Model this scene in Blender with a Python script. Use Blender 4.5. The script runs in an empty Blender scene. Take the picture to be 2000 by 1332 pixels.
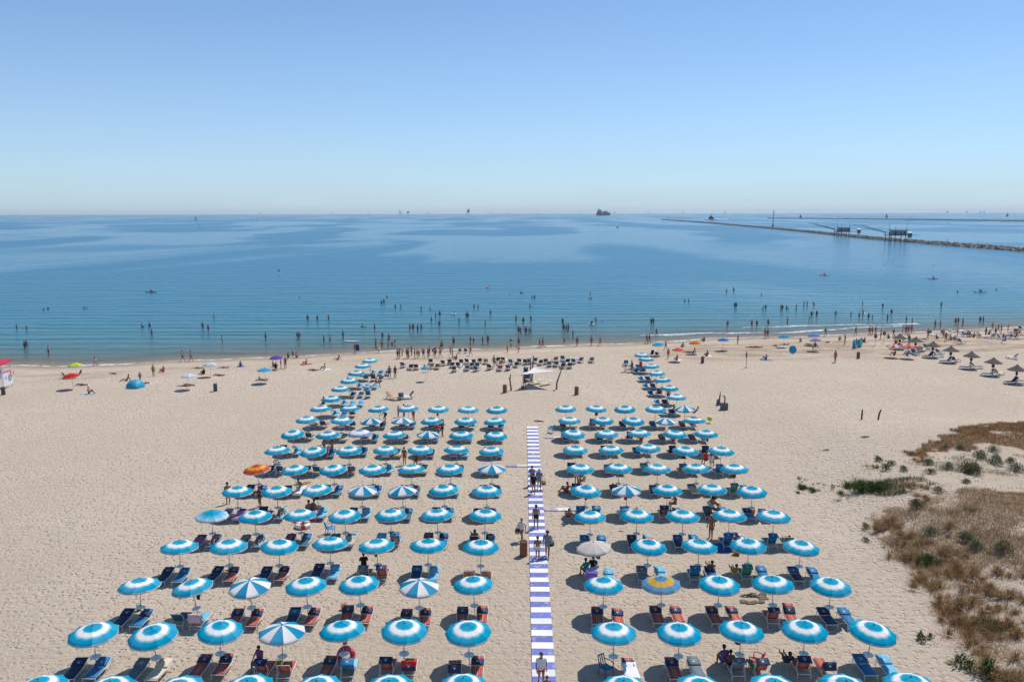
import bpy, math, random
import numpy as np
from mathutils import Vector, Matrix, Euler
random.seed(7)
rng = np.random.default_rng(11)
sc = bpy.context.scene
C = sc.collection
# ------------------------------------------------------------------ camera
CAM_H = 22.0
F = 1556.0
PITCH = math.atan((666 - 415.8) / F)
YAW = math.atan(21 * math.cos(PITCH) / F)
ROLL = 0.0022
_r0 = Vector((math.cos(YAW), math.sin(YAW), 0))
FWD = Vector((-math.sin(YAW) * math.cos(PITCH), math.cos(YAW) * math.cos(PITCH), -math.sin(PITCH)))
_u0 = _r0.cross(FWD)
RIGHT = (_r0 - _u0 * ROLL).normalized()
UP = (_u0 + _r0 * ROLL).normalized()
cam_d = bpy.data.cameras.new('camera')
cam_d.sensor_width = 36.0
cam_d.lens = F / 2000 * 36.0
cam_d.clip_start = 0.5
cam_d.clip_end = 60000
cam = bpy.data.objects.new('camera', cam_d)
C.objects.link(cam)
mw = Matrix((RIGHT, UP, -FWD)).transposed().to_4x4()
mw.translation = (0, 0, CAM_H)
cam.matrix_world = mw
sc.camera = cam
# ------------------------------------------------------------------ light
SUN_AZ, SUN_EL = math.radians(43), math.radians(60)
world = bpy.data.worlds.new('World')
sc.world = world
world.use_nodes = True
wn = world.node_tree
wn.nodes.clear()
sky = wn.nodes.new('ShaderNodeTexSky')
sky.sky_type = 'NISHITA'
sky.sun_disc = False
sky.sun_elevation = SUN_EL
sky.sun_rotation = SUN_AZ
sky.altitude = 0
sky.air_density = 0.7
sky.dust_density = 0.0
sky.ozone_density = 2.5
tint = wn.nodes.new('ShaderNodeMix')            # camera white balance of the clear sky
tint.data_type = 'RGBA'; tint.blend_type = 'MULTIPLY'; tint.inputs[0].default_value = 1.0
tint.inputs[7].default_value = (0.82, 0.97, 1.04, 1)
wn.links.new(sky.outputs[0], tint.inputs[6])
# sea-level haze: the lowest degrees of sky are veiled all round the horizon
geo = wn.nodes.new('ShaderNodeNewGeometry')
sep = wn.nodes.new('ShaderNodeSeparateXYZ'); wn.links.new(geo.outputs['Incoming'], sep.inputs[0])
absz = wn.nodes.new('ShaderNodeMath'); absz.operation = 'ABSOLUTE'; wn.links.new(sep.outputs[2], absz.inputs[0])
m1 = wn.nodes.new('ShaderNodeMath'); m1.operation = 'MULTIPLY'; m1.inputs[1].default_value = -8.0; wn.links.new(absz.outputs[0], m1.inputs[0])
ex_ = wn.nodes.new('ShaderNodeMath'); ex_.operation = 'EXPONENT'; wn.links.new(m1.outputs[0], ex_.inputs[0])
mf = wn.nodes.new('ShaderNodeMath'); mf.operation = 'MULTIPLY'; wn.links.new(ex_.outputs[0], mf.inputs[0])
mpn = wn.nodes.new('ShaderNodeMapping'); mpn.inputs['Scale'].default_value = (1.5, 1.5, 14.0); wn.links.new(geo.outputs['Incoming'], mpn.inputs[0])
nzs = wn.nodes.new('ShaderNodeTexNoise'); nzs.inputs['Scale'].default_value = 2.2; nzs.inputs['Detail'].default_value = 5.0; wn.links.new(mpn.outputs[0], nzs.inputs['Vector'])
mrn = wn.nodes.new('ShaderNodeMapRange'); mrn.inputs['To Min'].default_value = 0.74; mrn.inputs['To Max'].default_value = 1.0; wn.links.new(nzs.outputs['Fac'], mrn.inputs['Value']); wn.links.new(mrn.outputs[0], mf.inputs[1])
veil = wn.nodes.new('ShaderNodeMix'); veil.data_type = 'RGBA'; veil.inputs[7].default_value = (3.15, 4.0, 4.85, 1)
wn.links.new(mf.outputs[0], veil.inputs[0]); wn.links.new(tint.outputs[2], veil.inputs[6])
bg = wn.nodes.new('ShaderNodeBackground')
bg.inputs['Strength'].default_value = 0.132
out = wn.nodes.new('ShaderNodeOutputWorld')
wn.links.new(veil.outputs[2], bg.inputs[0])
wn.links.new(bg.outputs[0], out.inputs[0])
sd = bpy.data.lights.new('sun', 'SUN')
sd.energy = 4.0
sd.angle = math.radians(0.55)
sd.color = (1.0, 0.95, 0.88)
sun = bpy.data.objects.new('sun', sd)
C.objects.link(sun)
SDIR = Vector((math.sin(SUN_AZ) * math.cos(SUN_EL), math.cos(SUN_AZ) * math.cos(SUN_EL), math.sin(SUN_EL)))
sun.rotation_euler = SDIR.to_track_quat('Z', 'Y').to_euler()
sun.location = (40, 40, 60)
vs = sc.view_settings
vs.view_transform = 'Standard'
vs.look = 'None'
vs.exposure = 0.13
vs.gamma = 1.0
vs.use_curve_mapping = False
# ------------------------------------------------------------------ helpers
SEA = -0.8
def ray(px, py):
    return FWD + RIGHT * ((px - 1000) / F) - UP * ((py - 666) / F)
def at_z(px, py, z=0.0):
    d = ray(px, py)
    t = (z - CAM_H) / d.z
    return Vector((d.x * t, d.y * t, z))
def far(px, dist):
    d = ray(px, 420)
    h = math.hypot(d.x, d.y)
    return Vector((d.x / h * dist, d.y / h * dist, SEA))
SH_PIX = [(-400, 728), (0, 716), (200, 713), (400, 704), (600, 695), (720, 689), (850, 684), (1000, 680), (1200, 672), (1400, 662), (1600, 656), (1800, 649), (2000, 640), (2300, 632)]
SHP = [at_z(x, y, SEA) for x, y in SH_PIX]
SX = np.array([-400.0] + [p.x for p in SHP] + [400.0])
SY = np.array([SHP[0].y - 25] + [p.y for p in SHP] + [SHP[-1].y + 20])
def shore(x):
    return np.interp(x, SX, SY) + 0.5 * np.sin(np.asarray(x) * 0.21) + 0.35 * np.sin(np.asarray(x) * 0.57 + 1)
def sstep(a, b, x):
    t = np.clip((x - a) / (b - a), 0, 1)
    return t * t * (3 - 2 * t)
DUNES = []  # low mounds along the landward side
def terrain_np(x, y):
    x = np.asarray(x, float); y = np.asarray(y, float)
    s = shore(x) - y
    k0 = 4.0 / 28
    k0 = k0 * k0 * (3 - 2 * k0)
    z = np.where(s > 0, SEA * (1 - (sstep(-4, 24, s) - k0) / (1 - k0)), SEA + np.maximum(0.0102 * s, -4))
    d = 0 * z
    for (cx, cy, rx, ry, a) in DUNES:
        q = ((x - cx) / rx) ** 2 + ((y - cy) / ry) ** 2
        d = d + a * np.exp(-q * 0.9)
    return z + 0.75 * d * sstep(21.5, 33, x)
def tz(x, y):
    return float(terrain_np(x, y))
def G(px, py):
    z = 0.0
    for _ in range(8):
        p = at_z(px, py, z)
        z = tz(p.x, p.y)
    return Vector((p.x, p.y, z))
for (px, py, rx, ry, a) in [(1850, 1030, 9, 7, 1.1), (1960, 1060, 10, 8, 0.9), (1760, 1050, 3.5, 4, 0.5), (1935, 862, 15, 6, 1.2), (1880, 915, 9, 6, 0.6), (1735, 945, 6, 4, 0.55),
                            (1930, 1210, 6, 5, 0.8), (2010, 1290, 6, 8, 0.9), (2200, 1000, 30, 30, 1.6)]:
    p = at_z(px, py, 0.6)
    DUNES.append((p.x, p.y, rx, ry, a))
# ---------------------------------------------------------------- materials
def nd(t, kind, **kw):
    n = t.nodes.new(kind)
    for k, v in kw.items():
        if k.startswith('i_'):
            n.inputs[k[2:]].default_value = v
        elif k.isdigit():
            n.inputs[int(k)].default_value = v
        else:
            setattr(n, k, v)
    return n
def ramp(t, stops, interp='LINEAR'):
    r = t.nodes.new('ShaderNodeValToRGB')
    r.color_ramp.interpolation = interp
    e = r.color_ramp.elements
    while len(e) < len(stops):
        e.new(0.5)
    for el, (p, c) in zip(e, stops):
        el.position = p
        el.color = (*c, 1) if len(c) == 3 else c
    return r
MATS = {}
def mat(name, col, rough=0.6, var=0.0, scale=8.0, metal=0.0, spec=0.4, trans=0.0):
    if name in MATS:
        return MATS[name]
    m = bpy.data.materials.new(name)
    m.use_nodes = True
    t = m.node_tree
    b = t.nodes['Principled BSDF']
    b.inputs['Base Color'].default_value = (*col, 1)
    b.inputs['Roughness'].default_value = rough
    b.inputs['Metallic'].default_value = metal
    b.inputs['Specular IOR Level'].default_value = spec
    src = None
    if var > 0:
        tc = nd(t, 'ShaderNodeTexCoord')
        nz = nd(t, 'ShaderNodeTexNoise', i_Scale=scale, i_Detail=4.0)
        t.links.new(tc.outputs['Object'], nz.inputs['Vector'])
        rp = ramp(t, [(0.3, tuple(c * (1 - var) for c in col)), (0.7, tuple(min(1, c * (1 + var)) for c in col))])
        t.links.new(nz.outputs['Fac'], rp.inputs[0])
        t.links.new(rp.outputs[0], b.inputs['Base Color'])
        src = rp.outputs[0]
    if trans > 0:
        tr = nd(t, 'ShaderNodeBsdfTranslucent')
        tr.inputs[0].default_value = (*col, 1)
        if src: t.links.new(src, tr.inputs[0])
        mx = nd(t, 'ShaderNodeMixShader')
        mx.inputs[0].default_value = trans
        t.links.new(b.outputs[0], mx.inputs[1]); t.links.new(tr.outputs[0], mx.inputs[2])
        t.links.new(mx.outputs[0], t.nodes['Material Output'].inputs['Surface'])
    MATS[name] = m
    return m
def cloth_radial(name, stops, R=1.12, trans=0.16):
    """parasol fabric whose dyed rings follow the distance from the pole"""
    if name in MATS: return MATS[name]
    m = bpy.data.materials.new(name); m.use_nodes = True
    t = m.node_tree; b = t.nodes['Principled BSDF']
    b.inputs['Roughness'].default_value = 0.8
    b.inputs['Specular IOR Level'].default_value = 0.04
    tc = nd(t, 'ShaderNodeTexCoord')
    mul = nd(t, 'ShaderNodeVectorMath', operation='MULTIPLY'); mul.inputs[1].default_value = (1 / R, 1 / R, 0)
    ln = nd(t, 'ShaderNodeVectorMath', operation='LENGTH')
    nz = nd(t, 'ShaderNodeTexNoise', i_Scale=7.0, i_Detail=3.0)
    ad = nd(t, 'ShaderNodeMath', operation='MULTIPLY_ADD'); ad.inputs[1].default_value = 0.05
    t.links.new(tc.outputs['Object'], mul.inputs[0]); t.links.new(mul.outputs[0], ln.inputs[0])
    t.links.new(tc.outputs['Object'], nz.inputs['Vector'])
    t.links.new(nz.outputs['Fac'], ad.inputs[0]); t.links.new(ln.outputs['Value'], ad.inputs[2])
    sb = nd(t, 'ShaderNodeMath', operation='SUBTRACT'); sb.inputs[1].default_value = 0.025
    t.links.new(ad.outputs[0], sb.inputs[0])
    rp = ramp(t, stops)
    t.links.new(sb.outputs[0], rp.inputs[0])
    # sun-bleaching differs from parasol to parasol
    oi = nd(t, 'ShaderNodeObjectInfo')
    hv = nd(t, 'ShaderNodeHueSaturation')
    mr = nd(t, 'ShaderNodeMapRange'); mr.inputs['To Min'].default_value = 0.93; mr.inputs['To Max'].default_value = 1.05
    t.links.new(oi.outputs['Random'], mr.inputs['Value']); t.links.new(mr.outputs[0], hv.inputs['Saturation'])
    mv = nd(t, 'ShaderNodeMapRange'); mv.inputs['To Min'].default_value = 1.05; mv.inputs['To Max'].default_value = 0.90
    t.links.new(oi.outputs['Random'], mv.inputs['Value']); t.links.new(mv.outputs[0], hv.inputs['Value'])
    t.links.new(rp.outputs[0], hv.inputs['Color'])
    t.links.new(hv.outputs[0], b.inputs['Base Color'])
    tr = nd(t, 'ShaderNodeBsdfTranslucent'); t.links.new(hv.outputs[0], tr.inputs[0])
    mx = nd(t, 'ShaderNodeMixShader'); mx.inputs[0].default_value = trans
    t.links.new(b.outputs[0], mx.inputs[1]); t.links.new(tr.outputs[0], mx.inputs[2])
    t.links.new(mx.outputs[0], t.nodes['Material Output'].inputs['Surface'])
    MATS[name] = m
    return m
def stripe_mat(name, stops, width=0.3):
    """woven lengthwise stripes: colour follows distance from the centre line"""
    if name in MATS: return MATS[name]
    m = bpy.data.materials.new(name); m.use_nodes = True
    t = m.node_tree; b = t.nodes['Principled BSDF']; b.inputs['Roughness'].default_value = 0.7
    b.inputs['Specular IOR Level'].default_value = 0.25
    tc = nd(t, 'ShaderNodeTexCoord'); sx = nd(t, 'ShaderNodeSeparateXYZ')
    t.links.new(tc.outputs['Object'], sx.inputs[0])
    ab = nd(t, 'ShaderNodeMath', operation='ABSOLUTE'); t.links.new(sx.outputs[0], ab.inputs[0])
    dv = nd(t, 'ShaderNodeMath', operation='DIVIDE'); dv.inputs[1].default_value = width
    t.links.new(ab.outputs[0], dv.inputs[0])
    rp = ramp(t, stops, 'CONSTANT'); t.links.new(dv.outputs[0], rp.inputs[0])
    t.links.new(rp.outputs[0], b.inputs['Base Color'])
    MATS[name] = m
    return m
# ------------------------------------------------------------ mesh builder
class MB:
    def __init__(s):
        s.v = []; s.f = []; s.m = []; s.mi = 0
    def add(s, vs, fs):
        o = len(s.v)
        s.v.extend([tuple(p) for p in vs])
        for f in fs:
            s.f.append([i + o for i in f]); s.m.append(s.mi)
        return s
    def box(s, c, size, M=None):
        hx, hy, hz = size[0] / 2, size[1] / 2, size[2] / 2
        ps = [Vector((sx * hx, sy * hy, sz * hz)) for sz in (-1, 1) for sy in (-1, 1) for sx in (-1, 1)]
        if M is not None: ps = [M @ p for p in ps]
        c = Vector(c)
        return s.add([p + c for p in ps], [(0, 2, 3, 1), (4, 5, 7, 6), (0, 1, 5, 4), (2, 6, 7, 3), (0, 4, 6, 2), (1, 3, 7, 5)])
    def tube(s, p0, p1, r0, r1=None, n=6, caps=True):
        if r1 is None: r1 = r0
        p0 = Vector(p0); p1 = Vector(p1)
        d = (p1 - p0)
        q = d.to_track_quat('Z', 'Y')
        a = [p0 + q @ Vector((r0 * math.cos(6.2832 * i / n), r0 * math.sin(6.2832 * i / n), 0)) for i in range(n)]
        b = [p1 + q @ Vector((r1 * math.cos(6.2832 * i / n), r1 * math.sin(6.2832 * i / n), 0)) for i in range(n)]
        fs = [(i, (i + 1) % n, n + (i + 1) % n, n + i) for i in range(n)]
        if caps: fs += [tuple(range(n - 1, -1, -1)), tuple(range(n, 2 * n))]
        return s.add(a + b, fs)
    def path(s, pts, r, n=6):
        rs = r if isinstance(r, (list, tuple)) else [r] * len(pts)
        for i in range(len(pts) - 1):
            s.tube(pts[i], pts[i + 1], rs[i], rs[i + 1], n)
        return s
    def lathe(s, prof, n=12, c=(0, 0, 0), sx=1.0, sy=1.0, M=None):
        vs = []
        for (r, z) in prof:
            for i in range(n):
                p = Vector((r * math.cos(6.28319 * i / n) * sx, r * math.sin(6.28319 * i / n) * sy, z))
                if M is not None: p = M @ p
                vs.append(p + Vector(c))
        fs = []
        for k in range(len(prof) - 1):
            for i in range(n):
                j = (i + 1) % n
                fs.append((k * n + i, k * n + j, (k + 1) * n + j, (k + 1) * n + i))
        fs.append(tuple(range(n - 1, -1, -1)))
        fs.append(tuple((len(prof) - 1) * n + i for i in range(n)))
        return s.add(vs, fs)
    def ball(s, c, r, n=8, m=6, sc_=(1, 1, 1), M=None):
        prof = [(max(1e-4, r * math.sin(math.pi * k / m)), -r * math.cos(math.pi * k / m)) for k in range(m + 1)]
        MM = Matrix.Diagonal(Vector(sc_))
        if M is not None: MM = M @ MM
        return s.lathe(prof, n, c, M=MM)
    def capsule(s, p0, p1, r0, r1, n=10):
        p0 = Vector(p0); p1 = Vector(p1)
        d = p1 - p0; L = d.length
        q = d.to_track_quat('Z', 'Y').to_matrix()
        prof = []
        for k in range(5):
            a = math.pi / 2 * k / 4
            prof.append((max(1e-4, r0 * math.sin(a)), -r0 * math.cos(a)))
        for k in range(5):
            a = math.pi / 2 * k / 4
            prof.append((max(1e-4, r1 * math.cos(a)), L + r1 * math.sin(a)))
        return s.lathe(prof, n, p0, M=q)
    def slab(s, pts, th, nrm=(0, 0, 1)):
        """prism from a planar outline"""
        n = len(pts); d = Vector(nrm) * th
        a = [Vector(p) for p in pts]; b = [p + d for p in a]
        fs = [tuple(range(n - 1, -1, -1)), tuple(range(n, 2 * n))] + [(i, (i + 1) % n, n + (i + 1) % n, n + i) for i in range(n)]
        return s.add(a + b, fs)
    def torus(s, R, r, c=(0, 0, 0), n=20, m=8, M=None):
        vs = []
        for i in range(n):
            a = 6.28319 * i / n
            for j in range(m):
                b = 6.28319 * j / m
                p = Vector(((R + r * math.cos(b)) * math.cos(a), (R + r * math.cos(b)) * math.sin(a), r * math.sin(b)))
                if M is not None: p = M @ p
                vs.append(p + Vector(c))
        fs = [(i * m + j, ((i + 1) % n) * m + j, ((i + 1) % n) * m + (j + 1) % m, i * m + (j + 1) % m) for i in range(n) for j in range(m)]
        return s.add(vs, fs)
    def sheet(s, nx, ny, fn, th=0.0):
        """grid surface fn(u,v); with thickness adds a lower copy and rim"""
        top = [Vector(fn(i / nx, j / ny)) for j in range(ny + 1) for i in range(nx + 1)]
        W = nx + 1
        fs = [(j * W + i, j * W + i + 1, (j + 1) * W + i + 1, (j + 1) * W + i) for j in range(ny) for i in range(nx)]
        if th:
            N = len(top)
            vs = top + [p - Vector((0, 0, th)) for p in top]
            f2 = [tuple(N + k for k in reversed(f)) for f in fs]
            rim = [i for i in range(W)] + [j * W + nx for j in range(1, ny + 1)] + [ny * W + i for i in range(nx - 1, -1, -1)] + [j * W for j in range(ny - 1, 0, -1)]
            sd_ = [(rim[(k + 1) % len(rim)], rim[k], N + rim[k], N + rim[(k + 1) % len(rim)]) for k in range(len(rim))]
            return s.add(vs, fs + f2 + sd_)
        return s.add(top, fs)
    def mesh(s, name, mats, smooth=False):
        me = bpy.data.meshes.new(name)
        me.from_pydata(s.v, [], s.f)
        if not isinstance(mats, (list, tuple)): mats = [mats]
        for m in mats: me.materials.append(m)
        if len(mats) > 1: me.polygons.foreach_set('material_index', s.m)
        if smooth: me.polygons.foreach_set('use_smooth', [True] * len(me.polygons))
        me.update()
        return me
_mc = {}
def remat(me, m):
    k = (me.name, m.name)
    if k not in _mc:
        c = me.copy(); c.materials.clear(); c.materials.append(m); _mc[k] = c
    return _mc[k]
# kit node: (name, mesh, [children], rotz)
def P(name, me, ch=(), rz=0.0, label=None):
    return (name, me, ch, rz, label)
def obj(name, me, parent=None, loc=(0, 0, 0), rot=(0, 0, 0), scale=None):
    o = bpy.data.objects.new(name, me)
    C.objects.link(o)
    o.location = loc; o.rotation_euler = rot
    if scale is not None: o.scale = scale
    if parent is not None: o.parent = parent
    return o
def tag(o, label, cat, group=None, kind=None):
    if label: o['label'] = label
    if cat: o['category'] = cat
    if group: o['group'] = group
    if kind: o['kind'] = kind
    return o
def struct(name, me, **kw):
    o = obj(name, me, **kw); o['kind'] = 'structure'
    return o
ALL = []
def thing(name, kit, label, cat, loc, rz=0.0, group=None, tilt=(0, 0), scale=None):
    r = obj(name, None, loc=loc, rot=(tilt[0], tilt[1], rz), scale=scale)
    r.empty_display_size = 0.1
    tag(r, label, cat, group)
    def rec(nodes, par):
        for (n, me, ch, z, lb) in nodes:
            o = obj(n, me, par, rot=(0, 0, z))
            if lb: o['label'] = lb
            rec(ch, o)
    rec(kit, r)
    ALL.append(r)
    return r
def one(name, me, label, cat, loc, rz=0.0, group=None, scale=None, tilt=(0, 0)):
    o = obj(name, me, loc=loc, rot=(tilt[0], tilt[1], rz), scale=scale)
    tag(o, label, cat, group); ALL.append(o)
    return o
ORD = ['zeroth', 'first', 'second', 'third', 'fourth', 'fifth', 'sixth', 'seventh', 'eighth', 'ninth', 'tenth', 'eleventh', 'twelfth', 'thirteenth', 'fourteenth', 'fifteenth', 'sixteenth', 'seventeenth', 'eighteenth', 'nineteenth', 'twentieth']
_T = {2: 'twenty', 3: 'thirty', 4: 'forty', 5: 'fifty'}
for _i in range(21, 60):
    ORD.append(_T[_i // 10][:-1] + 'ieth' if _i % 10 == 0 else _T[_i // 10] + '-' + ORD[_i % 10])
# ================================================================== setting
def sand_material():
    m = bpy.data.materials.new('sand'); m.use_nodes = True
    t = m.node_tree; b = t.nodes['Principled BSDF']
    b.inputs['Roughness'].default_value = 0.95
    b.inputs['Specular IOR Level'].default_value = 0.1
    g = nd(t, 'ShaderNodeNewGeometry')
    pos = g.outputs['Position']
    n1 = nd(t, 'ShaderNodeTexNoise', i_Scale=0.06, i_Detail=5.0, i_Roughness=0.6); t.links.new(pos, n1.inputs['Vector'])
    n2 = nd(t, 'ShaderNodeTexNoise', i_Scale=2.6, i_Detail=5.0, i_Roughness=0.65); t.links.new(pos, n2.inputs['Vector'])
    c1 = ramp(t, [(0.3, (0.52, 0.425, 0.325)), (0.7, (0.61, 0.505, 0.40))]); t.links.new(n1.outputs['Fac'], c1.inputs[0])
    c2 = ramp(t, [(0.30, (0.80, 0.79, 0.78)), (0.5, (1, 1, 1))]); t.links.new(n2.outputs['Fac'], c2.inputs[0])
    mx = nd(t, 'ShaderNodeMix', data_type='RGBA', blend_type='MULTIPLY'); mx.inputs[0].default_value = 1.0
    t.links.new(c1.outputs[0], mx.inputs[6]); t.links.new(c2.outputs[0], mx.inputs[7])
    # damp and wrack-stained sand
    at = nd(t, 'ShaderNodeAttribute', attribute_name='wet')
    n3 = nd(t, 'ShaderNodeTexNoise', i_Scale=0.35, i_Detail=6.0, i_Roughness=0.7)
    mp = nd(t, 'ShaderNodeMapping'); mp.inputs['Scale'].default_value = (0.35, 1.0, 1.0)
    t.links.new(pos, mp.inputs[0]); t.links.new(mp.outputs[0], n3.inputs['Vector'])
    sx = nd(t, 'ShaderNodeSeparateColor'); t.links.new(at.outputs['Color'], sx.inputs[0])
    r3 = ramp(t, [(0.42, (0, 0, 0)), (0.62, (1, 1, 1))]); t.links.new(n3.outputs['Fac'], r3.inputs[0])
    mm = nd(t, 'ShaderNodeMath', operation='MULTIPLY'); t.links.new(sx.outputs[1], mm.inputs[0]); t.links.new(r3.outputs[0], mm.inputs[1])
    m2 = nd(t, 'ShaderNodeMix', data_type='RGBA', blend_type='MULTIPLY'); m2.inputs[7].default_value = (0.60, 0.53, 0.45, 1)
    t.links.new(mm.outputs[0], m2.inputs[0]); t.links.new(mx.outputs[2], m2.inputs[6])
    m3 = nd(t, 'ShaderNodeMix', data_type='RGBA', blend_type='MULTIPLY'); m3.inputs[7].default_value = (0.56, 0.53, 0.50, 1)
    t.links.new(sx.outputs[0], m3.inputs[0]); t.links.new(m2.outputs[2], m3.inputs[6])
    t.links.new(m3.outputs[2], b.inputs['Base Color'])
    # relief: footprints and trampling
    wob = nd(t, 'ShaderNodeTexNoise', i_Scale=1.1, i_Detail=3.0); t.links.new(pos, wob.inputs['Vector'])
    wv = nd(t, 'ShaderNodeVectorMath', operation='MULTIPLY_ADD'); wv.inputs[1].default_value = (0.7, 0.7, 0)
    t.links.new(wob.outputs['Color'], wv.inputs[0]); t.links.new(pos, wv.inputs[2])
    v = nd(t, 'ShaderNodeTexVoronoi', i_Scale=2.9, i_Randomness=1.0); t.links.new(wv.outputs[0], v.inputs['Vector'])
    vr = ramp(t, [(0.10, (0, 0, 0)), (0.42, (1, 1, 1))], 'EASE'); t.links.new(v.outputs['Distance'], vr.inputs[0])
    n4 = nd(t, 'ShaderNodeTexNoise', i_Scale=4.5, i_Detail=6.0, i_Roughness=0.7); t.links.new(pos, n4.inputs['Vector'])
    # how trampled the sand is varies from place to place
    tr = ramp(t, [(0.36, (0.22, 0.22, 0.22)), (0.56, (1, 1, 1))]); t.links.new(n1.outputs['Fac'], tr.inputs[0])
    vm = nd(t, 'ShaderNodeMath', operation='MULTIPLY'); t.links.new(vr.outputs[0], vm.inputs[0]); t.links.new(tr.outputs[0], vm.inputs[1])
    ad = nd(t, 'ShaderNodeMath', operation='MULTIPLY_ADD'); ad.inputs[1].default_value = 0.55
    t.links.new(vm.outputs[0], ad.inputs[0]); t.links.new(n4.outputs['Fac'], ad.inputs[2])
    # faint raked and dragged lines
    mk = nd(t, 'ShaderNodeMapping'); mk.inputs['Scale'].default_value = (0.22, 3.6, 1.0); mk.inputs['Rotation'].default_value = (0, 0, 0.04); t.links.new(pos, mk.inputs[0])
    nk = nd(t, 'ShaderNodeTexNoise', i_Scale=1.0, i_Detail=4.0, i_Distortion=0.5); t.links.new(mk.outputs[0], nk.inputs['Vector'])
    ak = nd(t, 'ShaderNodeMath', operation='MULTIPLY_ADD'); ak.inputs[1].default_value = 0.55; t.links.new(nk.outputs['Fac'], ak.inputs[0]); t.links.new(ad.outputs[0], ak.inputs[2])
    dry = nd(t, 'ShaderNodeMath', operation='SUBTRACT'); dry.inputs[0].default_value = 1.0
    t.links.new(sx.outputs[0], dry.inputs[1])
    bp = nd(t, 'ShaderNodeBump', i_Distance=0.24); t.links.new(ak.outputs[0], bp.inputs['Height'])
    bs = nd(t, 'ShaderNodeMath', operation='MULTIPLY'); bs.inputs[1].default_value = 0.9
    t.links.new(dry.outputs[0], bs.inputs[0]); t.links.new(bs.outputs[0], bp.inputs['Strength'])
    t.links.new(bp.outputs[0], b.inputs['Normal'])
    return m
def grid_mesh(name, xs, ys, zf, m, attrs=None):
    X, Y = np.meshgrid(xs, ys)
    Z = zf(X, Y)
    nx, ny = len(xs), len(ys)
    co = np.stack([X, Y, Z], -1).reshape(-1, 3).astype(np.float32)
    i = np.arange(nx - 1); j = np.arange(ny - 1)
    I, J = np.meshgrid(i, j)
    a = (J * nx + I).ravel()
    quads = np.stack([a, a + 1, a + nx + 1, a + nx], -1).astype(np.int32)
    me = bpy.data.meshes.new(name)
    me.vertices.add(len(co)); me.vertices.foreach_set('co', co.ravel())
    me.loops.add(quads.size); me.loops.foreach_set('vertex_index', quads.ravel())
    me.polygons.add(len(quads)); me.polygons.foreach_set('loop_start', np.arange(0, quads.size, 4, dtype=np.int32))
    me.polygons.foreach_set('use_smooth', np.ones(len(quads), bool))
    me.materials.append(m)
    for an, af in (attrs or {}).items():
        A = af(X, Y).reshape(-1, 4).astype(np.float32)
        at = me.color_attributes.new(an, 'FLOAT_COLOR', 'POINT')
        at.data.foreach_set('color', A.ravel())
    me.update(); me.validate()
    return me
xs = np.unique(np.concatenate([np.linspace(-420, -90, 34), np.arange(-90, 110, 0.9), np.linspace(110, 420, 34)]))
ys = np.unique(np.concatenate([np.linspace(-80, 24, 20), np.arange(24, 104, 0.8), np.arange(104, 180, 0.55), np.linspace(180, 420, 60)]))
def wet_attr(X, Y):
    s = shore(X) - Y
    wet = 1 - sstep(0.5, 5.5, s)
    # seaweed / wrack stains: a band behind the waterline, broader towards the thatched parasols
    wd = 10 + 12 * sstep(-10, 50, X)
    wr = sstep(4, 9, s) * (1 - sstep(wd, wd + 9, s)) * (0.35 + 0.65 * sstep(15, 30, X) + 0.3 * sstep(-40, -60, X))
    return np.stack([wet, np.clip(wr, 0, 1), 0 * wet, 0 * wet + 1], -1)
M_SAND = sand_material()
struct('beach', grid_mesh('beach', xs, ys, terrain_np, M_SAND, {'wet': wet_attr}))
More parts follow.
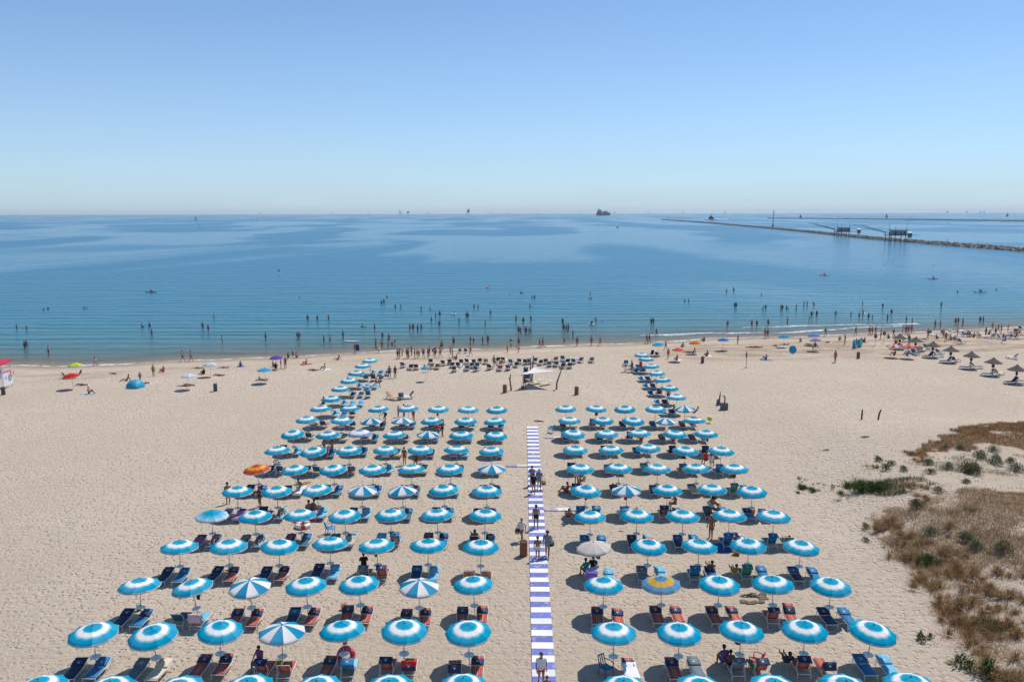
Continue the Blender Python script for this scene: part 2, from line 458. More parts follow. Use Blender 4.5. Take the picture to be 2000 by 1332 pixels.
# ---- the sea
def water_material():
    m = bpy.data.materials.new('sea_water'); m.use_nodes = True
    t = m.node_tree; b = t.nodes['Principled BSDF']
    g = nd(t, 'ShaderNodeNewGeometry'); pos = g.outputs['Position']
    at = nd(t, 'ShaderNodeAttribute', attribute_name='depth')
    sx = nd(t, 'ShaderNodeSeparateColor'); t.links.new(at.outputs['Color'], sx.inputs[0])
    # ruffled wind patches against slicks
    mp = nd(t, 'ShaderNodeMapping'); mp.inputs['Scale'].default_value = (0.0055, 0.0021, 1)
    t.links.new(pos, mp.inputs[0])
    nw = nd(t, 'ShaderNodeTexNoise', i_Scale=1.0, i_Detail=3.0, i_Roughness=0.5, i_Distortion=0.6); t.links.new(mp.outputs[0], nw.inputs['Vector'])
    wr = ramp(t, [(0.45, (0, 0, 0)), (0.53, (1, 1, 1))]); t.links.new(nw.outputs['Fac'], wr.inputs[0])
    # colour of the water body: sandy green in the shallows, blue outside
    cr = ramp(t, [(0.0, (0.14, 0.16, 0.12)), (0.05, (0.075, 0.145, 0.135)), (0.12, (0.03, 0.14, 0.17)), (0.25, (0.012, 0.14, 0.205)), (1.0, (0.0, 0.125, 0.225))])
    t.links.new(sx.outputs[0], cr.inputs[0])
    t.links.new(cr.outputs[0], b.inputs['Base Color'])
    b.inputs['IOR'].default_value = 1.33
    rr = nd(t, 'ShaderNodeMapRange'); rr.inputs['To Min'].default_value = 0.15; rr.inputs['To Max'].default_value = 0.26
    t.links.new(wr.outputs[0], rr.inputs['Value']); t.links.new(rr.outputs[0], b.inputs['Roughness'])
    t.links.new(sx.outputs[1], b.inputs['Alpha'])
    # waves
    def wave(sxx, syy, det, rot=0.0):
        p = nd(t, 'ShaderNodeMapping'); p.inputs['Scale'].default_value = (sxx, syy, 1); p.inputs['Rotation'].default_value = (0, 0, rot)
        t.links.new(pos, p.inputs[0])
        n = nd(t, 'ShaderNodeTexNoise', i_Scale=1.0, i_Detail=det, i_Roughness=0.55, i_Distortion=0.4); t.links.new(p.outputs[0], n.inputs['Vector'])
        return n.outputs['Fac']
    w1 = wave(0.045, 0.22, 2.0, 0.06); w2 = wave(0.28, 0.9, 3.0, -0.1); w3 = wave(1.3, 2.6, 2.0)
    a1 = nd(t, 'ShaderNodeMath', operation='MULTIPLY'); a1.inputs[1].default_value = 1.6; t.links.new(w1, a1.inputs[0])
    a2 = nd(t, 'ShaderNodeMath', operation='MULTIPLY_ADD'); a2.inputs[1].default_value = 0.5; t.links.new(w2, a2.inputs[0]); t.links.new(a1.outputs[0], a2.inputs[2])
    a3 = nd(t, 'ShaderNodeMath', operation='MULTIPLY_ADD'); t.links.new(w3, a3.inputs[0]); t.links.new(a2.outputs[0], a3.inputs[2])
    m3 = nd(t, 'ShaderNodeMapRange'); m3.inputs['To Min'].default_value = 0.07; m3.inputs['To Max'].default_value = 0.15
    t.links.new(wr.outputs[0], m3.inputs['Value']); t.links.new(m3.outputs[0], a3.inputs[1])
    # low swell lines rolling in over the shallows
    pw = nd(t, 'ShaderNodeMapping'); pw.inputs['Scale'].default_value = (0.10, 1.0, 1.0); pw.inputs['Rotation'].default_value = (0, 0, -0.12); t.links.new(pos, pw.inputs[0])
    wt = nd(t, 'ShaderNodeTexWave', wave_type='BANDS', bands_direction='Y', wave_profile='SIN', i_Scale=0.062, i_Distortion=5.5, i_Detail=3.0); wt.inputs['Detail Scale'].default_value = 0.6
    t.links.new(pw.outputs[0], wt.inputs['Vector'])
    fade = ramp(t, [(0.0, (0.5, 0.5, 0.5)), (0.12, (1, 1, 1)), (0.55, (0.35, 0.35, 0.35)), (1.0, (0, 0, 0))]); t.links.new(sx.outputs[0], fade.inputs[0])
    f2 = nd(t, 'ShaderNodeMath', operation='MULTIPLY'); f2.inputs[1].default_value = 0.42; t.links.new(fade.outputs[0], f2.inputs[0])
    a4 = nd(t, 'ShaderNodeMath', operation='MULTIPLY_ADD'); t.links.new(wt.outputs['Fac'], a4.inputs[0]); t.links.new(f2.outputs[0], a4.inputs[1]); t.links.new(a3.outputs[0], a4.inputs[2])
    bp = nd(t, 'ShaderNodeBump', i_Distance=1.0, i_Strength=0.55)
    t.links.new(a4.outputs[0], bp.inputs['Height']); t.links.new(bp.outputs[0], b.inputs['Normal'])
    return m
def depth_attr(X, Y):
    d = np.maximum(0, Y - shore(X)) * 0.0102
    al = 1 - 0.9 * np.exp(-d / 0.075)
    return np.stack([np.clip(d / 2.2, 0, 1), al, 0 * d, 0 * d + 1], -1)
sx_ = np.unique(np.concatenate([-np.geomspace(160, 16000, 24), np.arange(-160, 165, 5.0), np.geomspace(165, 16000, 24)]))
sy_ = np.unique(np.concatenate([np.arange(96, 190, 0.6), np.arange(190, 320, 5.0), np.geomspace(320, 17000, 40)]))
struct('sea', grid_mesh('sea', sx_, sy_, lambda X, Y: 0 * X + SEA, water_material(), {'depth': depth_attr}))
# ---- surf lines
foam_m = bpy.data.materials.new('surf_foam'); foam_m.use_nodes = True
_t = foam_m.node_tree; _b = _t.nodes['Principled BSDF']
_b.inputs['Base Color'].default_value = (0.8, 0.82, 0.82, 1); _b.inputs['Roughness'].default_value = 0.6
_g = nd(_t, 'ShaderNodeNewGeometry')
_mp = nd(_t, 'ShaderNodeMapping'); _mp.inputs['Scale'].default_value = (0.55, 1.6, 1)
_t.links.new(_g.outputs['Position'], _mp.inputs[0])
_n = nd(_t, 'ShaderNodeTexNoise', i_Scale=1.3, i_Detail=6.0, i_Roughness=0.7); _t.links.new(_mp.outputs[0], _n.inputs['Vector'])
_r = ramp(_t, [(0.44, (0, 0, 0)), (0.55, (1, 1, 1))]); _t.links.new(_n.outputs['Fac'], _r.inputs[0])
_t.links.new(_r.outputs[0], _b.inputs['Alpha'])
def foam_strip(pts_fn, x0, x1, w, label):
    b = MB(); X = np.arange(x0, x1, 0.8); vs = []
    for x in X:
        y = pts_fn(x); ww = w * (0.55 + 0.45 * math.sin(x * 0.37) * math.sin(x * 0.11 + 2))
        z = max(SEA, tz(x, y - ww)) + 0.03
        vs += [(x, y - ww, z), (x, y + ww, max(SEA + 0.025, z - 0.02))]
    b.add(vs, [(2 * i, 2 * i + 2, 2 * i + 3, 2 * i + 1) for i in range(len(X) - 1)])
    o = obj('surf_foam', b.mesh('surf_foam', foam_m, True))
    tag(o, label, 'foam', kind='stuff')
foam_strip(lambda x: float(shore(x)) + 0.1, -130, 140, 0.7, 'thin broken white foam edge where the sea meets the sand')
foam_strip(lambda x: float(shore(x)) + 7 + 1.5 * math.sin(x * .1), 22, 78, 1.1, 'small white breaking ripple just off the waterline near the jetty side')
foam_strip(lambda x: float(shore(x)) + 12 + 1.2 * math.sin(x * .13 + 1), 44, 82, 0.9, 'outer white foam ripple line further off the waterline near the jetty side')
# ---- striped walkway of boards
WX0 = at_z(1038, 1290).x; WX1 = at_z(1079, 1290).x
WXC = (at_z(1057.5, 1290).x + at_z(1042.5, 860).x) / 2
def board_mat(name, col, dust):
    m = bpy.data.materials.new(name); m.use_nodes = True; t = m.node_tree; b = t.nodes['Principled BSDF']; b.inputs['Roughness'].default_value = .75
    g = nd(t, 'ShaderNodeNewGeometry'); n = nd(t, 'ShaderNodeTexNoise', i_Scale=2.4, i_Detail=7.0, i_Roughness=.72); t.links.new(g.outputs['Position'], n.inputs['Vector'])
    r = ramp(t, [(dust, (0, 0, 0)), (dust + .22, (1, 1, 1))]); t.links.new(n.outputs['Fac'], r.inputs[0])
    oi = nd(t, 'ShaderNodeObjectInfo'); hv = nd(t, 'ShaderNodeHueSaturation'); hv.inputs['Color'].default_value = (*col, 1)
    mr = nd(t, 'ShaderNodeMapRange'); mr.inputs['To Min'].default_value = .82; mr.inputs['To Max'].default_value = 1.1; t.links.new(oi.outputs['Random'], mr.inputs['Value']); t.links.new(mr.outputs[0], hv.inputs['Value'])
    mx = nd(t, 'ShaderNodeMix', data_type='RGBA'); t.links.new(r.outputs[0], mx.inputs[0]); t.links.new(hv.outputs[0], mx.inputs[6]); mx.inputs[7].default_value = (.54, .45, .36, 1)
    t.links.new(mx.outputs[2], b.inputs['Base Color'])
    return m
m_wh = board_mat('walkway_white_board', (0.76, 0.74, 0.74), .56); m_pu = board_mat('walkway_blue_board', (0.125, 0.155, 0.47), .52)
m_wh2 = board_mat('side_white_board', (0.70, 0.68, 0.67), .40); m_pu2 = board_mat('side_blue_board', (0.20, 0.22, 0.48), .40)
bb = MB().box((0, 0, 0), (0.98, 56.0, 0.03))
yend = at_z(1042, 834).y
wk = struct('walkway', bb.mesh('walkway', mat('walkway_batten', (0.3, 0.27, 0.24))), loc=(WXC, yend - 28.0, 0.018))
pitch_b = 0.62
pl = MB().box((0, 0, 0.03), (1.12, pitch_b - 0.02, 0.035))
me_w = pl.mesh('board', m_wh); me_p = pl.mesh('board', m_pu)
nb = int(56 / pitch_b)
for i in range(nb):
    o = obj('board', me_p if i % 2 else me_w, wk, (random.uniform(-.012, .012), 28 - pitch_b * (i + 0.5), random.uniform(0, 0.006)), (0, 0, random.uniform(-.008, .008)))
pl2 = MB().box((0, 0, 0.03), (0.92, 0.6, 0.035))
m2w = pl2.mesh('board', m_wh2); m2p = pl2.mesh('board', m_pu2)
for (pxs, side, cols, py) in [(1032, -1, 'wp', 910), (1062, 1, 'pwp', 995), (1058, 1, 'pw', 855)]:
    yy = at_z(1050, py).y
    base = MB().box((0, 0, 0), (0.94 * len(cols), 0.5, 0.03)).mesh('side_path', mat('walkway_batten', (0.3, 0.27, 0.24)))
    x0 = WXC + side * (0.58 + 0.47 * len(cols) + (0.5 if py == 855 else 0))
    sp = struct('side_path', base, loc=(x0, yy, 0.018))
    for k, c in enumerate(cols):
        obj('board', m2w if c == 'w' else m2p, sp, (side * (-0.47 * len(cols) + 0.47 + 0.94 * k), 0, 0))
# ================================================================== kits
BLUE = (0.0, 0.315, 0.50); WHITE = (0.84, 0.83, 0.80)
LB = (0.07, 0.42, 0.64)
ring = cloth_radial('parasol_blue_white_ring', [(0.0, BLUE), (0.29, BLUE), (0.36, (0.10, 0.40, 0.58)), (0.41, WHITE), (0.57, WHITE), (0.645, (0.24, 0.52, 0.66)), (0.72, BLUE), (0.955, BLUE), (0.985, LB), (1.0, (0.75, 0.78, 0.8))])
lav = cloth_radial('parasol_faded_violet_ring', [(0.0, (0.15, 0.3, 0.6)), (0.27, (0.15, 0.3, 0.6)), (0.42, WHITE), (0.68, WHITE), (0.82, (0.2, 0.33, 0.62)), (0.95, (0.28, 0.4, 0.66)), (1.0, WHITE)])
pale = cloth_radial('parasol_blue_pale_rim', [(0.0, BLUE), (0.45, BLUE), (0.8, (0.25, 0.52, 0.70)), (0.95, (0.6, 0.7, 0.76)), (1.0, WHITE)])
yel = cloth_radial('parasol_blue_yellow_ring', [(0.0, (0.06, 0.25, 0.45)), (0.30, (0.06, 0.25, 0.45)), (0.36, (0.62, 0.36, 0.04)), (0.62, (0.66, 0.40, 0.07)), (0.70, (0.10, 0.28, 0.48)), (0.95, (0.12, 0.32, 0.52)), (1.0, (0.5, 0.28, 0.03))])
ora = cloth_radial('parasol_orange_bands', [(0.0, (0.5, 0.06, 0.05)), (0.25, (0.5, 0.06, 0.05)), (0.4, (0.7, 0.25, 0.03)), (0.55, (0.75, 0.45, 0.06)), (0.68, (0.6, 0.12, 0.04)), (0.85, (0.48, 0.05, 0.06)), (0.95, (0.62, 0.2, 0.03)), (1.0, (0.62, 0.25, 0.04))])
def plain(n, c, tr=0.18): return cloth_radial(n, [(0.0, c), (0.8, c), (1.0, tuple(min(1, x * 1.1) for x in c))], trans=tr)
m_cblue = plain('canvas_blue', (0.02, 0.27, 0.47)); m_cwhite = plain('canvas_white', (0.76, 0.74, 0.71))
m_beige = plain('canvas_beige', (0.64, 0.58, 0.53))
alu = mat('aluminium_pole', (0.42, 0.43, 0.45), 0.35, metal=0.6)
wpla = mat('white_plastic', (0.76, 0.77, 0.78), 0.4)
NG = 10
def canopy_pt(t_, a, R, zr, rise):
    """point on gore: a in [-1,1] across one gore"""
    th = a * math.pi / NG
    k = 1 - 0.045 * t_ * (1 - a * a)
    x = R * t_ * math.cos(th) * k; y = R * t_ * math.sin(th) * k
    z = zr + rise * (1 - t_ ** 1.45) - 0.035 * t_ * (1 - a * a) * rise / 0.39
    return Vector((x, y, z))
def gore(b, R, zr, rise, rot=0.0, val=0.09, nt=6, na=4):
    q = Matrix.Rotation(rot, 3, 'Z')
    ts = [0.03 + 0.97 * i / nt for i in range(nt + 1)]
    vs = []
    for t_ in ts:
        for j in range(na + 1):
            vs.append(q @ canopy_pt(t_, -1 + 2 * j / na, R, zr, rise))
    rows = len(ts)
    if val:
        for j in range(na + 1):
            p = q @ canopy_pt(1.0, -1 + 2 * j / na, R, zr, rise)
            vs.append(Vector((p.x * 1.004, p.y * 1.004, p.z - val)))
        rows += 1
    W = na + 1
    b.add(vs, [(k * W + j, (k + 1) * W + j, (k + 1) * W + j + 1, k * W + j + 1) for k in range(rows - 1) for j in range(na)])
    if val:
        for q_ in range(na): b.m[-1 - q_] = 2
VAL = mat('valance_shaded_grey', (0.50, 0.49, 0.46), 0.85, trans=0.1)  # grey carries the shade of the sunless front edge, painted all round
def parasol_kit(matA, matB=None, R=1.12, zr=1.86, rise=0.39, table=True, panels=True, pole_m=None, val=0.09, pr=0.019):
    pole_m = pole_m or alu
    kit = []
    b = MB(); b.tube((0, 0, -0.25), (0, 0, 0.9), pr * 1.25, pr * 1.25, 8); b.tube((0, 0, 0.9), (0, 0, zr + rise + 0.03), pr, pr, 8)
    kit.append(P('pole', b.mesh('pole', pole_m, True)))
    if panels:
        b = MB(); gore(b, R, zr, rise, 0, val)
        mA = b.mesh('canopy_panel', [matA, matA, VAL], True); mB = b.mesh('canopy_panel', [matB or matA, matA, VAL], True)
        for k in range(NG): kit.append(P('canopy_panel', mB if k % 2 else mA, rz=2 * math.pi * k / NG))
        b = MB()
        p = [canopy_pt(t_, 1, R, zr, rise) - Vector((0, 0, 0.012)) for t_ in (0.04, 0.35, 0.7, 1.0, 1.025)]
        b.path(p, 0.007, 4)
        mr = b.mesh('rib', wpla)
        for k in range(NG): kit.append(P('rib', mr, rz=2 * math.pi * k / NG))
    else:
        b = MB()
        for k in range(NG):
            b.mi = k % 2
            gore(b, R, zr, rise, 2 * math.pi * k / NG, val, 5, 2)
        kit.append(P('canopy', b.mesh('canopy', [matA, matB or matA, VAL], True)))
    b = MB().lathe([(0.045, zr + rise - 0.02), (0.05, zr + rise + 0.015), (0.02, zr + rise + 0.03), (0.014, zr + rise + 0.075), (0.004, zr + rise + 0.085)], 8)
    kit.append(P('finial', b.mesh('finial', mat('finial_grey', (0.12, 0.14, 0.16)), True)))
    if table:
        b = MB().lathe([(0.05, 0.585), (0.23, 0.60), (0.245, 0.612), (0.245, 0.628), (0.225, 0.632), (0.215, 0.622), (0.05, 0.62)], 18)
        b.tube((0, 0, 0.52), (0, 0, 0.60), 0.04, 0.05, 8)
        kit.append(P('table', b.mesh('table', wpla, True)))
    return kit
KU = {}
def ukit(kind, panels):
    k = (kind, panels)
    if k not in KU:
        ab = {'ring': (ring, None), 'S': (m_cwhite, m_cblue), 'lav': (lav, None), 'pale': (pale, None), 'yel': (yel, None), 'ora': (ora, None), 'bei': (m_beige, None)}[kind]
        KU[k] = parasol_kit(ab[0], ab[1], panels=panels)
    return KU[k]
# ---- sun loungers
redst = stripe_mat('sling_red_stripes', [(0, (0.37, 0.05, 0.045)), (0.12, (0.55, 0.30, 0.18)), (0.24, (0.37, 0.05, 0.045)), (0.36, (0.40, 0.10, 0.07)), (0.58, (0.32, 0.03, 0.03)), (0.72, (0.48, 0.13, 0.09)), (0.86, (0.38, 0.045, 0.04))])
orst = stripe_mat('sling_orange_green_stripes', [(0, (0.12, 0.22, 0.17)), (0.3, (0.62, 0.14, 0.03)), (0.5, (0.5, 0.30, 0.16)), (0.62, (0.62, 0.12, 0.03)), (0.85, (0.5, 0.3, 0.2))])
SL = {'N': mat('sling_navy', (0.012, 0.03, 0.085), 0.7), 'B': mat('sling_blue', (0.008, 0.15, 0.32), 0.7), 'T': mat('sling_turquoise', (0.12, 0.40, 0.58), 0.7),
      'D': mat('sling_teal', (0.015, 0.10, 0.17), 0.7), 'R': redst, 'W': mat('sling_cream', (0.62, 0.52, 0.37), 0.7), 'G': mat('sling_grey', (0.13, 0.16, 0.18), 0.7),
      'O': orst, 'E': mat('sling_green', (0.03, 0.22, 0.14), 0.7), 'K': mat('sling_charcoal', (0.05, 0.055, 0.06), 0.7), 'Y': mat('sling_mustard', (0.45, 0.27, 0.09), 0.7),
      'V': mat('sling_violet', (0.12, 0.09, 0.2), 0.7)}
FLAP = {'N': 'N', 'B': 'B', 'T': 'T', 'D': 'B', 'R': 'N', 'W': 'W', 'G': 'G', 'O': 'O', 'E': 'E', 'K': 'K', 'Y': 'Y', 'V': 'V'}
CN = {'N': 'navy', 'B': 'mid blue', 'T': 'turquoise', 'D': 'dark teal', 'R': 'red striped', 'W': 'cream', 'G': 'grey', 'O': 'orange striped', 'E': 'green', 'K': 'charcoal', 'Y': 'mustard', 'V': 'violet'}
frm = mat('lounger_white_frame', (0.74, 0.75, 0.76), 0.35)
LW = 0.31; SEATZ = 0.36; HY = 0.2
def _slabpatch(b, y0, z0, y1, z1, w, th=0.012, sag=0.0, n=4):
    ny = n; nx = 2
    def fn(u, v):
        y = y0 + (y1 - y0) * v; z = z0 + (z1 - z0) * v
        return (-w + 2 * w * u, y, z - sag * math.sin(math.pi * v) * 0.6 - sag * (1 - (2 * u - 1) ** 2) * math.sin(math.pi * v))
    b.sheet(nx, ny, fn, th)
def lounger_parts(back_deg, flap):
    """head towards +Y; the foot end towards -Y"""
    a = math.radians(back_deg); L = 0.78
    hy, hz = HY + L * math.cos(a), SEATZ + L * math.sin(a)
    out = {}
    b = MB()
    for s in (-1, 1):
        b.path([(s * LW, -0.98, SEATZ - 0.03), (s * LW, HY + 0.62, SEATZ - 0.03)], 0.016, 6)
        b.path([(s * (LW - 0.005), HY, SEATZ), (s * (LW - 0.005), hy, hz)], 0.015, 6)
        if back_deg > 8: b.path([(s * (LW + 0.012), HY + 0.42, SEATZ - 0.02), (s * (LW + 0.012), HY + 0.42 * math.cos(a), SEATZ + 0.42 * math.sin(a))], 0.010, 5)
    b.path([(-LW, -0.98, SEATZ - 0.03), (LW, -0.98, SEATZ - 0.03)], 0.017, 6)
    b.path([(-LW, hy, hz), (LW, hy, hz)], 0.016, 6)
    b.path([(-LW, HY + 0.6, SEATZ - 0.03), (LW, HY + 0.6, SEATZ - 0.03)], 0.014, 6)
    out['frame'] = b
    out['leg'] = []
    for (x, y, sp) in ((-LW, -0.9, -0.03), (LW, -0.9, -0.03), (-LW, HY + 0.5, 0.03), (LW, HY + 0.5, 0.03)):
        out['leg'].append(MB().path([(x, y, SEATZ - 0.04), (x, y + sp, -0.03)], 0.015, 6))
    b = MB(); _slabpatch(b, -0.95, SEATZ + 0.005, HY - 0.01, SEATZ + 0.005, LW - 0.02, sag=0.02); out['seat'] = b
    b = MB(); _slabpatch(b, HY + 0.02, SEATZ + 0.012, hy - 0.02, hz + 0.005, LW - 0.025, sag=0.012); out['backrest'] = b
    b = MB(); e = MB()
    nv = Vector((0, -math.sin(a), math.cos(a))); dv = Vector((0, math.cos(a), math.sin(a)))
    if flap == 'fold':
        o = Vector((0, HY, SEATZ + 0.012))
        p0 = o + dv * 0.06 + nv * 0.035; p1 = o + dv * 0.50 + nv * 0.035
        _slabpatch(b, p0.y, p0.z, p1.y, p1.z, LW + 0.005)
        c, fd, fn_ = o + dv * 0.30 + nv * 0.042, dv, nv
    elif flap == 'up':
        o = Vector((0, hy, hz + 0.03))
        fd = Vector((0, math.cos(math.radians(20)), math.sin(math.radians(-20)))); fn_ = Vector((0, math.sin(math.radians(20)), math.cos(math.radians(20))))
        p0 = o - fd * 0.30; p1 = o + fd * 0.18
        _slabpatch(b, p0.y, p0.z, p1.y, p1.z, LW + 0.01)
        c = o - fd * 0.05 + fn_ * 0.008; fd = -fd
    elif flap == 'drop':
        o = Vector((0, hy + 0.02, hz + 0.02)); fd = Vector((0, 0.35, -0.94)).normalized(); fn_ = Vector((0, 0.94, 0.35)).normalized()
        p1 = o + fd * 0.42
        _slabpatch(b, o.y, o.z, p1.y, p1.z, LW + 0.01)
        c = o + fd * 0.21 + fn_ * 0.02; fd = -fd
    if flap:
        out['sun_flap'] = b
        pts = []
        for k in range(16):
            r = 0.075 if k % 2 == 0 else 0.032
            an = 6.2832 * k / 16
            pts.append(c + Vector((1, 0, 0)) * (r * math.cos(an)) + fd * (r * math.sin(an)))
        e.slab(pts, 0.004, fn_)
        for k in range(7):
            a0 = math.radians(30 + 17 * k)
            q = c + Vector((1, 0, 0)) * (0.125 * math.cos(a0)) + fd * (0.125 * math.sin(a0))
            e.slab([q + Vector((-.012, 0, 0)), q + Vector((.012, 0, 0)), q + Vector((.012, 0, 0)) + fd * .02, q + Vector((-.012, 0, 0)) + fd * .02], 0.004, fn_)
        out['emblem'] = e
    return out, (hy, hz)
LG = {}
for nm, (bd, fl) in {'flat': (13, 'fold'), 'bare': (13, None), 'up': (52, 'up'), 'drop': (50, 'drop'), 'mid': (32, 'fold'), 'sit': (48, None)}.items():
    LG[nm] = lounger_parts(bd, fl)
m_emb = mat('emblem_white', (0.62, 0.66, 0.7), 0.6)
LK = {}
def lkit(var, col, full=True, fcol=None):
    k = (var, col, full, fcol)
    if k in LK: return LK[k]
    g, _ = LG[var]
    fc = SL[fcol or FLAP[col]]
    if full:
        kit = [P('frame', g['frame'].mesh('frame', frm, True))] + [P('leg', l.mesh('leg', frm, True)) for l in g['leg']]
        kit.append(P('seat', g['seat'].mesh('seat', SL[col], True))); kit.append(P('backrest', g['backrest'].mesh('backrest', SL[col], True)))
        if 'sun_flap' in g:
            kit.append(P('sun_flap', g['sun_flap'].mesh('sun_flap', fc, True), [P('emblem', g['emblem'].mesh('emblem', m_emb))]))
    else:
        fr = MB(); fr.add(g['frame'].v, g['frame'].f)
        for l in g['leg']: fr.add(l.v, l.f)
        st = MB(); st.add(g['seat'].v, g['seat'].f); st.add(g['backrest'].v, g['backrest'].f)
        kit = [P('frame', fr.mesh('frame', frm, True)), P('sling', st.mesh('sling', SL[col], True))]
        if 'sun_flap' in g: kit.append(P('sun_flap', g['sun_flap'].mesh('sun_flap', fc, True)))
    LK[k] = kit
    return kit
# ---- towels laid on loungers or on the sand
def towel_mesh(name, col, L=1.5, W=0.7, seed=0, col2=None):
    b = MB()
    r = random.Random(seed); p1, p2 = r.random() * 6, r.random() * 6
    nst = 9
    def fn(u, v): return ((u - .5) * W + 0.02 * math.sin(v * 7 + p1), (v - .5) * L, 0.02 + 0.012 * math.sin(u * 9 + p1) * math.sin(v * 13 + p2))
    b.sheet(4, nst, fn, 0.014)
    me = b.mesh('towel', [mat('towel_' + name, col, 0.9, 0.08, 6)] + ([mat('towel2_' + name, col2, 0.9)] if col2 else []), True)
    if col2:
        me.polygons.foreach_set('material_index', [(int((p.center.y / L + .5) * nst)) % 2 for p in me.polygons])
    return me
def drape_mesh(name, var, col, part='seat'):
    """towel that follows a lounger's seat or hangs over the top of its backrest"""
    (g, (hy, hz)) = LG[var]
    a = math.atan2(hz - SEATZ, hy - HY)
    b = MB()
    if part == 'seat':
        pts = [(-0.98, SEATZ - 0.14), (-0.985, SEATZ + 0.03), (-0.5, SEATZ + 0.02), (HY - 0.02, SEATZ + 0.035), (HY + 0.35 * math.cos(a), SEATZ + 0.05 + 0.35 * math.sin(a))]
    else:
        pts = [(HY + 0.25 * math.cos(a) - 0.02, SEATZ + 0.25 * math.sin(a) + 0.04), (hy - 0.03, hz + 0.05), (hy + 0.05, hz + 0.03), (hy + 0.10, hz - 0.20), (hy + 0.09, hz - 0.42)]
    n = len(pts) - 1
    def fn(u, v):
        k = min(int(v * n), n - 1); f = v * n - k
        y = pts[k][0] + (pts[k + 1][0] - pts[k][0]) * f; z = pts[k][1] + (pts[k + 1][1] - pts[k][1]) * f
        return ((u - .5) * 0.7, y + 0.008 * math.sin(u * 17), z + 0.012 * math.sin(u * 11 + v * 9) + 0.012)
    b.sheet(6, 12, fn, 0.012)
    return b.mesh('towel', mat('towel_' + name, col, 0.9, 0.08, 6), True)
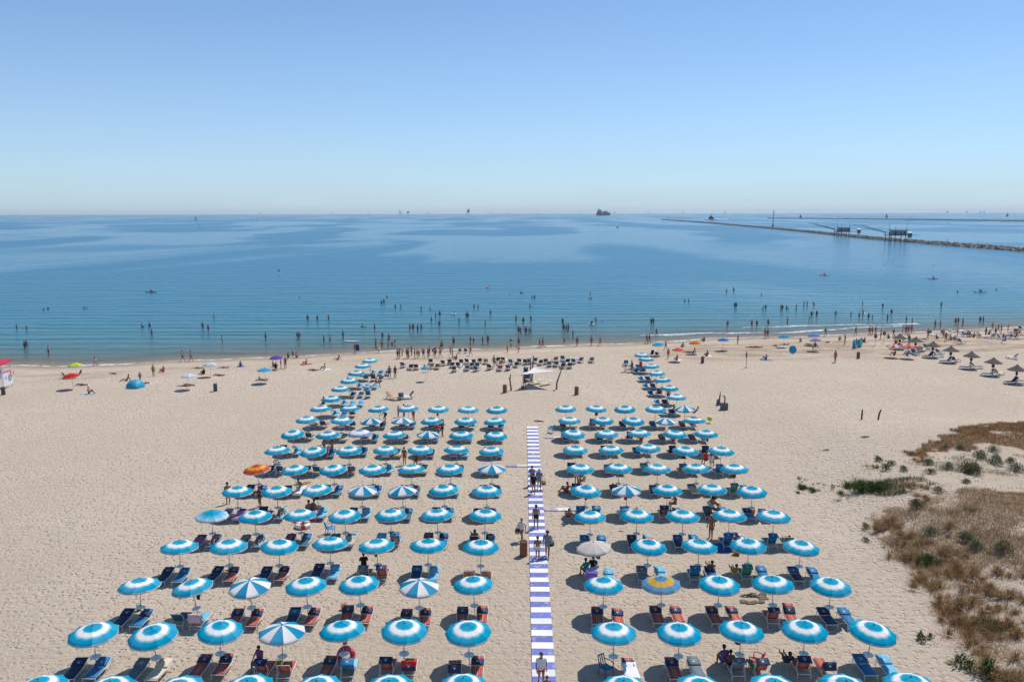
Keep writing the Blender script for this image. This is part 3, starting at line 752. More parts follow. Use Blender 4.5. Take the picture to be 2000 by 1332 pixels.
# ================================================================== people
V3 = Vector
def pose(name):
    """joint positions, figure 1.75 m tall facing +Y"""
    J = dict(pel=V3((0, 0, .95)), chest=V3((0, 0, 1.40)), head=V3((0, .02, 1.63)), up=V3((0, 0, 1)), fwd=V3((0, 1, 0)), tw=V3((1, 0, 0)))
    for s, S in ((-1, 'L'), (1, 'R')):
        J['elb' + S] = V3((s * .26, -.02, 1.12)); J['wri' + S] = V3((s * .28, .06, .88)); J['han' + S] = V3((s * .28, .09, .80))
        J['kne' + S] = V3((s * .10, .015, .50)); J['ank' + S] = V3((s * .105, -.01, .085)); J['toe' + S] = V3((s * .125, .16, .03))
    n = name
    if n == 'walk':
        J['kneL'] = V3((-.09, .16, .53)); J['ankL'] = V3((-.09, .24, .10)); J['toeL'] = V3((-.10, .42, .06))
        J['kneR'] = V3((.09, -.06, .50)); J['ankR'] = V3((.09, -.34, .14)); J['toeR'] = V3((.10, -.19, .03))
        J['elbL'] = V3((-.25, -.12, 1.13)); J['wriL'] = V3((-.25, -.08, .89)); J['hanL'] = V3((-.25, -.05, .81))
        J['elbR'] = V3((.25, .06, 1.13)); J['wriR'] = V3((.23, .25, .96)); J['hanR'] = V3((.22, .32, .92))
    if n == 'akimbo':
        J['elbL'] = V3((-.38, -.05, 1.17)); J['wriL'] = V3((-.22, .06, 1.02)); J['hanL'] = V3((-.15, .10, 1.0))
        J['kneR'] = V3((.13, .05, .50)); J['ankR'] = V3((.17, .04, .085)); J['toeR'] = V3((.22, .20, .03))
    if n == 'fold':
        J['elbL'] = V3((-.27, .06, 1.14)); J['wriL'] = V3((-.04, .20, 1.20)); J['hanL'] = V3((.05, .20, 1.22))
        J['elbR'] = V3((.27, .06, 1.14)); J['wriR'] = V3((.05, .22, 1.16)); J['hanR'] = V3((-.03, .22, 1.17))
    if n == 'reach':
        J['elbL'] = V3((-.36, .12, 1.25)); J['wriL'] = V3((-.44, .34, 1.22)); J['hanL'] = V3((-.46, .42, 1.21))
        J['elbR'] = V3((.40, .05, 1.28)); J['wriR'] = V3((.56, .18, 1.38)); J['hanR'] = V3((.60, .24, 1.42))
        J['kneL'] = V3((-.15, .03, .50)); J['ankL'] = V3((-.2, .0, .085)); J['toeL'] = V3((-.24, .16, .03))
    if n == 'bend':
        J['pel'] = V3((0, -.12, .86)); J['chest'] = V3((0, .26, 1.16)); J['head'] = V3((0, .47, 1.24)); J['up'] = V3((0, .7, .5)).normalized(); J['fwd'] = V3((0, .6, -.75)).normalized()
        for s, S in ((-1, 'L'), (1, 'R')):
            J['elb' + S] = V3((s * .24, .42, .92)); J['wri' + S] = V3((s * .18, .52, .68)); J['han' + S] = V3((s * .16, .56, .60))
            J['kne' + S] = V3((s * .11, .06, .46))
    if n in ('sit', 'sitback'):
        J['pel'] = V3((0, 0, .13)); J['chest'] = V3((0, -.10 if n == 'sit' else -.22, .57)); J['head'] = V3((0, -.05 if n == 'sit' else -.24, .81))
        for s, S in ((-1, 'L'), (1, 'R')):
            J['kne' + S] = V3((s * .14, .38, .40 if n == 'sit' else .26)); J['ank' + S] = V3((s * .13, .62 if n == 'sit' else .76, .075)); J['toe' + S] = V3((s * .15, .80 if n == 'sit' else .90, .08))
            if n == 'sit':
                J['elb' + S] = V3((s * .27, .10, .42)); J['wri' + S] = V3((s * .19, .32, .47)); J['han' + S] = V3((s * .14, .40, .48))
            else:
                J['elb' + S] = V3((s * .30, -.32, .33)); J['wri' + S] = V3((s * .30, -.42, .08)); J['han' + S] = V3((s * .32, -.36, .03))
    if n == 'chair':       # seated on the edge of a lounger, feet on the sand
        J['pel'] = V3((0, 0, .50)); J['chest'] = V3((0, -.03, .95)); J['head'] = V3((0, .03, 1.18))
        for s, S in ((-1, 'L'), (1, 'R')):
            J['kne' + S] = V3((s * .13, .43, .52)); J['ank' + S] = V3((s * .13, .46, .085)); J['toe' + S] = V3((s * .15, .62, .03))
            J['elb' + S] = V3((s * .26, .08, .72)); J['wri' + S] = V3((s * .16, .32, .64)); J['han' + S] = V3((s * .13, .40, .62))
    if n == 'recline':     # on a lounger with raised back, legs along the seat (+Y)
        J['pel'] = V3((0, 0, .47)); J['chest'] = V3((0, -.30, .80)); J['head'] = V3((0, -.38, 1.03))
        for s, S in ((-1, 'L'), (1, 'R')):
            J['kne' + S] = V3((s * .11, .43, .58 if s < 0 else .47)); J['ank' + S] = V3((s * .10, .80, .43)); J['toe' + S] = V3((s * .12, .86, .56))
            J['elb' + S] = V3((s * .27, -.10, .62)); J['wri' + S] = V3((s * .20, .10, .55)); J['han' + S] = V3((s * .16, .18, .55))
    if n in ('lie', 'prone'):
        J['pel'] = V3((0, 0, .115)); J['chest'] = V3((0, -.45, .115)); J['head'] = V3((0, -.69, .115 if n == 'lie' else .17))
        J['up'] = V3((0, -1, 0)); J['fwd'] = V3((0, 0, 1 if n == 'lie' else -1))
        for s, S in ((-1, 'L'), (1, 'R')):
            J['kne' + S] = V3((s * .11, .45, .09 if n != 'lie' or s > 0 else .24)); J['ank' + S] = V3((s * .12, .86 if n != 'lie' or s > 0 else .70, .05)); J['toe' + S] = V3((s * .15, .92 if s > 0 or n != 'lie' else .82, .15 if n == 'lie' else .03))
            if n == 'lie':
                J['elb' + S] = V3((s * .29, -.18, .07)); J['wri' + S] = V3((s * .30, .06, .05)); J['han' + S] = V3((s * .30, .14, .04))
            else:
                J['elb' + S] = V3((s * .34, -.60, .07)); J['wri' + S] = V3((s * .14, -.76, .06)); J['han' + S] = V3((s * .06, -.80, .05))
    if n == 'swim':
        J['pel'] = V3((0, 0, -.10)); J['chest'] = V3((0, .42, .0)); J['head'] = V3((0, .58, .14)); J['up'] = V3((0, .3, 1)).normalized()
        for s, S in ((-1, 'L'), (1, 'R')):
            J['kne' + S] = V3((s * .13, -.42, -.16)); J['ank' + S] = V3((s * .13, -.82, -.14)); J['toe' + S] = V3((s * .15, -.96, -.12))
            J['elb' + S] = V3((s * .34, .52, .0)); J['wri' + S] = V3((s * .46, .72, .01)); J['han' + S] = V3((s * .5, .8, .01))
    return J
def body_caps(J):
    up_t = (J['chest'] - J['pel']).normalized()
    X = J['tw']
    caps = []
    def c(p, q, r0, r1, tg): caps.append((V3(p), V3(q), r0, r1, tg))
    for s in (-1, 1):
        c(J['pel'] + X * s * .055, J['pel'] + X * s * .05 + up_t * .12, .115, .10, 'pelvis')
        c(J['pel'] + X * s * .05 + up_t * .12, J['chest'] + X * s * .075 - up_t * .06, .098, .108, 'torso')
    c(J['chest'] - X * .16, J['chest'] + X * .16, .066, .066, 'shoulder')
    neck = J['head'] - J['up'] * .09
    c(J['chest'] + up_t * .0, neck, .062, .05, 'neck')
    c(J['head'] - J['up'] * .045 + J['fwd'] * .012, J['head'] + J['up'] * .035, .076, .092, 'head')
    c(J['head'] - J['up'] * .085 + J['fwd'] * .045, J['head'] - J['up'] * .06 + J['fwd'] * .05, .040, .042, 'face')
    c(J['head'] - J['up'] * .005 + J['fwd'] * .085, J['head'] - J['up'] * .03 + J['fwd'] * .105, .014, .020, 'face')
    for s, S in ((-1, 'L'), (1, 'R')):
        c(J['head'] + X * s * .088 - J['up'] * .015, J['head'] + X * s * .092 + J['up'] * .015, .016, .018, 'face')
        sh = J['chest'] + X * s * .185 - up_t * .01
        c(sh, J['elb' + S], .056, .042, 'uarm'); c(J['elb' + S], J['wri' + S], .042, .029, 'farm'); c(J['wri' + S], J['han' + S], .032, .034, 'hand')
        hip = J['pel'] + X * s * .085 - up_t * .02
        c(hip, J['kne' + S], .093, .060, 'thigh'); c(J['kne' + S], J['ank' + S], .060, .038, 'shin')
        c(J['kne' + S] * .72 + J['ank' + S] * .28 - J['fwd'] * .012, J['kne' + S] * .5 + J['ank' + S] * .5 - J['fwd'] * .01, .055, .048, 'shin')
        c(J['ank' + S] - V3((0, 0, .02)), J['toe' + S], .042, .030, 'foot')
    return caps
BODY = {}
def make_body(n):
    J = pose(n); caps = body_caps(J)
    b = MB()
    for (p, q, r0, r1, tg) in caps: b.capsule(p, q, r0, r1, 10)
    me0 = b.mesh('tmp', [])if False else None
    raw = bpy.data.meshes.new('tmp'); raw.from_pydata(b.v, [], b.f); raw.update()
    o = bpy.data.objects.new('tmp', raw); C.objects.link(o)
    md = o.modifiers.new('r', 'REMESH'); md.mode = 'VOXEL'; md.voxel_size = 0.022; md.use_smooth_shade = True
    sm = o.modifiers.new('s', 'SMOOTH'); sm.factor = 0.5; sm.iterations = 2
    dg = bpy.context.evaluated_depsgraph_get()
    me = bpy.data.meshes.new_from_object(o.evaluated_get(dg))
    bpy.data.objects.remove(o)
    nv = len(me.vertices)
    co = np.empty(nv * 3); me.vertices.foreach_get('co', co); co = co.reshape(-1, 3)
    no = np.empty(nv * 3); me.vertices.foreach_get('normal', no); no = no.reshape(-1, 3)
    best = np.full(nv, 9.0); tg = np.zeros(nv, int); tt = np.zeros(nv)
    names = ['pelvis', 'torso', 'shoulder', 'neck', 'head', 'face', 'uarm', 'farm', 'hand', 'thigh', 'shin', 'foot']
    for (p, q, r0, r1, g) in caps:
        p_ = np.array(p); d = np.array(q) - p_; L2 = d @ d
        t = np.clip(((co - p_) @ d) / L2, 0, 1)
        dist = np.linalg.norm(co - p_ - t[:, None] * d, axis=1) - (r0 + (r1 - r0) * t)
        k = dist < best
        best[k] = dist[k]; tg[k] = names.index(g); tt[k] = t[k]
    fs = [tuple(f.vertices) for f in me.polygons]
    def T(*a): return np.isin(tg, [names.index(x) for x in a])
    hc = np.array(J['head']); hu = np.array(J['up']); hf = np.array(J['fwd'])
    rel = co - hc
    sel = {
        'trunks': T('pelvis') | (T('thigh') & (tt < .42)) | (T('torso') & (tt < .05)),
        'briefs': (T('pelvis') & (tt < .85)) | (T('thigh') & (tt < .10)),
        'bra': T('torso') & (tt > .52) & (tt < .92),
        'shirt': T('torso', 'shoulder', 'pelvis') | (T('uarm') & (tt < .62)),
        'dress': T('torso', 'shoulder', 'pelvis') | (T('thigh') & (tt < .62)),
        'hair': (T('head', 'face', 'neck') & (((rel @ hu) > .045) | (((rel @ hf) < -.012) & ((rel @ hu) > -.085)))),
    }
    sel['longhair'] = sel['hair'] | ((T('neck', 'shoulder', 'torso') & ((rel @ hf) < -.03) & ((rel @ hu) > -.36) & (np.abs(rel @ np.array(J['tw'])) < .10)))
    parts = {}
    for k, s in sel.items():
        off = {'hair': .014, 'longhair': .018, 'dress': .02, 'shirt': .017, 'trunks': .014}.get(k, .008)
        ff = [f for f in fs if all(s[i] for i in f)]
        ids = sorted({i for f in ff for i in f}); mp = {i: j for j, i in enumerate(ids)}
        pv = [tuple(co[i] + no[i] * off) for i in ids]
        parts[k] = (pv, [tuple(mp[i] for i in f) for f in ff])
    # fingers, each its own tapered chain rooted in the palm
    fb = MB()
    for s, S in ((-1, 'L'), (1, 'R')):
        h = J['han' + S]; d = (h - J['wri' + S]).normalized()
        side = d.cross(J['fwd']); side = side.normalized() if side.length > .2 else J['tw'].copy()
        pn = side.cross(d).normalized()
        for k, (o_, l_) in enumerate(((-.024, .062), (-.008, .074), (.008, .07), (.024, .055))):
            r = h + side * o_ + d * .02; m1 = r + d * l_ * .6; m2 = m1 + d * l_ * .35 + pn * .018
            fb.path([r, m1, m2], [.009, .008, .006], 5)
        r = h + side * -.03 - d * .03
        fb.path([r, r + side * -.03 + d * .025, r + side * -.035 + d * .055 + pn * .008], [.010, .009, .007], 5)
    bm_v = [tuple(x) for x in co] + [tuple(x) for x in fb.v]
    bm_f = fs + [tuple(i + nv for i in f) for f in fb.f]
    BODY[n] = dict(v=bm_v, f=bm_f, parts=parts, cache={})
    bpy.data.meshes.remove(me); bpy.data.meshes.remove(raw)
for n_ in ('stand', 'walk', 'akimbo', 'fold', 'reach', 'bend', 'sit', 'sitback', 'chair', 'recline', 'lie', 'prone', 'swim'):
    make_body(n_)
SKIN = [mat('skin_%d' % i, c, 0.55, 0.05, 9) for i, c in enumerate([(0.34, 0.17, 0.10), (0.26, 0.12, 0.07), (0.42, 0.23, 0.15), (0.19, 0.085, 0.05), (0.30, 0.14, 0.085)])]
HAIR = {'dark': mat('hair_dark', (0.02, 0.014, 0.01), 0.6), 'brown': mat('hair_brown', (0.07, 0.035, 0.018), 0.6), 'blond': mat('hair_blond', (0.36, 0.22, 0.09), 0.6), 'grey': mat('hair_grey', (0.35, 0.34, 0.32), 0.6)}
COL = {'black': (0.012, 0.012, 0.014), 'navy': (0.012, 0.022, 0.07), 'red': (0.5, 0.03, 0.03), 'blue': (0.03, 0.12, 0.4), 'teal': (0.02, 0.22, 0.24), 'white': (0.68, 0.68, 0.68), 'grey': (0.22, 0.23, 0.26),
       'green': (0.04, 0.22, 0.06), 'orange': (0.6, 0.16, 0.03), 'pink': (0.6, 0.10, 0.22), 'yellow': (0.62, 0.45, 0.04), 'purple': (0.14, 0.06, 0.25), 'lime': (0.4, 0.6, 0.03)}
CLO = {k: mat('cloth_' + k, v, 0.85) for k, v in COL.items()}
def pmesh(n, part, m):
    B = BODY[n]; k = (part, m.name)
    if k not in B['cache']:
        v, f = (B['v'], B['f']) if part == 'body' else B['parts'][part]
        me = bpy.data.meshes.new(part); me.from_pydata(v, [], f); me.materials.append(m)
        me.polygons.foreach_set('use_smooth', [True] * len(me.polygons)); me.update()
        B['cache'][k] = me
    return B['cache'][k]
PEOPLE = []
def person(loc, pose_, rz, label, wear, hair='dark', skin=None, h=1.75, group=None):
    """wear: list of (garment, colour)"""
    sk = SKIN[skin if skin is not None else random.randrange(len(SKIN))]
    nmz = {'trunks': 'trunks', 'briefs': 'briefs', 'bra': 'bikini_top', 'shirt': 'shirt', 'dress': 'dress'}
    kit = [P('body', pmesh(pose_, 'body', sk))]
    kit.append(P('hair', pmesh(pose_, 'longhair' if hair.startswith('long ') else 'hair', HAIR[hair.replace('long ', '')])))
    for g, c in wear: kit.append(P(nmz[g], pmesh(pose_, g, CLO[c])))
    s = h / 1.75
    o = thing('person', kit, label, 'person', loc, rz, group, scale=(s, s, s))
    PEOPLE.append(o)
    return o
# ========================================================= parasols and loungers in rows
ROWS_L = {
 0: [(75, 1341), (210, 1341), (348, 1343), (484, 1339), (621, 1340), (762, 1340), (905, 1337)],
 1: [(182, 1232), (302, 1233), (425, 1226), (548, 1232, 'S'), (670, 1228), (787, 1226), (916, 1228)],
 2: [(271, 1142), (383, 1143), (489, 1141, 'S'), (599, 1140), (703, 1137), (817, 1142, 'S'), (927, 1138)],
 3: [(348, 1066), (445, 1064), (542, 1064), (643, 1060), (737, 1063), (835, 1063), (938, 1065)],
 4: [(412, 1005, 'pale'), (498, 1006), (587, 1004), (674, 1004), (763, 1003), (855, 1003), (946, 1004)],
 5: [(462, 958), (541, 957), (621, 955), (706, 956, 'S'), (787, 957, 'S'), (868, 955), (950, 957)],
 6: [(505, 914, 'ora'), (578, 915), (653, 914), (728, 915), (804, 915), (880, 914), (960, 914, 'S')],
 7: [(543, 878), (614, 879), (681, 878), (752, 877), (820, 877), (890, 877), (961, 879)],
 8: [(574, 845), (641, 848), (704, 845, 'lav'), (771, 848), (834, 848, 'S'), (901, 848), (967, 849)],
 9: [(600, 818), (666, 820), (726, 821, 'S'), (786, 821, 'S'), (844, 821), (909, 821), (969, 822)],
 10: [(627, 797), (684, 797), (741, 798), (799, 797), (856, 798), (914, 799), (971, 799)]}
ROWS_R = {
 0: [(1221, 1341), (1366, 1341), (1510, 1338), (1649, 1338), (1784, 1336)],
 1: [(1199, 1232), (1327, 1231), (1446, 1228), (1573, 1226), (1697, 1227)],
 2: [(1179, 1140), (1294, 1137, 'yel'), (1404, 1137), (1513, 1137), (1623, 1140)],
 3: [(1165, 1067, 'bei'), (1265, 1063), (1364, 1064), (1463, 1062), (1562, 1065)],
 4: [(1153, 1007), (1244, 1005), (1334, 1006), (1425, 1005), (1511, 1006)],
 5: [(1142, 956), (1225, 956, 'S'), (1303, 955), (1391, 954), (1470, 957)],
 6: [(1132, 914), (1208, 913), (1284, 914), (1361, 913), (1436, 914)],
 7: [(1123, 877), (1195, 877), (1266, 874), (1337, 878), (1407, 879)],
 8: [(1117, 845), (1186, 846), (1250, 845), (1317, 846), (1380, 846)],
 9: [(1112, 820), (1177, 820), (1235, 820), (1299, 821, 'S'), (1358, 821)],
 10: [(1106, 797), (1163, 797), (1222, 797), (1281, 797), (1338, 797, 'S')]}
EDGE_L = [(647, 778), (665, 759), (682, 743), (696, 728), (709, 714), (723, 704)]
EDGE_R = [(1321, 775), (1307, 757), (1294, 741), (1283, 728), (1273, 715), (1262, 701), (1253, 693)]
# lounger codes: colour letter, then u = raised back facing the sea with flap up, d = raised with flap hanging, s = raised no flap, m = half raised, . = none
LC_L = {
 1: ['N B', 'G W', 'R R', 'Ru Rs', 'R Bu', 'Ru Rd', 'Rd R'],
 2: ['N B', 'Ds Ts', 'R R', 'N R', 'R R', 'R R', 'R R'],
 3: ['N B', 'N R', 'N R', 'N T', 'Gu Ru', 'N T', 'Os Os'],
 4: ['N B', 'D T', 'N D', 'B B', 'T Bu', 'N B', 'Ns B'],
 5: ['T N', 'Nu T', 'B T', 'N T', 'N D', 'N B', 'N B'],
 6: ['N B', 'N W', 'B B', 'D B', 'N B', 'B T', 'N B']}
LC_R = {
 1: ['. R', 'R G', 'Gu Ru', 'Ru Rd', 'B T'],
 2: ['R R', 'R R', 'R R', 'Ru Rm', 'N B'],
 3: ['Tu T', 'G T', 'Bu B', 'Eu B', 'N B'],
 4: ['B B', 'N T', 'N B', 'Bu T', 'Bu Es'],
 5: ['Bu Bu', 'Tu T', 'Nu B', 'N B', 'B N'],
 6: ['Nu T', 'N B', 'N K', 'N B', 'Eu D']}
KN = {'ring': 'blue and white ringed parasol', 'S': 'blue and white segmented parasol', 'lav': 'faded violet ringed parasol', 'pale': 'blue parasol with pale rim', 'yel': 'blue and yellow ringed parasol', 'ora': 'orange and red parasol', 'bei': 'plain beige parasol'}
PB = {}
LPOS = {}
rr_ = random.Random(5)
def put_lounger(base, dx, code, label, full, group='loungers paired under the parasols'):
    col = code[0]; v = {'': 'flat', 'u': 'up', 'd': 'drop', 's': 'sit', 'm': 'mid'}[code[1:]]
    flip = v in ('up', 'drop', 'sit')
    x, y = base.x + dx, base.y - 0.68 + rr_.uniform(-.08, .08)
    rz = rr_.uniform(-.07, .07) + (math.pi if flip else 0)
    if flip: y -= 0.1
    fc = None
    if col == 'R' and code.endswith('d'): fc = 'N'
    if col in 'NB' and not code[1:] and rr_.random() < .3: fc = {'N': 'B', 'B': 'N'}[col]
    z = tz(x, y)
    return thing('sun_lounger', lkit(v, col, full, fc), label, 'lounger', (x, y, z), rz, group, scale=(1, 0.80, 1)), v
def row(blk, r, pts):
    n = len(pts)
    for i, p in enumerate(pts):
        kind = p[2] if len(p) > 2 else 'ring'
        c = at_z(p[0], p[1], 1.95)
        z = tz(c.x, c.y)
        k = (n - i) if blk == 'L' else (i + 1)
        side = 'dune side' if blk == 'R' else 'open side'
        where = '%s from walkway, %s full row from sea, %s' % (ORD[k], ORD[11 - r], side)
        pk = 'ring' if kind == 'ring' else kind
        tilt = (rr_.gauss(0, .035), rr_.gauss(0, .035))
        if blk == 'R' and r == 1 and i == 4: tilt = (-.02, .10)
        if blk == 'L' and r == 1 and i == 2: tilt = (-.10, .0)
        if blk == 'L' and r == 3 and i == 3: tilt = (-.09, .0)
        s = rr_.uniform(.97, 1.03)
        thing('parasol', ukit(kind, r <= 7), KN[kind] + ', ' + where, 'parasol', (c.x, c.y, z), rr_.uniform(0, 6.28), 'parasols set out in rows', tilt, (s, s, 1))
        PB[(blk, r, i)] = c
        if r == 0: continue
        tb = (LC_L if blk == 'L' else LC_R).get(r)
        if tb: codes = tb[i].split()
        else:
            codes = [rr_.choice(['N', 'N', 'D', 'B', 'Nu', 'Bu', 'K']), rr_.choice(['B', 'B', 'T', 'T', 'N', 'Bu', 'Ds', 'D'])]  # first of each pair leans darker, parasol shade put into its sling colour
        for j, cd in enumerate(codes):
            if cd == '.': continue
            dx = ((-.64, .42) if blk == 'L' else (-.38, .72))[j]
            inner = (j == 1) == (blk == 'L')
            lb = '%s %s lounger, %s parasol from walkway, %s full row from sea, %s' % ('inner' if inner else 'outer', CN[cd[0]], ORD[k], ORD[11 - r], side)
            LPOS[(blk, r, i, j)] = put_lounger(Vector((c.x, c.y, 0)), dx, cd, lb, r <= 7)
for r_, p_ in ROWS_L.items(): row('L', r_, p_)
for r_, p_ in ROWS_R.items(): row('R', r_, p_)
for blk, ed in (('L', EDGE_L), ('R', EDGE_R)):
    side = 'dune side' if blk == 'R' else 'open side'
    for i, p in enumerate(ed):
        c = at_z(p[0], p[1], 1.95); z = tz(c.x, c.y)
        c = at_z(p[0], p[1], 1.95 + z)
        nth = ORD[len(ed) - i]
        thing('parasol', ukit('ring', False), 'blue and white parasol, %s from waterline in single file running seaward, %s' % (nth, side), 'parasol', (c.x, c.y, z), rr_.uniform(0, 6.28), 'parasols in single file towards the sea', (rr_.gauss(0, .02), rr_.gauss(0, .02)))
        sgn = 1 if blk == 'L' else -1
        for j in range(3 if blk == 'L' else 2):
            cd = rr_.choice(['B', 'T', 'N', 'Ku', 'Bu', 'T', 'D'])
            lb = '%s lounger %s from pole of parasol %s from waterline, single file, %s' % (CN[cd[0]], ORD[j + 1], nth, side)
            put_lounger(Vector((c.x, c.y, 0)), sgn * (0.55 + 0.95 * j) , cd, lb, False, 'loungers along the single file of parasols')
# towels over particular loungers
for (key, var, nm, colr, part, lb) in [
    (('L', 1, 5, 1), 'drop', 'crimson', (0.55, 0.02, 0.03), 'top', 'crimson towel hung over the raised back of a striped lounger'),
    (('R', 1, 0, 1), 'flat', 'white', (0.7, 0.7, 0.74), 'seat', 'white towel spread on a striped lounger beside the blue chair'),
    (('L', 1, 4, 1), 'up', 'aqua', (0.25, 0.5, 0.6), 'seat', 'aqua towel lying on the lounger near a pink inflatable'),
    (('R', 3, 0, 0), 'up', 'purple', (0.34, 0.09, 0.5), 'top', 'purple towel over a turquoise lounger beneath the plain beige parasol'),
    (('R', 1, 2, 1), 'up', 'green', (0.05, 0.22, 0.10), 'seat', 'dark green towel on a striped lounger beside a red beach chair'),
    (('L', 2, 1, 1), 'sit', 'pinkwhite', (0.62, 0.42, 0.48), 'top', 'pink and white towel on raised lounger back, second row'),
    (('L', 5, 0, 1), 'flat', 'rose', (0.62, 0.22, 0.42), 'seat', 'rose pink towel covering a navy lounger by the outermost parasol'),
    (('R', 5, 1, 0), 'up', 'paleaqua', (0.55, 0.62, 0.66), 'seat', 'pale towel on the turquoise raised lounger under a segmented parasol'),
    (('R', 9, 1, 0), None, 'violet', (0.30, 0.12, 0.36), 'top', 'violet towel on a lounger back near the end of the walkway')]:
    if key in LPOS:
        lo, v = LPOS[key]
        t_ = one('towel', drape_mesh(nm, v, colr, part), lb, 'towel', lo.location, lo.rotation_euler[2], scale=(1, .80, 1))

# more towels and sunbathers on the loungers
TW = {'coral': (.58, .16, .12), 'sand': (.5, .42, .3), 'sky': (.2, .42, .62), 'white2': (.68, .68, .68), 'lilac': (.36, .30, .44), 'mint': (.25, .5, .4), 'sun': (.55, .46, .2), 'magenta': (.4, .10, .2)}
TN = {'coral': 'coral', 'sand': 'sand coloured', 'sky': 'sky blue', 'white2': 'plain white', 'lilac': 'lilac', 'mint': 'mint green', 'sun': 'sunny yellow', 'magenta': 'magenta'}
_dm = {}
ro = random.Random(77)
skip = {('L', 1, 5, 1), ('R', 1, 0, 1), ('L', 1, 4, 1), ('R', 3, 0, 0), ('R', 1, 2, 1), ('L', 2, 1, 1), ('L', 5, 0, 1), ('R', 5, 1, 0), ('R', 9, 1, 0), ('L', 1, 3, 0), ('L', 4, 6, 0), ('R', 1, 2, 0), ('R', 1, 3, 0)}
keys = [k for k in LPOS if k not in skip]
tk = ro.sample([k for k in keys if k[1] >= 4], 26)
def where_l(k):
    n = 7 - k[2] if k[0] == 'L' else k[2] + 1
    inner = (k[3] == 1) == (k[0] == 'L')
    return '%s lounger, %s parasol from walkway, %s full row, %s side' % ('inner' if inner else 'outer', ORD[n], ORD[11 - k[1]], 'dune' if k[0] == 'R' else 'open')
for k in tk:
    lo, v = LPOS[k]; c = ro.choice(list(TW)); part = 'seat' if v in ('flat', 'mid', 'bare') or ro.random() < .4 else 'top'
    if (c, v, part) not in _dm: _dm[(c, v, part)] = drape_mesh(c, v, TW[c], part)
    one('towel', _dm[(c, v, part)], '%s towel on %s' % (TN[c], where_l(k)), 'towel', lo.location, lo.rotation_euler[2], 'towels on the loungers', scale=(1, .8, 1))
for k in ro.sample([k for k in keys if k not in tk and k[1] >= 4], 44):
    lo, v = LPOS[k]; c = ro.choice(list(CLO)); rz = lo.rotation_euler[2]
    fem = ro.random() < .45
    wear = [('briefs', c), ('bra', c)] if fem else [('trunks', c)]
    flat = v in ('flat', 'mid', 'bare')
    off = Vector((0, .1 if flat else .13, 0)); off.rotate(Euler((0, 0, rz)))
    pz = .375 if flat else .0
    person(lo.location + off + Vector((0, 0, pz)), ('prone' if ro.random() < .4 else 'lie') if flat else 'recline', rz + math.pi, '%s %s on %s' % (c, 'bikini' if fem else 'trunks', where_l(k)) if False else 'person in %s %s on %s' % (c, 'bikini' if fem else 'trunks', where_l(k)), wear, ro.choice(['dark', 'brown', 'blond', 'grey']), None, ro.uniform(1.5, 1.68), 'sunbathers on the loungers')
# ========================================================= people and things on the beach
R_ = math.radians
def GP(px, py): return G(px, py)
TOC = lambda a=0: math.pi + a   # facing the camera
pp = person
# --- on and beside the walkway
pp(GP(1057, 1339), 'walk', TOC(.05), 'person in grey vest and red shorts walking along the striped walkway', [('shirt', 'white'), ('trunks', 'red')], 'brown', 0, 1.72)
pp(GP(1068, 1372), 'walk', TOC(0), 'bare-chested child following the person in red shorts on the walkway', [('trunks', 'navy')], 'brown', 4, 1.35)
pp(GP(1050, 1093), 'walk', 0.0, 'bare-backed person in white shorts on the walkway beside the wooden bin', [('trunks', 'white')], 'dark', 1, 1.6)
pp(GP(1069, 1089), 'walk', -.1, 'person in grey T-shirt and shorts with dark shoulder bag beside the walkway', [('shirt', 'grey'), ('trunks', 'grey')], 'brown', 0, 1.86)
pp(GP(1019, 1057), 'walk', TOC(-.5), 'long-haired person in white top carrying a blue and yellow bag', [('shirt', 'white'), ('briefs', 'white')], 'long blond', 0, 1.68)
pp(GP(1047, 1033), 'walk', .1, 'bare-backed person in black trunks alone on the walkway', [('trunks', 'black')], 'dark', 0, 1.8)
pp(GP(1042, 965), 'walk', 0, 'person in black T-shirt and pink shorts on the walkway', [('shirt', 'black'), ('trunks', 'pink')], 'dark', 2, 1.75)
pp(GP(1053, 957), 'walk', 0, 'person in grey shirt carrying a yellow and blue bag on the walkway', [('shirt', 'grey'), ('trunks', 'grey')], 'grey', 0, 1.78)
pp(GP(1039, 949), 'walk', 0, 'person in grey clothes walking ahead of the black T-shirt on the walkway', [('shirt', 'grey'), ('trunks', 'navy')], 'brown', 1, 1.72)
def bag_mesh(c1, c2, s=1.0):
    b = MB()
    b.lathe([(.10 * s, 0), (.17 * s, .04 * s), (.19 * s, .18 * s)], 10, sy=.55)
    b.mi = 1
    b.lathe([(.19 * s, .18 * s), (.18 * s, .30 * s), (.15 * s, .36 * s)], 10, sy=.55)
    b.path([(-.12 * s, 0, .34 * s), (-.07 * s, 0, .56 * s), (.07 * s, 0, .56 * s), (.12 * s, 0, .34 * s)], .012 * s, 5)
    return b.mesh('bag', [mat('bag_' + c1, COL[c1], .8), mat('bag_' + c2, COL[c2], .8)], True)
def bag_at(px, py, z, c1, c2, lb, s=1.0, dx=0, dy=0, group=None):
    p = GP(px, py); one('bag', bag_mesh(c1, c2, s), lb, 'bag', (p.x + dx, p.y + dy, p.z + z), 0.4, group)
bag_at(1019, 1057, .52, 'yellow', 'navy', 'blue and yellow beach bag held by the long-haired person', 1.1, -.27, .02)
bag_at(1053, 957, .42, 'blue', 'yellow', 'yellow and blue beach bag carried along the walkway', 1.15, .36, 0)
bag_at(1069, 1089, .78, 'black', 'grey', 'dark shoulder bag worn by the person in grey', 1.1, .26, 0)
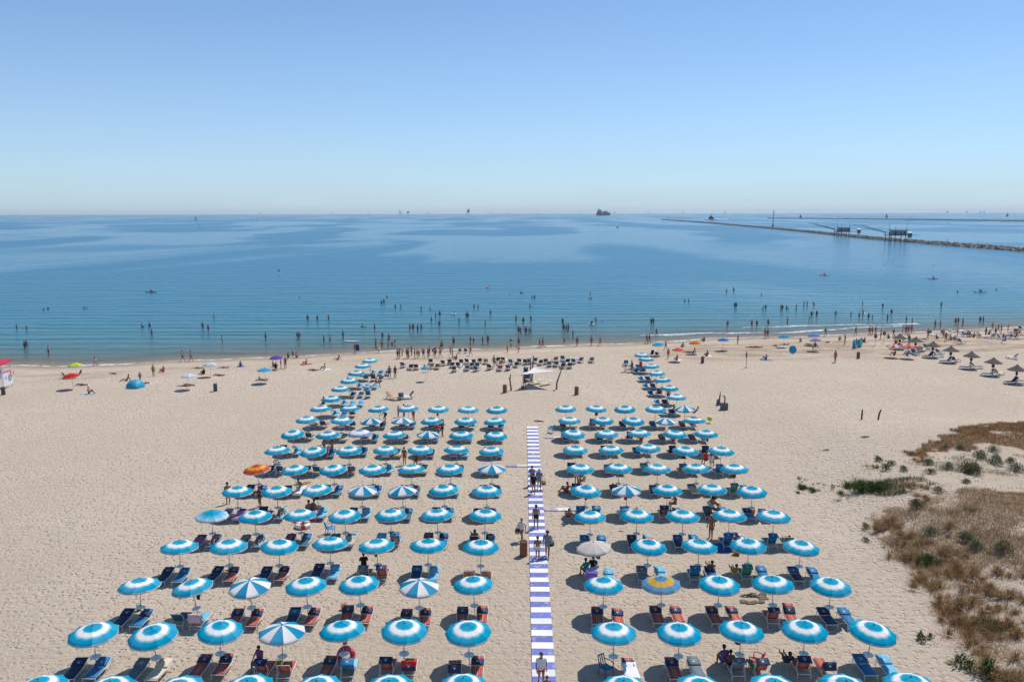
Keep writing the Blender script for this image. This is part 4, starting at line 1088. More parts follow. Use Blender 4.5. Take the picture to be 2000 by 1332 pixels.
# --- among the parasols
among = [
 (446, 984, 'stand', 0.6, 'person in grey shorts standing beyond the outermost parasol of the sixth row', [('trunks', 'grey')], 'dark', 1, 1.75),
 (508, 990, 'fold', 2.5, 'person in dark swimsuit standing between outer parasols near the pink towel', [('briefs', 'black'), ('bra', 'black')], 'dark', 3, 1.68),
 (634, 893, 'reach', 1.3, 'bare-chested person in white trunks leaning by a parasol next to red shorts', [('trunks', 'white')], 'dark', 4, 1.72),
 (649, 884, 'chair', 2.0, 'person in red shorts seated on a lounger beside a standing bather', [('trunks', 'red')], 'dark', 0, 1.7),
 (790, 908, 'stand', 2.8, 'person in patterned red bikini standing among the loungers of the fifth row', [('briefs', 'red'), ('bra', 'red')], 'dark', 1, 1.66),
 (814, 910, 'chair', 3.0, 'person in black swimwear seated under a ringed parasol', [('trunks', 'black')], 'dark', 3, 1.7),
 (864, 852, 'stand', -1.2, 'person in navy trunks standing beside a segmented parasol', [('trunks', 'navy')], 'brown', 0, 1.78),
 (857, 851, 'bend', 1.4, 'person in red top bending beside the one in navy trunks', [('shirt', 'red'), ('trunks', 'white')], 'dark', 1, 1.65),
 (752, 823, 'bend', 1.0, 'person bending over a turquoise lounger in the seaward rows', [('trunks', 'black')], 'dark', 3, 1.72),
 (778, 815, 'reach', -1.0, 'child with outstretched arm among the seaward parasols', [('trunks', 'navy')], 'dark', 1, 1.3),
 (789, 817, 'stand', -2.0, 'person in brown swimwear standing under a seaward parasol', [('trunks', 'orange')], 'dark', 3, 1.6),
 (808, 822, 'stand', 1.0, 'person in red shorts standing under a seaward parasol', [('trunks', 'red')], 'dark', 1, 1.6),
 (1126, 946, 'stand', 2.7, 'person in pale swimwear standing beneath the first dune-side parasol of its row', [('trunks', 'white')], 'brown', 2, 1.7),
 (1133, 945, 'reach', 1.9, 'person in yellow swimwear standing close beside another under a parasol', [('briefs', 'yellow')], 'dark', 0, 1.66),
 (1107, 962, 'sit', 1.2, 'person in red trunks sitting on the sand near the walkway', [('trunks', 'red')], 'dark', 1, 1.7),
 (1141, 949, 'chair', 1.8, 'person in white shirt seated with back to the walkway', [('shirt', 'white'), ('trunks', 'white')], 'dark', 0, 1.7),
 (1388, 1052, 'stand', 2.2, 'tanned person with grey cap standing beside a blue mat', [('briefs', 'orange')], 'grey', 1, 1.74),
 (1318, 994, 'chair', 1.9, 'tanned person seated upright on a lounger facing sideways', [('briefs', 'black')], 'brown', 1, 1.66),
 (1386, 1003, 'bend', -1.5, 'person with pale hair leaning over a colourful bag', [('trunks', 'white')], 'blond', 0, 1.7),
 (1379, 908, 'chair', 0.3, 'person in dark red shirt seated under a dune-side parasol', [('shirt', 'red'), ('trunks', 'black')], 'dark', 3, 1.75),
 (1388, 912, 'chair', -.5, 'person in white shirt seated next to the dark red shirt', [('shirt', 'white'), ('trunks', 'navy')], 'dark', 1, 1.7),
 (508, 1306, 'chair', TOC(-.4), 'person in printed swimsuit and dark hat seated on a raised striped lounger', [('dress', 'purple')], 'dark', 1, 1.68),
 (711, 1116, 'chair', 0.2, 'person in brown top seated beneath a ringed parasol, tenth loungers', [('shirt', 'black'), ('trunks', 'black')], 'dark', 3, 1.7),
 (926, 1061, 'recline', 0.2, 'bare-chested person reclining on a navy lounger by the walkway', [('trunks', 'black')], 'brown', 4, 1.75),
 (604, 1008, 'chair', 0.5, 'dark-haired person seated in front of a pink swim ring', [('briefs', 'black')], 'dark', 4, 1.68),
 (614, 1006, 'chair', -.6, 'bare-backed person seated beside another near a pink swim ring', [('trunks', 'pink')], 'dark', 0, 1.7),
 (590, 958, 'recline', -.5, 'person in printed shorts sunbathing on a lounger near a pink-striped towel', [('trunks', 'teal')], 'brown', 0, 1.72),
 (1413, 1306, 'chair', 0.2, 'dark-haired person seated on the grey lounger near a red chair', [('shirt', 'purple'), ('trunks', 'black')], 'dark', 3, 1.72),
 (1426, 1310, 'chair', 0.0, 'second dark-haired person seated beside the one on the grey lounger', [('briefs', 'black')], 'dark', 3, 1.5),
 (1536, 1306, 'recline', 0.0, 'person in dark clothes lying back on a striped lounger under a parasol', [('shirt', 'navy'), ('trunks', 'black')], 'dark', 3, 1.72),
 (1144, 1127, 'chair', 0.4, 'dark-haired person seated beneath the plain beige parasol', [('shirt', 'teal'), ('trunks', 'black')], 'dark', 3, 1.68),
 (1158, 1123, 'chair', -.2, 'second dark-haired person seated beneath the plain beige parasol', [('shirt', 'black'), ('trunks', 'black')], 'dark', 1, 1.72),
 (1110, 1018, 'recline', 0.1, 'person in navy trunks reclining on the outer of two blue loungers', [('trunks', 'navy')], 'brown', 1, 1.72),
 (1434, 1130, 'recline', 0.0, 'person in lime shorts reclining with legs up on a green lounger', [('trunks', 'lime')], 'brown', 4, 1.72),
 (1492, 1130, 'lie', 0, 'person lying with legs raised on a blue lounger', [('trunks', 'white')], 'brown', 2, 1.7),
 (1387, 1123, 'recline', 0, 'person in blue trunks reclining behind a raised blue lounger flap', [('trunks', 'blue')], 'dark', 3, 1.72),
 (1101, 857, 'chair', 0.2, 'person in aqua wrap seated at the end of the walkway', [('dress', 'teal')], 'dark', 3, 1.7),
 (735, 756, 'chair', -1.3, 'person in red swimsuit seated sideways on a white lounger', [('dress', 'red')], 'dark', 1, 1.68),
 (720, 757, 'lie', -1.4, 'person lying on a lounger next to a red swimsuit', [('trunks', 'orange')], 'brown', 2, 1.7),
 (761, 739, 'stand', 0.2, 'person in brown swimwear standing alone on open sand facing the sea', [('trunks', 'black')], 'dark', 1, 1.75),
 (772, 738.5, 'stand', -.3, 'taller slim person standing beside another on open sand facing the sea', [('briefs', 'black'), ('bra', 'black')], 'dark', 3, 1.72),
 (679, 745, 'sit', 0.5, 'child sitting by the single file of parasols', [('trunks', 'blue')], 'brown', 0, 1.3),
 (632, 789, 'sit', 0.3, 'dark-haired person sitting under the innermost single-file parasol', [('trunks', 'navy')], 'dark', 3, 1.7),
 (1234, 727, 'stand', 2.0, 'tanned person standing by a pink lounger near the dune-side file', [('trunks', 'orange')], 'dark', 1, 1.75),
 (1251, 726, 'akimbo', -1.0, 'tanned person with hand on hip near the dune-side file', [('trunks', 'red')], 'dark', 1, 1.75),
 (1305, 785, 'stand', 2.8, 'person in navy shorts standing in the dune-side file of parasols', [('trunks', 'navy')], 'brown', 0, 1.75),
 (1316, 812, 'chair', 1.0, 'person in black and white clothing seated under a segmented parasol', [('dress', 'black')], 'dark', 3, 1.75),
 (1356, 813, 'recline', 1.3, 'sunburnt person reclining with legs out beside a segmented parasol', [('trunks', 'red')], 'brown', 4, 1.72),
 (1024.5, 757, 'stand', -.4, 'person with long brown hair standing in the shade of the white sail', [('briefs', 'black')], 'long brown', 1, 1.72)]
for a in among:
    pp(GP(a[0], a[1]), a[2], a[3], a[4], a[5], a[6], a[7], a[8], 'people among the parasols')
# --- blue mat, floats, chairs, toys
def disc_ring(R, r, c1, c2, nm):
    b = MB(); b.torus(R, r, (0, 0, r), 24, 10)
    me = b.mesh('swim_ring', [mat('ring_' + c1, COL[c1], .35), mat('ring_' + c2, COL[c2], .35)], True)
    me.polygons.foreach_set('material_index', [1 if (i // 10) % 6 in (0, 1) else 0 for i in range(len(me.polygons))])
    return me
one('swim_ring', disc_ring(.42, .17, 'white', 'red', ''), 'large white and red inflatable ring on the sand', 'swim ring', GP(592, 1029), 0)
one('swim_ring', disc_ring(.34, .12, 'pink', 'pink', ''), 'pink inflatable ring beside two seated people', 'swim ring', GP(618, 1013), 0)
one('swim_ring', disc_ring(.34, .14, 'pink', 'red', ''), 'hot pink inflatable leaning behind a turquoise-towelled lounger', 'swim ring', GP(676, 1291) + Vector((0, .15, .25)), 0, tilt=(1.2, 0))
one('swim_ring', disc_ring(.26, .11, 'pink', 'white', ''), 'small pink ring among turquoise loungers near the blue mat', 'swim ring', GP(1436, 1060) + Vector((0, 0, .38)), 0, tilt=(.3, 0))
one('swim_ring', disc_ring(.30, .12, 'orange', 'green', ''), 'orange and green striped inflatable near a colourful bag', 'swim ring', GP(1397, 1000) + Vector((0, 0, .4)), 0, tilt=(.6, 0))
b = MB(); b.sheet(4, 4, lambda u, v: ((u - .5) * 1.6, (v - .5) * 1.5, .03 + .008 * math.sin(u * 9) * math.sin(v * 8)), .03)
one('beach_mat', b.mesh('beach_mat', mat('mat_blue', (.015, .09, .33), .8), True), 'plain blue beach mat spread on the sand', 'mat', GP(1408, 1070), .1)
def chair_kit(colr, nm):
    m = mat('chair_' + nm, colr, .4)
    k = []
    b = MB(); b.sheet(4, 4, lambda u, v: ((u - .5) * .48, (v - .5) * .46, .42 - .02 * math.sin(math.pi * u)), .03); k.append(P('seat', b.mesh('seat', m, True)))
    b = MB()
    for i in range(4):
        x = -.18 + .12 * i; b.path([(x, -.23, .42), (x * 1.05, -.32, .66), (x * .95, -.38, .88)], .028, 6)
    b.path([(-.2, -.38, .88), (.2, -.38, .88)], .03, 6); k.append(P('backrest', b.mesh('backrest', m, True)))
    for sx in (-1, 1):
        for sy in (-1, 1):
            b = MB(); b.path([(sx * .22, sy * .21, .42), (sx * .27, sy * .27 , -.02)], [.026, .02], 6); k.append(P('leg', b.mesh('leg', m, True)))
        b = MB(); b.path([(sx * .24, .22, .42), (sx * .29, .24, .62), (sx * .29, -.05, .66), (sx * .22, -.30, .64)], .022, 6); k.append(P('armrest', b.mesh('armrest', m, True)))
    return k
thing('chair', chair_kit((.02, .24, .55), 'blue'), 'bright blue plastic armchair standing alone on the sand', 'chair', GP(645, 1042), -1.0)
thing('chair', chair_kit((.02, .14, .28), 'deepblue'), 'deep blue chair at the innermost dune-side parasol', 'chair', GP(1183, 1317), -2.5)
thing('chair', chair_kit((.6, .03, .03), 'red'), 'bright red plastic chair beside a green towel', 'chair', GP(1476, 1303), .9)
thing('chair', chair_kit((.02, .11, .3), 'navyblue'), 'blue chair next to the orange and red parasol', 'chair', GP(541, 915), .2)
thing('chair', chair_kit((.05, .33, .45), 'aqua'), 'aqua folding chair beside the end of the walkway', 'chair', GP(1076, 845), 1.2)
def bucket(colr):
    b = MB(); b.lathe([(.07, 0), (.10, .20), (.105, .20), (.09, .19), (.065, .02)], 12); b.path([(-.1, 0, .2), (-.06, 0, .3), (.06, 0, .3), (.1, 0, .2)], .008, 4)
    return b.mesh('toy_bucket', mat('toy_' + colr, COL[colr], .4), True)
for (px, py, c, lb) in [(1441, 1084, 'orange', 'orange toy bucket by the blue mat'), (1435, 1083, 'yellow', 'yellow toy bucket by the blue mat'), (272, 1192, 'green', 'green toy bucket at a pole near the outer parasols'), (450, 1112, 'red', 'red toy bucket at a pole in the third near row'), (545, 1302, 'yellow', 'yellow toy bucket beside the printed swimsuit'), (671, 1190, 'orange', 'orange toy bucket between striped loungers'), (1471, 1003, 'orange', 'orange toy bucket by a parasol pole')]:
    one('toy_bucket', bucket(c), lb, 'bucket', GP(px, py), 0, scale=(1.5, 1.5, 1.4))
# bags hanging from poles
hb = [(('R', 1, 2), 'black'), (('R', 1, 3), 'navy'), (('L', 1, 5), 'navy'), (('L', 1, 4), 'orange'), (('L', 3, 4), 'green'), (('R', 3, 0), 'teal'), (('R', 6, 4), 'red'), (('R', 5, 3), 'black'), (('R', 5, 1), 'red'), (('R', 5, 0), 'black'), (('L', 6, 6), 'teal'), (('L', 5, 2), 'grey'), (('L', 5, 2), 'black'), (('R', 8, 2), 'red'), (('R', 8, 3), 'red'), (('R', 8, 4), 'teal'), (('L', 10, 4), 'red'), (('L', 2, 1), 'navy'), (('R', 7, 3), 'black'), (('R', 10, 1), 'black')]
for i, (k, c) in enumerate(hb):
    p = PB[k]; side = 'dune side' if k[0] == 'R' else 'open side'
    n = 8 - k[2] - 1 if k[0] == 'L' else k[2] + 1
    one('hanging_bag', bag_mesh(c, c, .9), '%s bag hung on pole of %s parasol from walkway, %s full row, %s' % (c, ORD[n], ORD[11 - k[1]], side), 'bag', (p.x + (.1 if i % 2 else -.1), p.y - .06, 1.18), .5 * i, 'bags hung on parasol poles')
# --- wooden and grey bins
def slat_bin_kit():
    k = []; m = mat('bin_wood', (.27, .105, .035), .7, .2, 6)
    n = 14
    bs = MB().box((0, 0, .5), (.012, .085, .98)); me = None
    for i in range(n):
        a = 6.2832 * i / n
        b = MB(); b.box((.24 * math.cos(a), .24 * math.sin(a), .5), (.02, .095, 1.0 + .02 * math.sin(i * 5)), Matrix.Rotation(a, 3, 'Z'))
        k.append(P('slat', b.mesh('slat', m)))
    b = MB(); b.lathe([(.2, .02), (.215, .96), (.215, .97), (.19, .97)], 16); k.append(P('liner', b.mesh('liner', mat('bin_liner', (.06, .05, .045), .8), True)))
    b = MB(); b.torus(.245, .012, (0, 0, .85), 20, 6); b.torus(.245, .012, (0, 0, .15), 20, 6); k.append(P('hoop', b.mesh('hoop', mat('hoop_iron', (.1, .08, .07), .5))))
    return k
SB = slat_bin_kit()
for (px, py, lb) in [(1022.5, 1085, 'tall brown wooden slatted bin standing beside the striped walkway'), (986, 767, 'brown wooden slatted bin beside the forked post of the sail'), (1126, 771, 'brown wooden slatted bin alone on open sand near the leaning post')]:
    thing('wooden_bin', SB, lb, 'bin', GP(px, py), 0, 'brown wooden bins')
def drum_kit():
    m = mat('bin_drum', (.075, .085, .08), .5, .15, 5)
    b = MB(); b.lathe([(.22, 0), (.24, .03), (.24, .3), (.25, .32), (.24, .34), (.24, .62), (.25, .64), (.24, .66), (.24, .95), (.255, .97), (.23, .98), (.22, .6)], 16)
    k = [P('drum', b.mesh('drum', m, True))]
    b = MB(); b.torus(.24, .02, (0, 0, .96), 20, 6); k.append(P('rim', b.mesh('rim', mat('bin_rim', (.28, .28, .27), .5), True)))
    return k
DK = drum_kit()
for (px, py, lb) in [(421, 764, 'dark drum bin on open sand behind the sunbathers by the purple parasol'), (1372, 709, 'dark drum bin behind the red-orange beach parasol'), (1676, 700, 'dark drum bin in front of the two turquoise boards'), (7, 771, 'dark drum bin at the foot of the lifeguard tower')]:
    thing('drum_bin', DK, lb, 'bin', GP(px, py), 0, 'dark drum bins on the sand')
# --- white sail shade on driftwood posts
wood = mat('driftwood', (.16, .115, .085), .85, .25, 5)
pL = GP(999, 763); pR = GP(1086.5, 760.5); pK = GP(1040, 744)
b = MB(); b.path([pL + Vector((0, 0, -.2)), pL + Vector((-.12, 0, .8)), pL + Vector((-.2, .02, 1.45)), pL + Vector((-.1, .05, 2.15))], [.11, .10, .09, .05], 8)
b.path([pL + Vector((-.18, .02, 1.4)), pL + Vector((-.36, .02, 1.72))], [.07, .04], 7)
one('driftwood_post', b.mesh('driftwood_post', wood, True), 'forked driftwood post beside the wooden bin and white sail', 'post', (0, 0, 0), group='posts of the sail shade')
b = MB(); b.path([pR + Vector((0, 0, -.2)), pR + Vector((.08, 0, .9)), pR + Vector((.34, 0, 1.7)), pR + Vector((.78, 0.05, 2.95))], [.11, .10, .09, .05], 8)
one('driftwood_post', b.mesh('driftwood_post', wood, True), 'long leaning driftwood post tied to the corner of the sail', 'post', (0, 0, 0), group='posts of the sail shade')
greyw = mat('post_greywood', (.17, .165, .17), .8, .2, 5)
b = MB(); b.path([pK + Vector((-.1, 0, -.2)), pK + Vector((0, 0, 1.5)), pK + Vector((.12, 0, 3.4))], [.12, .11, .08], 8)
b.path([pK + Vector((-.32, .1, -.2)), pK + Vector((-.28, .1, 1.5)), pK + Vector((-.24, .1, 3.1))], [.09, .09, .07], 8)
one('driftwood_post', b.mesh('driftwood_post', greyw, True), 'tall grey double post holding up the back of the sail', 'post', (0, 0, 0), group='posts of the sail shade')
cA = at_z(1013, 733, 1.9); cA = Vector((at_z(1013, 733, 1.9).x, pL.y + .2, 0)); 
def on_y(px, py, y):
    d = ray(px, py); t = y / d.y
    return Vector((d.x * t, y, CAM_H + d.z * t))
sA = on_y(1013, 732.5, pL.y + .4); sB = on_y(1086, 724.5, pR.y + .6); sC = on_y(1044, 716, pK.y - .3)
sM = (sA + sB + sC) / 3 - Vector((0, 0, .18))
def sail_fn(u, v):
    # v: 0 at the back corner, 1 along the front edge A-B; edges curve inwards
    p = sC.lerp(sA.lerp(sB, u), v)
    e = 4 * u * (1 - u) * v
    inw = (sM - p) * (.22 * (4 * v * (1 - v)) * (2 * abs(u - .5)) ** 2 + .30 * e * v * v)
    sag = Vector((0, 0, -.25 * e * (1 - v) * 2))
    return p + inw + sag
b = MB(); b.sheet(14, 12, sail_fn, .012)
sh = one('sail_shade', b.mesh('sail_shade', mat('sail_cloth', (.74, .72, .70), .8, trans=.15), True), 'white triangular sail shade stretched between driftwood posts', 'sail shade', (0, 0, 0))
b = MB()
b.path([sB, pR + Vector((.66, .05, 2.65))], .012, 4); b.path([sA, pL + Vector((-.15, .02, 1.8))], .012, 4); b.path([sC, pK + Vector((.02, 0, 2.2))], .012, 4)
obj('guy_rope', b.mesh('guy_rope', mat('rope', (.45, .40, .33), .9)), sh)
for (px, py, z, lb) in [(1047, 746, .2, 'cream lounger behind the sail, left empty beside the grey double post'), (1067, 748, .2, 'cream lounger in the sun nearest the leaning post')]:
    thing('sun_lounger', lkit('bare', 'W', True), lb, 'lounger', GP(px, py + 4), -.9, 'cream loungers by the sail', scale=(1, 1.0, 1))
thing('sun_lounger', lkit('up', 'N', True), 'navy lounger with raised flap behind the white sail', 'lounger', GP(1027, 731), math.pi, scale=(1, .9, 1))
thing('sun_lounger', lkit('up', 'D', True), 'dark teal lounger standing in the shade under the sail edge', 'lounger', GP(1030, 744), math.pi, scale=(1, .9, 1))
one('beach_bag', bag_mesh('teal', 'teal', 1.2), 'teal bag at the feet of the person under the sail', 'bag', GP(1021, 760), 0)
# --- plastic loungers near the water
pl_list = [(788,718,'V'),(802,722,'K'),(814,722,'K'),(842,711,'K'),(842,720,'Y'),(854,721,'G'),(867,714,'K'),(879,712,'K'),(884,718,'K'),(896,718,'K'),(888,726,'K'),(902,712,'K'),(914,711,'K'),(926,712,'K'),(937,710,'K'),(922,719,'K'),(933,719,'K'),(949,711,'Y'),(912,724,'G'),(931,725,'B'),(957,722,'N'),(971,708,'K'),(984,708,'K'),(977,714,'Y'),(976,724,'R'),(993,723,'V'),(999,712,'G'),(1008,717,'K'),(1015,711,'K'),(1027,712,'K'),(1033,711,'E'),(1044,709,'K'),(1055,713,'K'),(1067,711,'K'),(1074,716,'G'),(1084,707,'R'),(1086,716,'B'),(1100,705,'B'),(1102,715,'K'),(1099,719,'K'),(1108,711,'N'),(1113,719,'K'),(1121,711,'B'),(1133,708,'V'),(1155,708,'G')]
wfr = mat('plastic_frame_white', (.72, .72, .72), .45)
def plastic_kit(col):
    k = []
    g, (hy, hz) = LG['sit']
    b = MB()
    for s in (-1, 1):
        b.box((s * .33, -.2, .33), (.06, 1.55, .06)); 
    b.box((0, -.96, .33), (.7, .06, .06)); b.box((0, .56, .33), (.7, .06, .06))
    k.append(P('frame', b.mesh('frame', wfr)))
    for s in (-1, 1):
        for y in (-.8, .45):
            l = MB(); l.box((s * .33, y, .14), (.07, .09, .32)); k.append(P('leg', l.mesh('leg', wfr)))
    k.append(P('seat', g['seat'].mesh('seat', wfr if col == 'K' else SL[col], True)))
    k.append(P('backrest', g['backrest'].mesh('backrest', SL[col], True)))
    b = MB()
    for s in (-1, 1): b.tube((s * .32, HY, SEATZ), (s * .32, hy, hz), .03, .03, 6)
    b.tube((-.32, hy, hz), (.32, hy, hz), .03, .03, 6)
    k.append(P('back_frame', b.mesh('back_frame', wfr)))
    return k
PKc = {}
pl_sorted = sorted(pl_list)
for i, (px, py, c) in enumerate(pl_sorted):
    if c not in PKc: PKc[c] = plastic_kit(c)
    thing('plastic_lounger', PKc[c], 'plastic lounger, %s sling, %s counting from open-side file in waterline cluster' % (CN[c], ORD[i + 1]), 'lounger', GP(px, py), math.pi + random.uniform(-.35, .35), 'plastic loungers clustered by the waterline')
for (px, py, c, rz, lb) in [(764, 780, 'Y', .9, 'mustard plastic lounger lying on open sand seaward of the rows'), (784, 779, 'G', 3.2, 'grey plastic lounger with raised back on open sand seaward of the rows'), (797, 779, 'K', -1.2, 'white plastic lounger beside the grey one seaward of the rows'),
                            (1222, 714, 'B', 3.1, 'blue and white plastic lounger near two tanned people'), (1227, 727, 'R', 1.3, 'reddish plastic lounger turned sideways near two tanned people')]:
    if c not in PKc: PKc[c] = plastic_kit(c)
    thing('plastic_lounger', PKc[c], lb, 'lounger', GP(px, py), rz)
# --- beach parasols brought by visitors
def vis_parasol(px, py, colr, nm, lb, R=.95, colb=None, lie=False, grp=None):
    """px,py = canopy centre"""
    mA = plain('vis_' + nm, colr); mB = plain('visb_' + nm, colb) if colb else None
    k = parasol_kit(mA, mB, R=R, zr=1.72, rise=.36, table=False, panels=False, val=.06, pr=.014)
    if not lie:
        c = at_z(px, py, 1.3); z = tz(c.x, c.y); c = at_z(px, py, z + 1.85); z = tz(c.x, c.y)
        thing('beach_parasol', k, lb, 'parasol', (c.x, c.y, z), .4, grp, (random.uniform(-.08, .05), random.uniform(-.06, .06)))
    else:
        p = GP(px, py); a = R_(98)
        o = thing('beach_parasol', k, lb, 'parasol', p + Vector((0, 1.15, .88)), .0, grp, (a * .93, 0))
        o.rotation_euler = (R_(112), 0, R_(lie)); o.location = p + Vector((0, 1.1, R * .8))
vis_parasol(148, 712, (.32, .55, .02), 'lime', 'lime green and yellow parasol above beach chairs', .95, (.65, .6, .05))
vis_parasol(141, 733, (.62, .03, .02), 'red', 'red parasol beside the lime green one', 1.0)
vis_parasol(410, 711, (.42, .58, .66), 'iceblue', 'pale ice-blue parasol over a striped mat', .95, (.6, .68, .72))
vis_parasol(368, 733, (.6, .64, .72), 'lilacwhite', 'low white and lilac parasol over sunbathers', .95, (.45, .5, .66))
vis_parasol(540, 698, (.16, .08, .38), 'purple', 'purple parasol above a group by the waterline', 1.0)
vis_parasol(517, 722, (.02, .32, .55), 'cyan', 'cyan parasol tilted low beside the purple one', 1.0)
vis_parasol(832, 718, (.02, .33, .52), 'skyblue', 'small bright blue parasol shading one reclining person', .6)
vis_parasol(1287, 673, (.02, .36, .60), 'azure', 'azure parasol seaward of the dune-side file', 1.0)
vis_parasol(1358, 670, (.65, .15, .03), 'orange', 'orange parasol beside the sunbathers near the waterline', .95)
vis_parasol(1324, 683, (.66, .06, .03), 'redorange', 'red-orange parasol with a person seated at its pole', .95)
vis_parasol(1413, 664, (.03, .22, .55), 'royal', 'royal blue parasol close to the surf', .95)
vis_parasol(1532, 658, (.02, .30, .60), 'midblue', 'mid blue parasol close to the surf', .95)
vis_parasol(1591, 655, (.03, .20, .55), 'deep', 'deep blue parasol near the seated violet group', 1.1)
vis_parasol(1594, 665, (.22, .16, .5), 'violet', 'violet parasol in front of the deep blue one', 1.0)
vis_parasol(1747, 675, (.62, .04, .04), 'cherry', 'cherry red parasol by the thatched shades', 1.1, (.6, .55, .52))
vis_parasol(1776, 677, (.62, .05, .05), 'scarlet', 'scarlet and white parasol by the thatched shades', 1.1, (.66, .2, .2))
# turquoise pop-up tents
def tent(colr, nm, s=1.0):
    b = MB()
    b.sheet(10, 8, lambda u, v: (math.cos(math.pi * u) * 1.15 * s * math.cos(v * 1.45), (v - .15) * 1.2 * s, math.sin(math.pi * u) * 1.05 * s * math.cos(v * 1.45) ** .8 + .005), .02)
    return b.mesh('beach_tent', mat('tent_' + nm, colr, .5, trans=.2), True)
one('beach_tent', tent((.03, .38, .58), 'turq'), 'turquoise pop-up beach shelter on the sand', 'tent', GP(265, 757), TOC(.5))
b = MB(); b.lathe([(.62, -.03), (.66, 0), (.62, .03)], 22, (0, 0, .68), M=Matrix.Rotation(R_(80), 3, 'X'))
one('round_tent', b.mesh('round_tent', mat('tent_blue', (.02, .27, .47), .5), True), 'round blue folded beach shelter standing on edge', 'tent', GP(1548, 691), .2)
for (px, py, lb) in [(1668, 681, 'turquoise inflatable board held upright beside another'), (1678, 679, 'turquoise inflatable board behind its twin, held upright')]:
    b = MB(); b.box((0, 0, .62), (.62, .12, 1.25)); b.ball((0, 0, 1.2), .31, 12, 6, (1, .2, 1)); b.ball((0, 0, .08), .31, 12, 6, (1, .2, .3))
    one('inflatable_board', b.mesh('inflatable_board', mat('board_turq', (.01, .33, .45), .4), True), lb, 'board', GP(px, py), .3)
# --- thatched parasols
thm = mat('thatch', (.115, .10, .09), .95, .35, 14)
def thatch_kit():
    k = []
    b = MB(); b.tube((0, 0, -.2), (0, 0, 2.25), .06, .05, 8); k.append(P('post', b.mesh('post', mat('thatch_post', (.12, .085, .06), .85, .2, 6), True)))
    b = MB(); rr = random.Random(3)
    def cone(R0, z0, z1, n=24):
        vs = []; 
        for i in range(n):
            a = 6.2832 * i / n; j = 1 + rr.uniform(-.05, .05)
            vs.append((R0 * j * math.cos(a), R0 * j * math.sin(a), z0 + rr.uniform(-.05, .02)))
        for i in range(n):
            a = 6.2832 * i / n; vs.append((R0 * .5 * math.cos(a), R0 * .5 * math.sin(a), z0 + (z1 - z0) * .62 + rr.uniform(-.02, .02)))
        vs.append((0, 0, z1))
        fs = [(i, (i + 1) % n, n + (i + 1) % n, n + i) for i in range(n)] + [(n + i, n + (i + 1) % n, 2 * n) for i in range(n)]
        b.add(vs, fs)
    cone(1.3, 1.85, 2.42); cone(.75, 2.12, 2.55); cone(.3, 2.38, 2.68)
    k.append(P('thatch_roof', b.mesh('thatch_roof', thm)))
    b = MB()
    for i in range(420):
        a = rr.uniform(0, 6.2832); r0 = rr.choice([1.2, 1.2, .68, 1.0]); z0 = {1.2: 1.9, 1.0: 2.0, .68: 2.16}[r0]
        p = Vector((r0 * math.cos(a), r0 * math.sin(a), z0 + .03)); d = Vector((math.cos(a), math.sin(a), -.45)) * rr.uniform(.12, .26); s = Vector((-math.sin(a), math.cos(a), 0)) * .02
        b.add([p - s, p + s, p + d], [(0, 1, 2)])
    st = b.mesh('straw', thm); k.append(P('straw', st))
    b = MB(); b.lathe([(.3, .78), (.32, .80), (.32, .84), (.05, .84)], 14); k.append(P('table', b.mesh('table', mat('thatch_table', (.10, .07, .05), .8), True)))
    b = MB(); b.box((0, 0, 1.4), (.34, .3, .42)); k.append(P('locker', b.mesh('locker', mat('thatch_locker', (.07, .045, .03), .7))))
    return k
TK = thatch_kit()
th = [(1758, 656), (1789, 662), (1823, 671), (1858, 680), (1898, 691), (1941, 703), (1987, 717)]
for i, (px, py) in enumerate(th):
    c = at_z(px, py, 2.2); z = tz(c.x, c.y); c = at_z(px, py, 2.15 + z)
    thing('thatched_parasol', TK, 'dark thatched parasol, %s of the slanting row counted from the surf' % ORD[i + 1], 'parasol', (c.x, c.y, z), i * .7, 'thatched parasols', scale=(.85, .85, .95))
    for j in (-1, 1):
        cc = random.choice(['K', 'G', 'N', 'W', 'K'])
        if cc not in PKc: PKc[cc] = plastic_kit(cc)
        thing('plastic_lounger', PKc[cc], '%s plastic lounger %s the %s thatched parasol from the surf' % (CN[cc], 'on the seaward flank of' if j > 0 else 'on the landward flank of', ORD[i + 1]), 'lounger', (c.x + .8 * j, c.y - .1 + .3 * j, tz(c.x + .8 * j, c.y)), math.pi * .5 * j + random.uniform(-.5, .5), 'loungers by the thatched parasols')
ex = sorted([(1786, 693), (1800, 686), (1834, 692), (1779, 664), (1818, 655), (1853, 653), (1860, 662), (1885, 658), (1897, 655), (1876, 671), (1917, 660), (1935, 661), (1954, 663), (1970, 656), (1977, 663), (1984, 651), (1995, 645), (1978, 701), (1872, 648), (1843, 655), (1770, 668), (1905, 651), (1810, 682)])
for i, (px, py) in enumerate(ex):
    cc = ['K', 'G', 'N', 'W', 'D'][i % 5]
    if cc not in PKc: PKc[cc] = plastic_kit(cc)
    thing('plastic_lounger', PKc[cc], '%s plastic lounger, %s counting from cherry red parasol among those scattered by thatched parasols' % (CN[cc], ORD[i + 1]), 'lounger', GP(px, py), random.uniform(0, 6.28), 'loungers scattered by the thatched parasols')
for (px, py, lb) in [(1709, 676, 'thin post with grey bundle nearest the turquoise boards'), (1726, 670, 'thin post with grey bundle nearest the thatched row')]:
    b = MB(); b.tube((0, 0, -.2), (0, 0, 2.2), .03, .025, 7); b.lathe([(.05, 1.3), (.28, 1.45), (.24, 1.9), (.08, 2.15)], 10)
    one('closed_shade', b.mesh('closed_shade', mat('closed_shade', (.16, .14, .13), .8, .2, 5), True), lb, 'post', GP(px, py), 0)
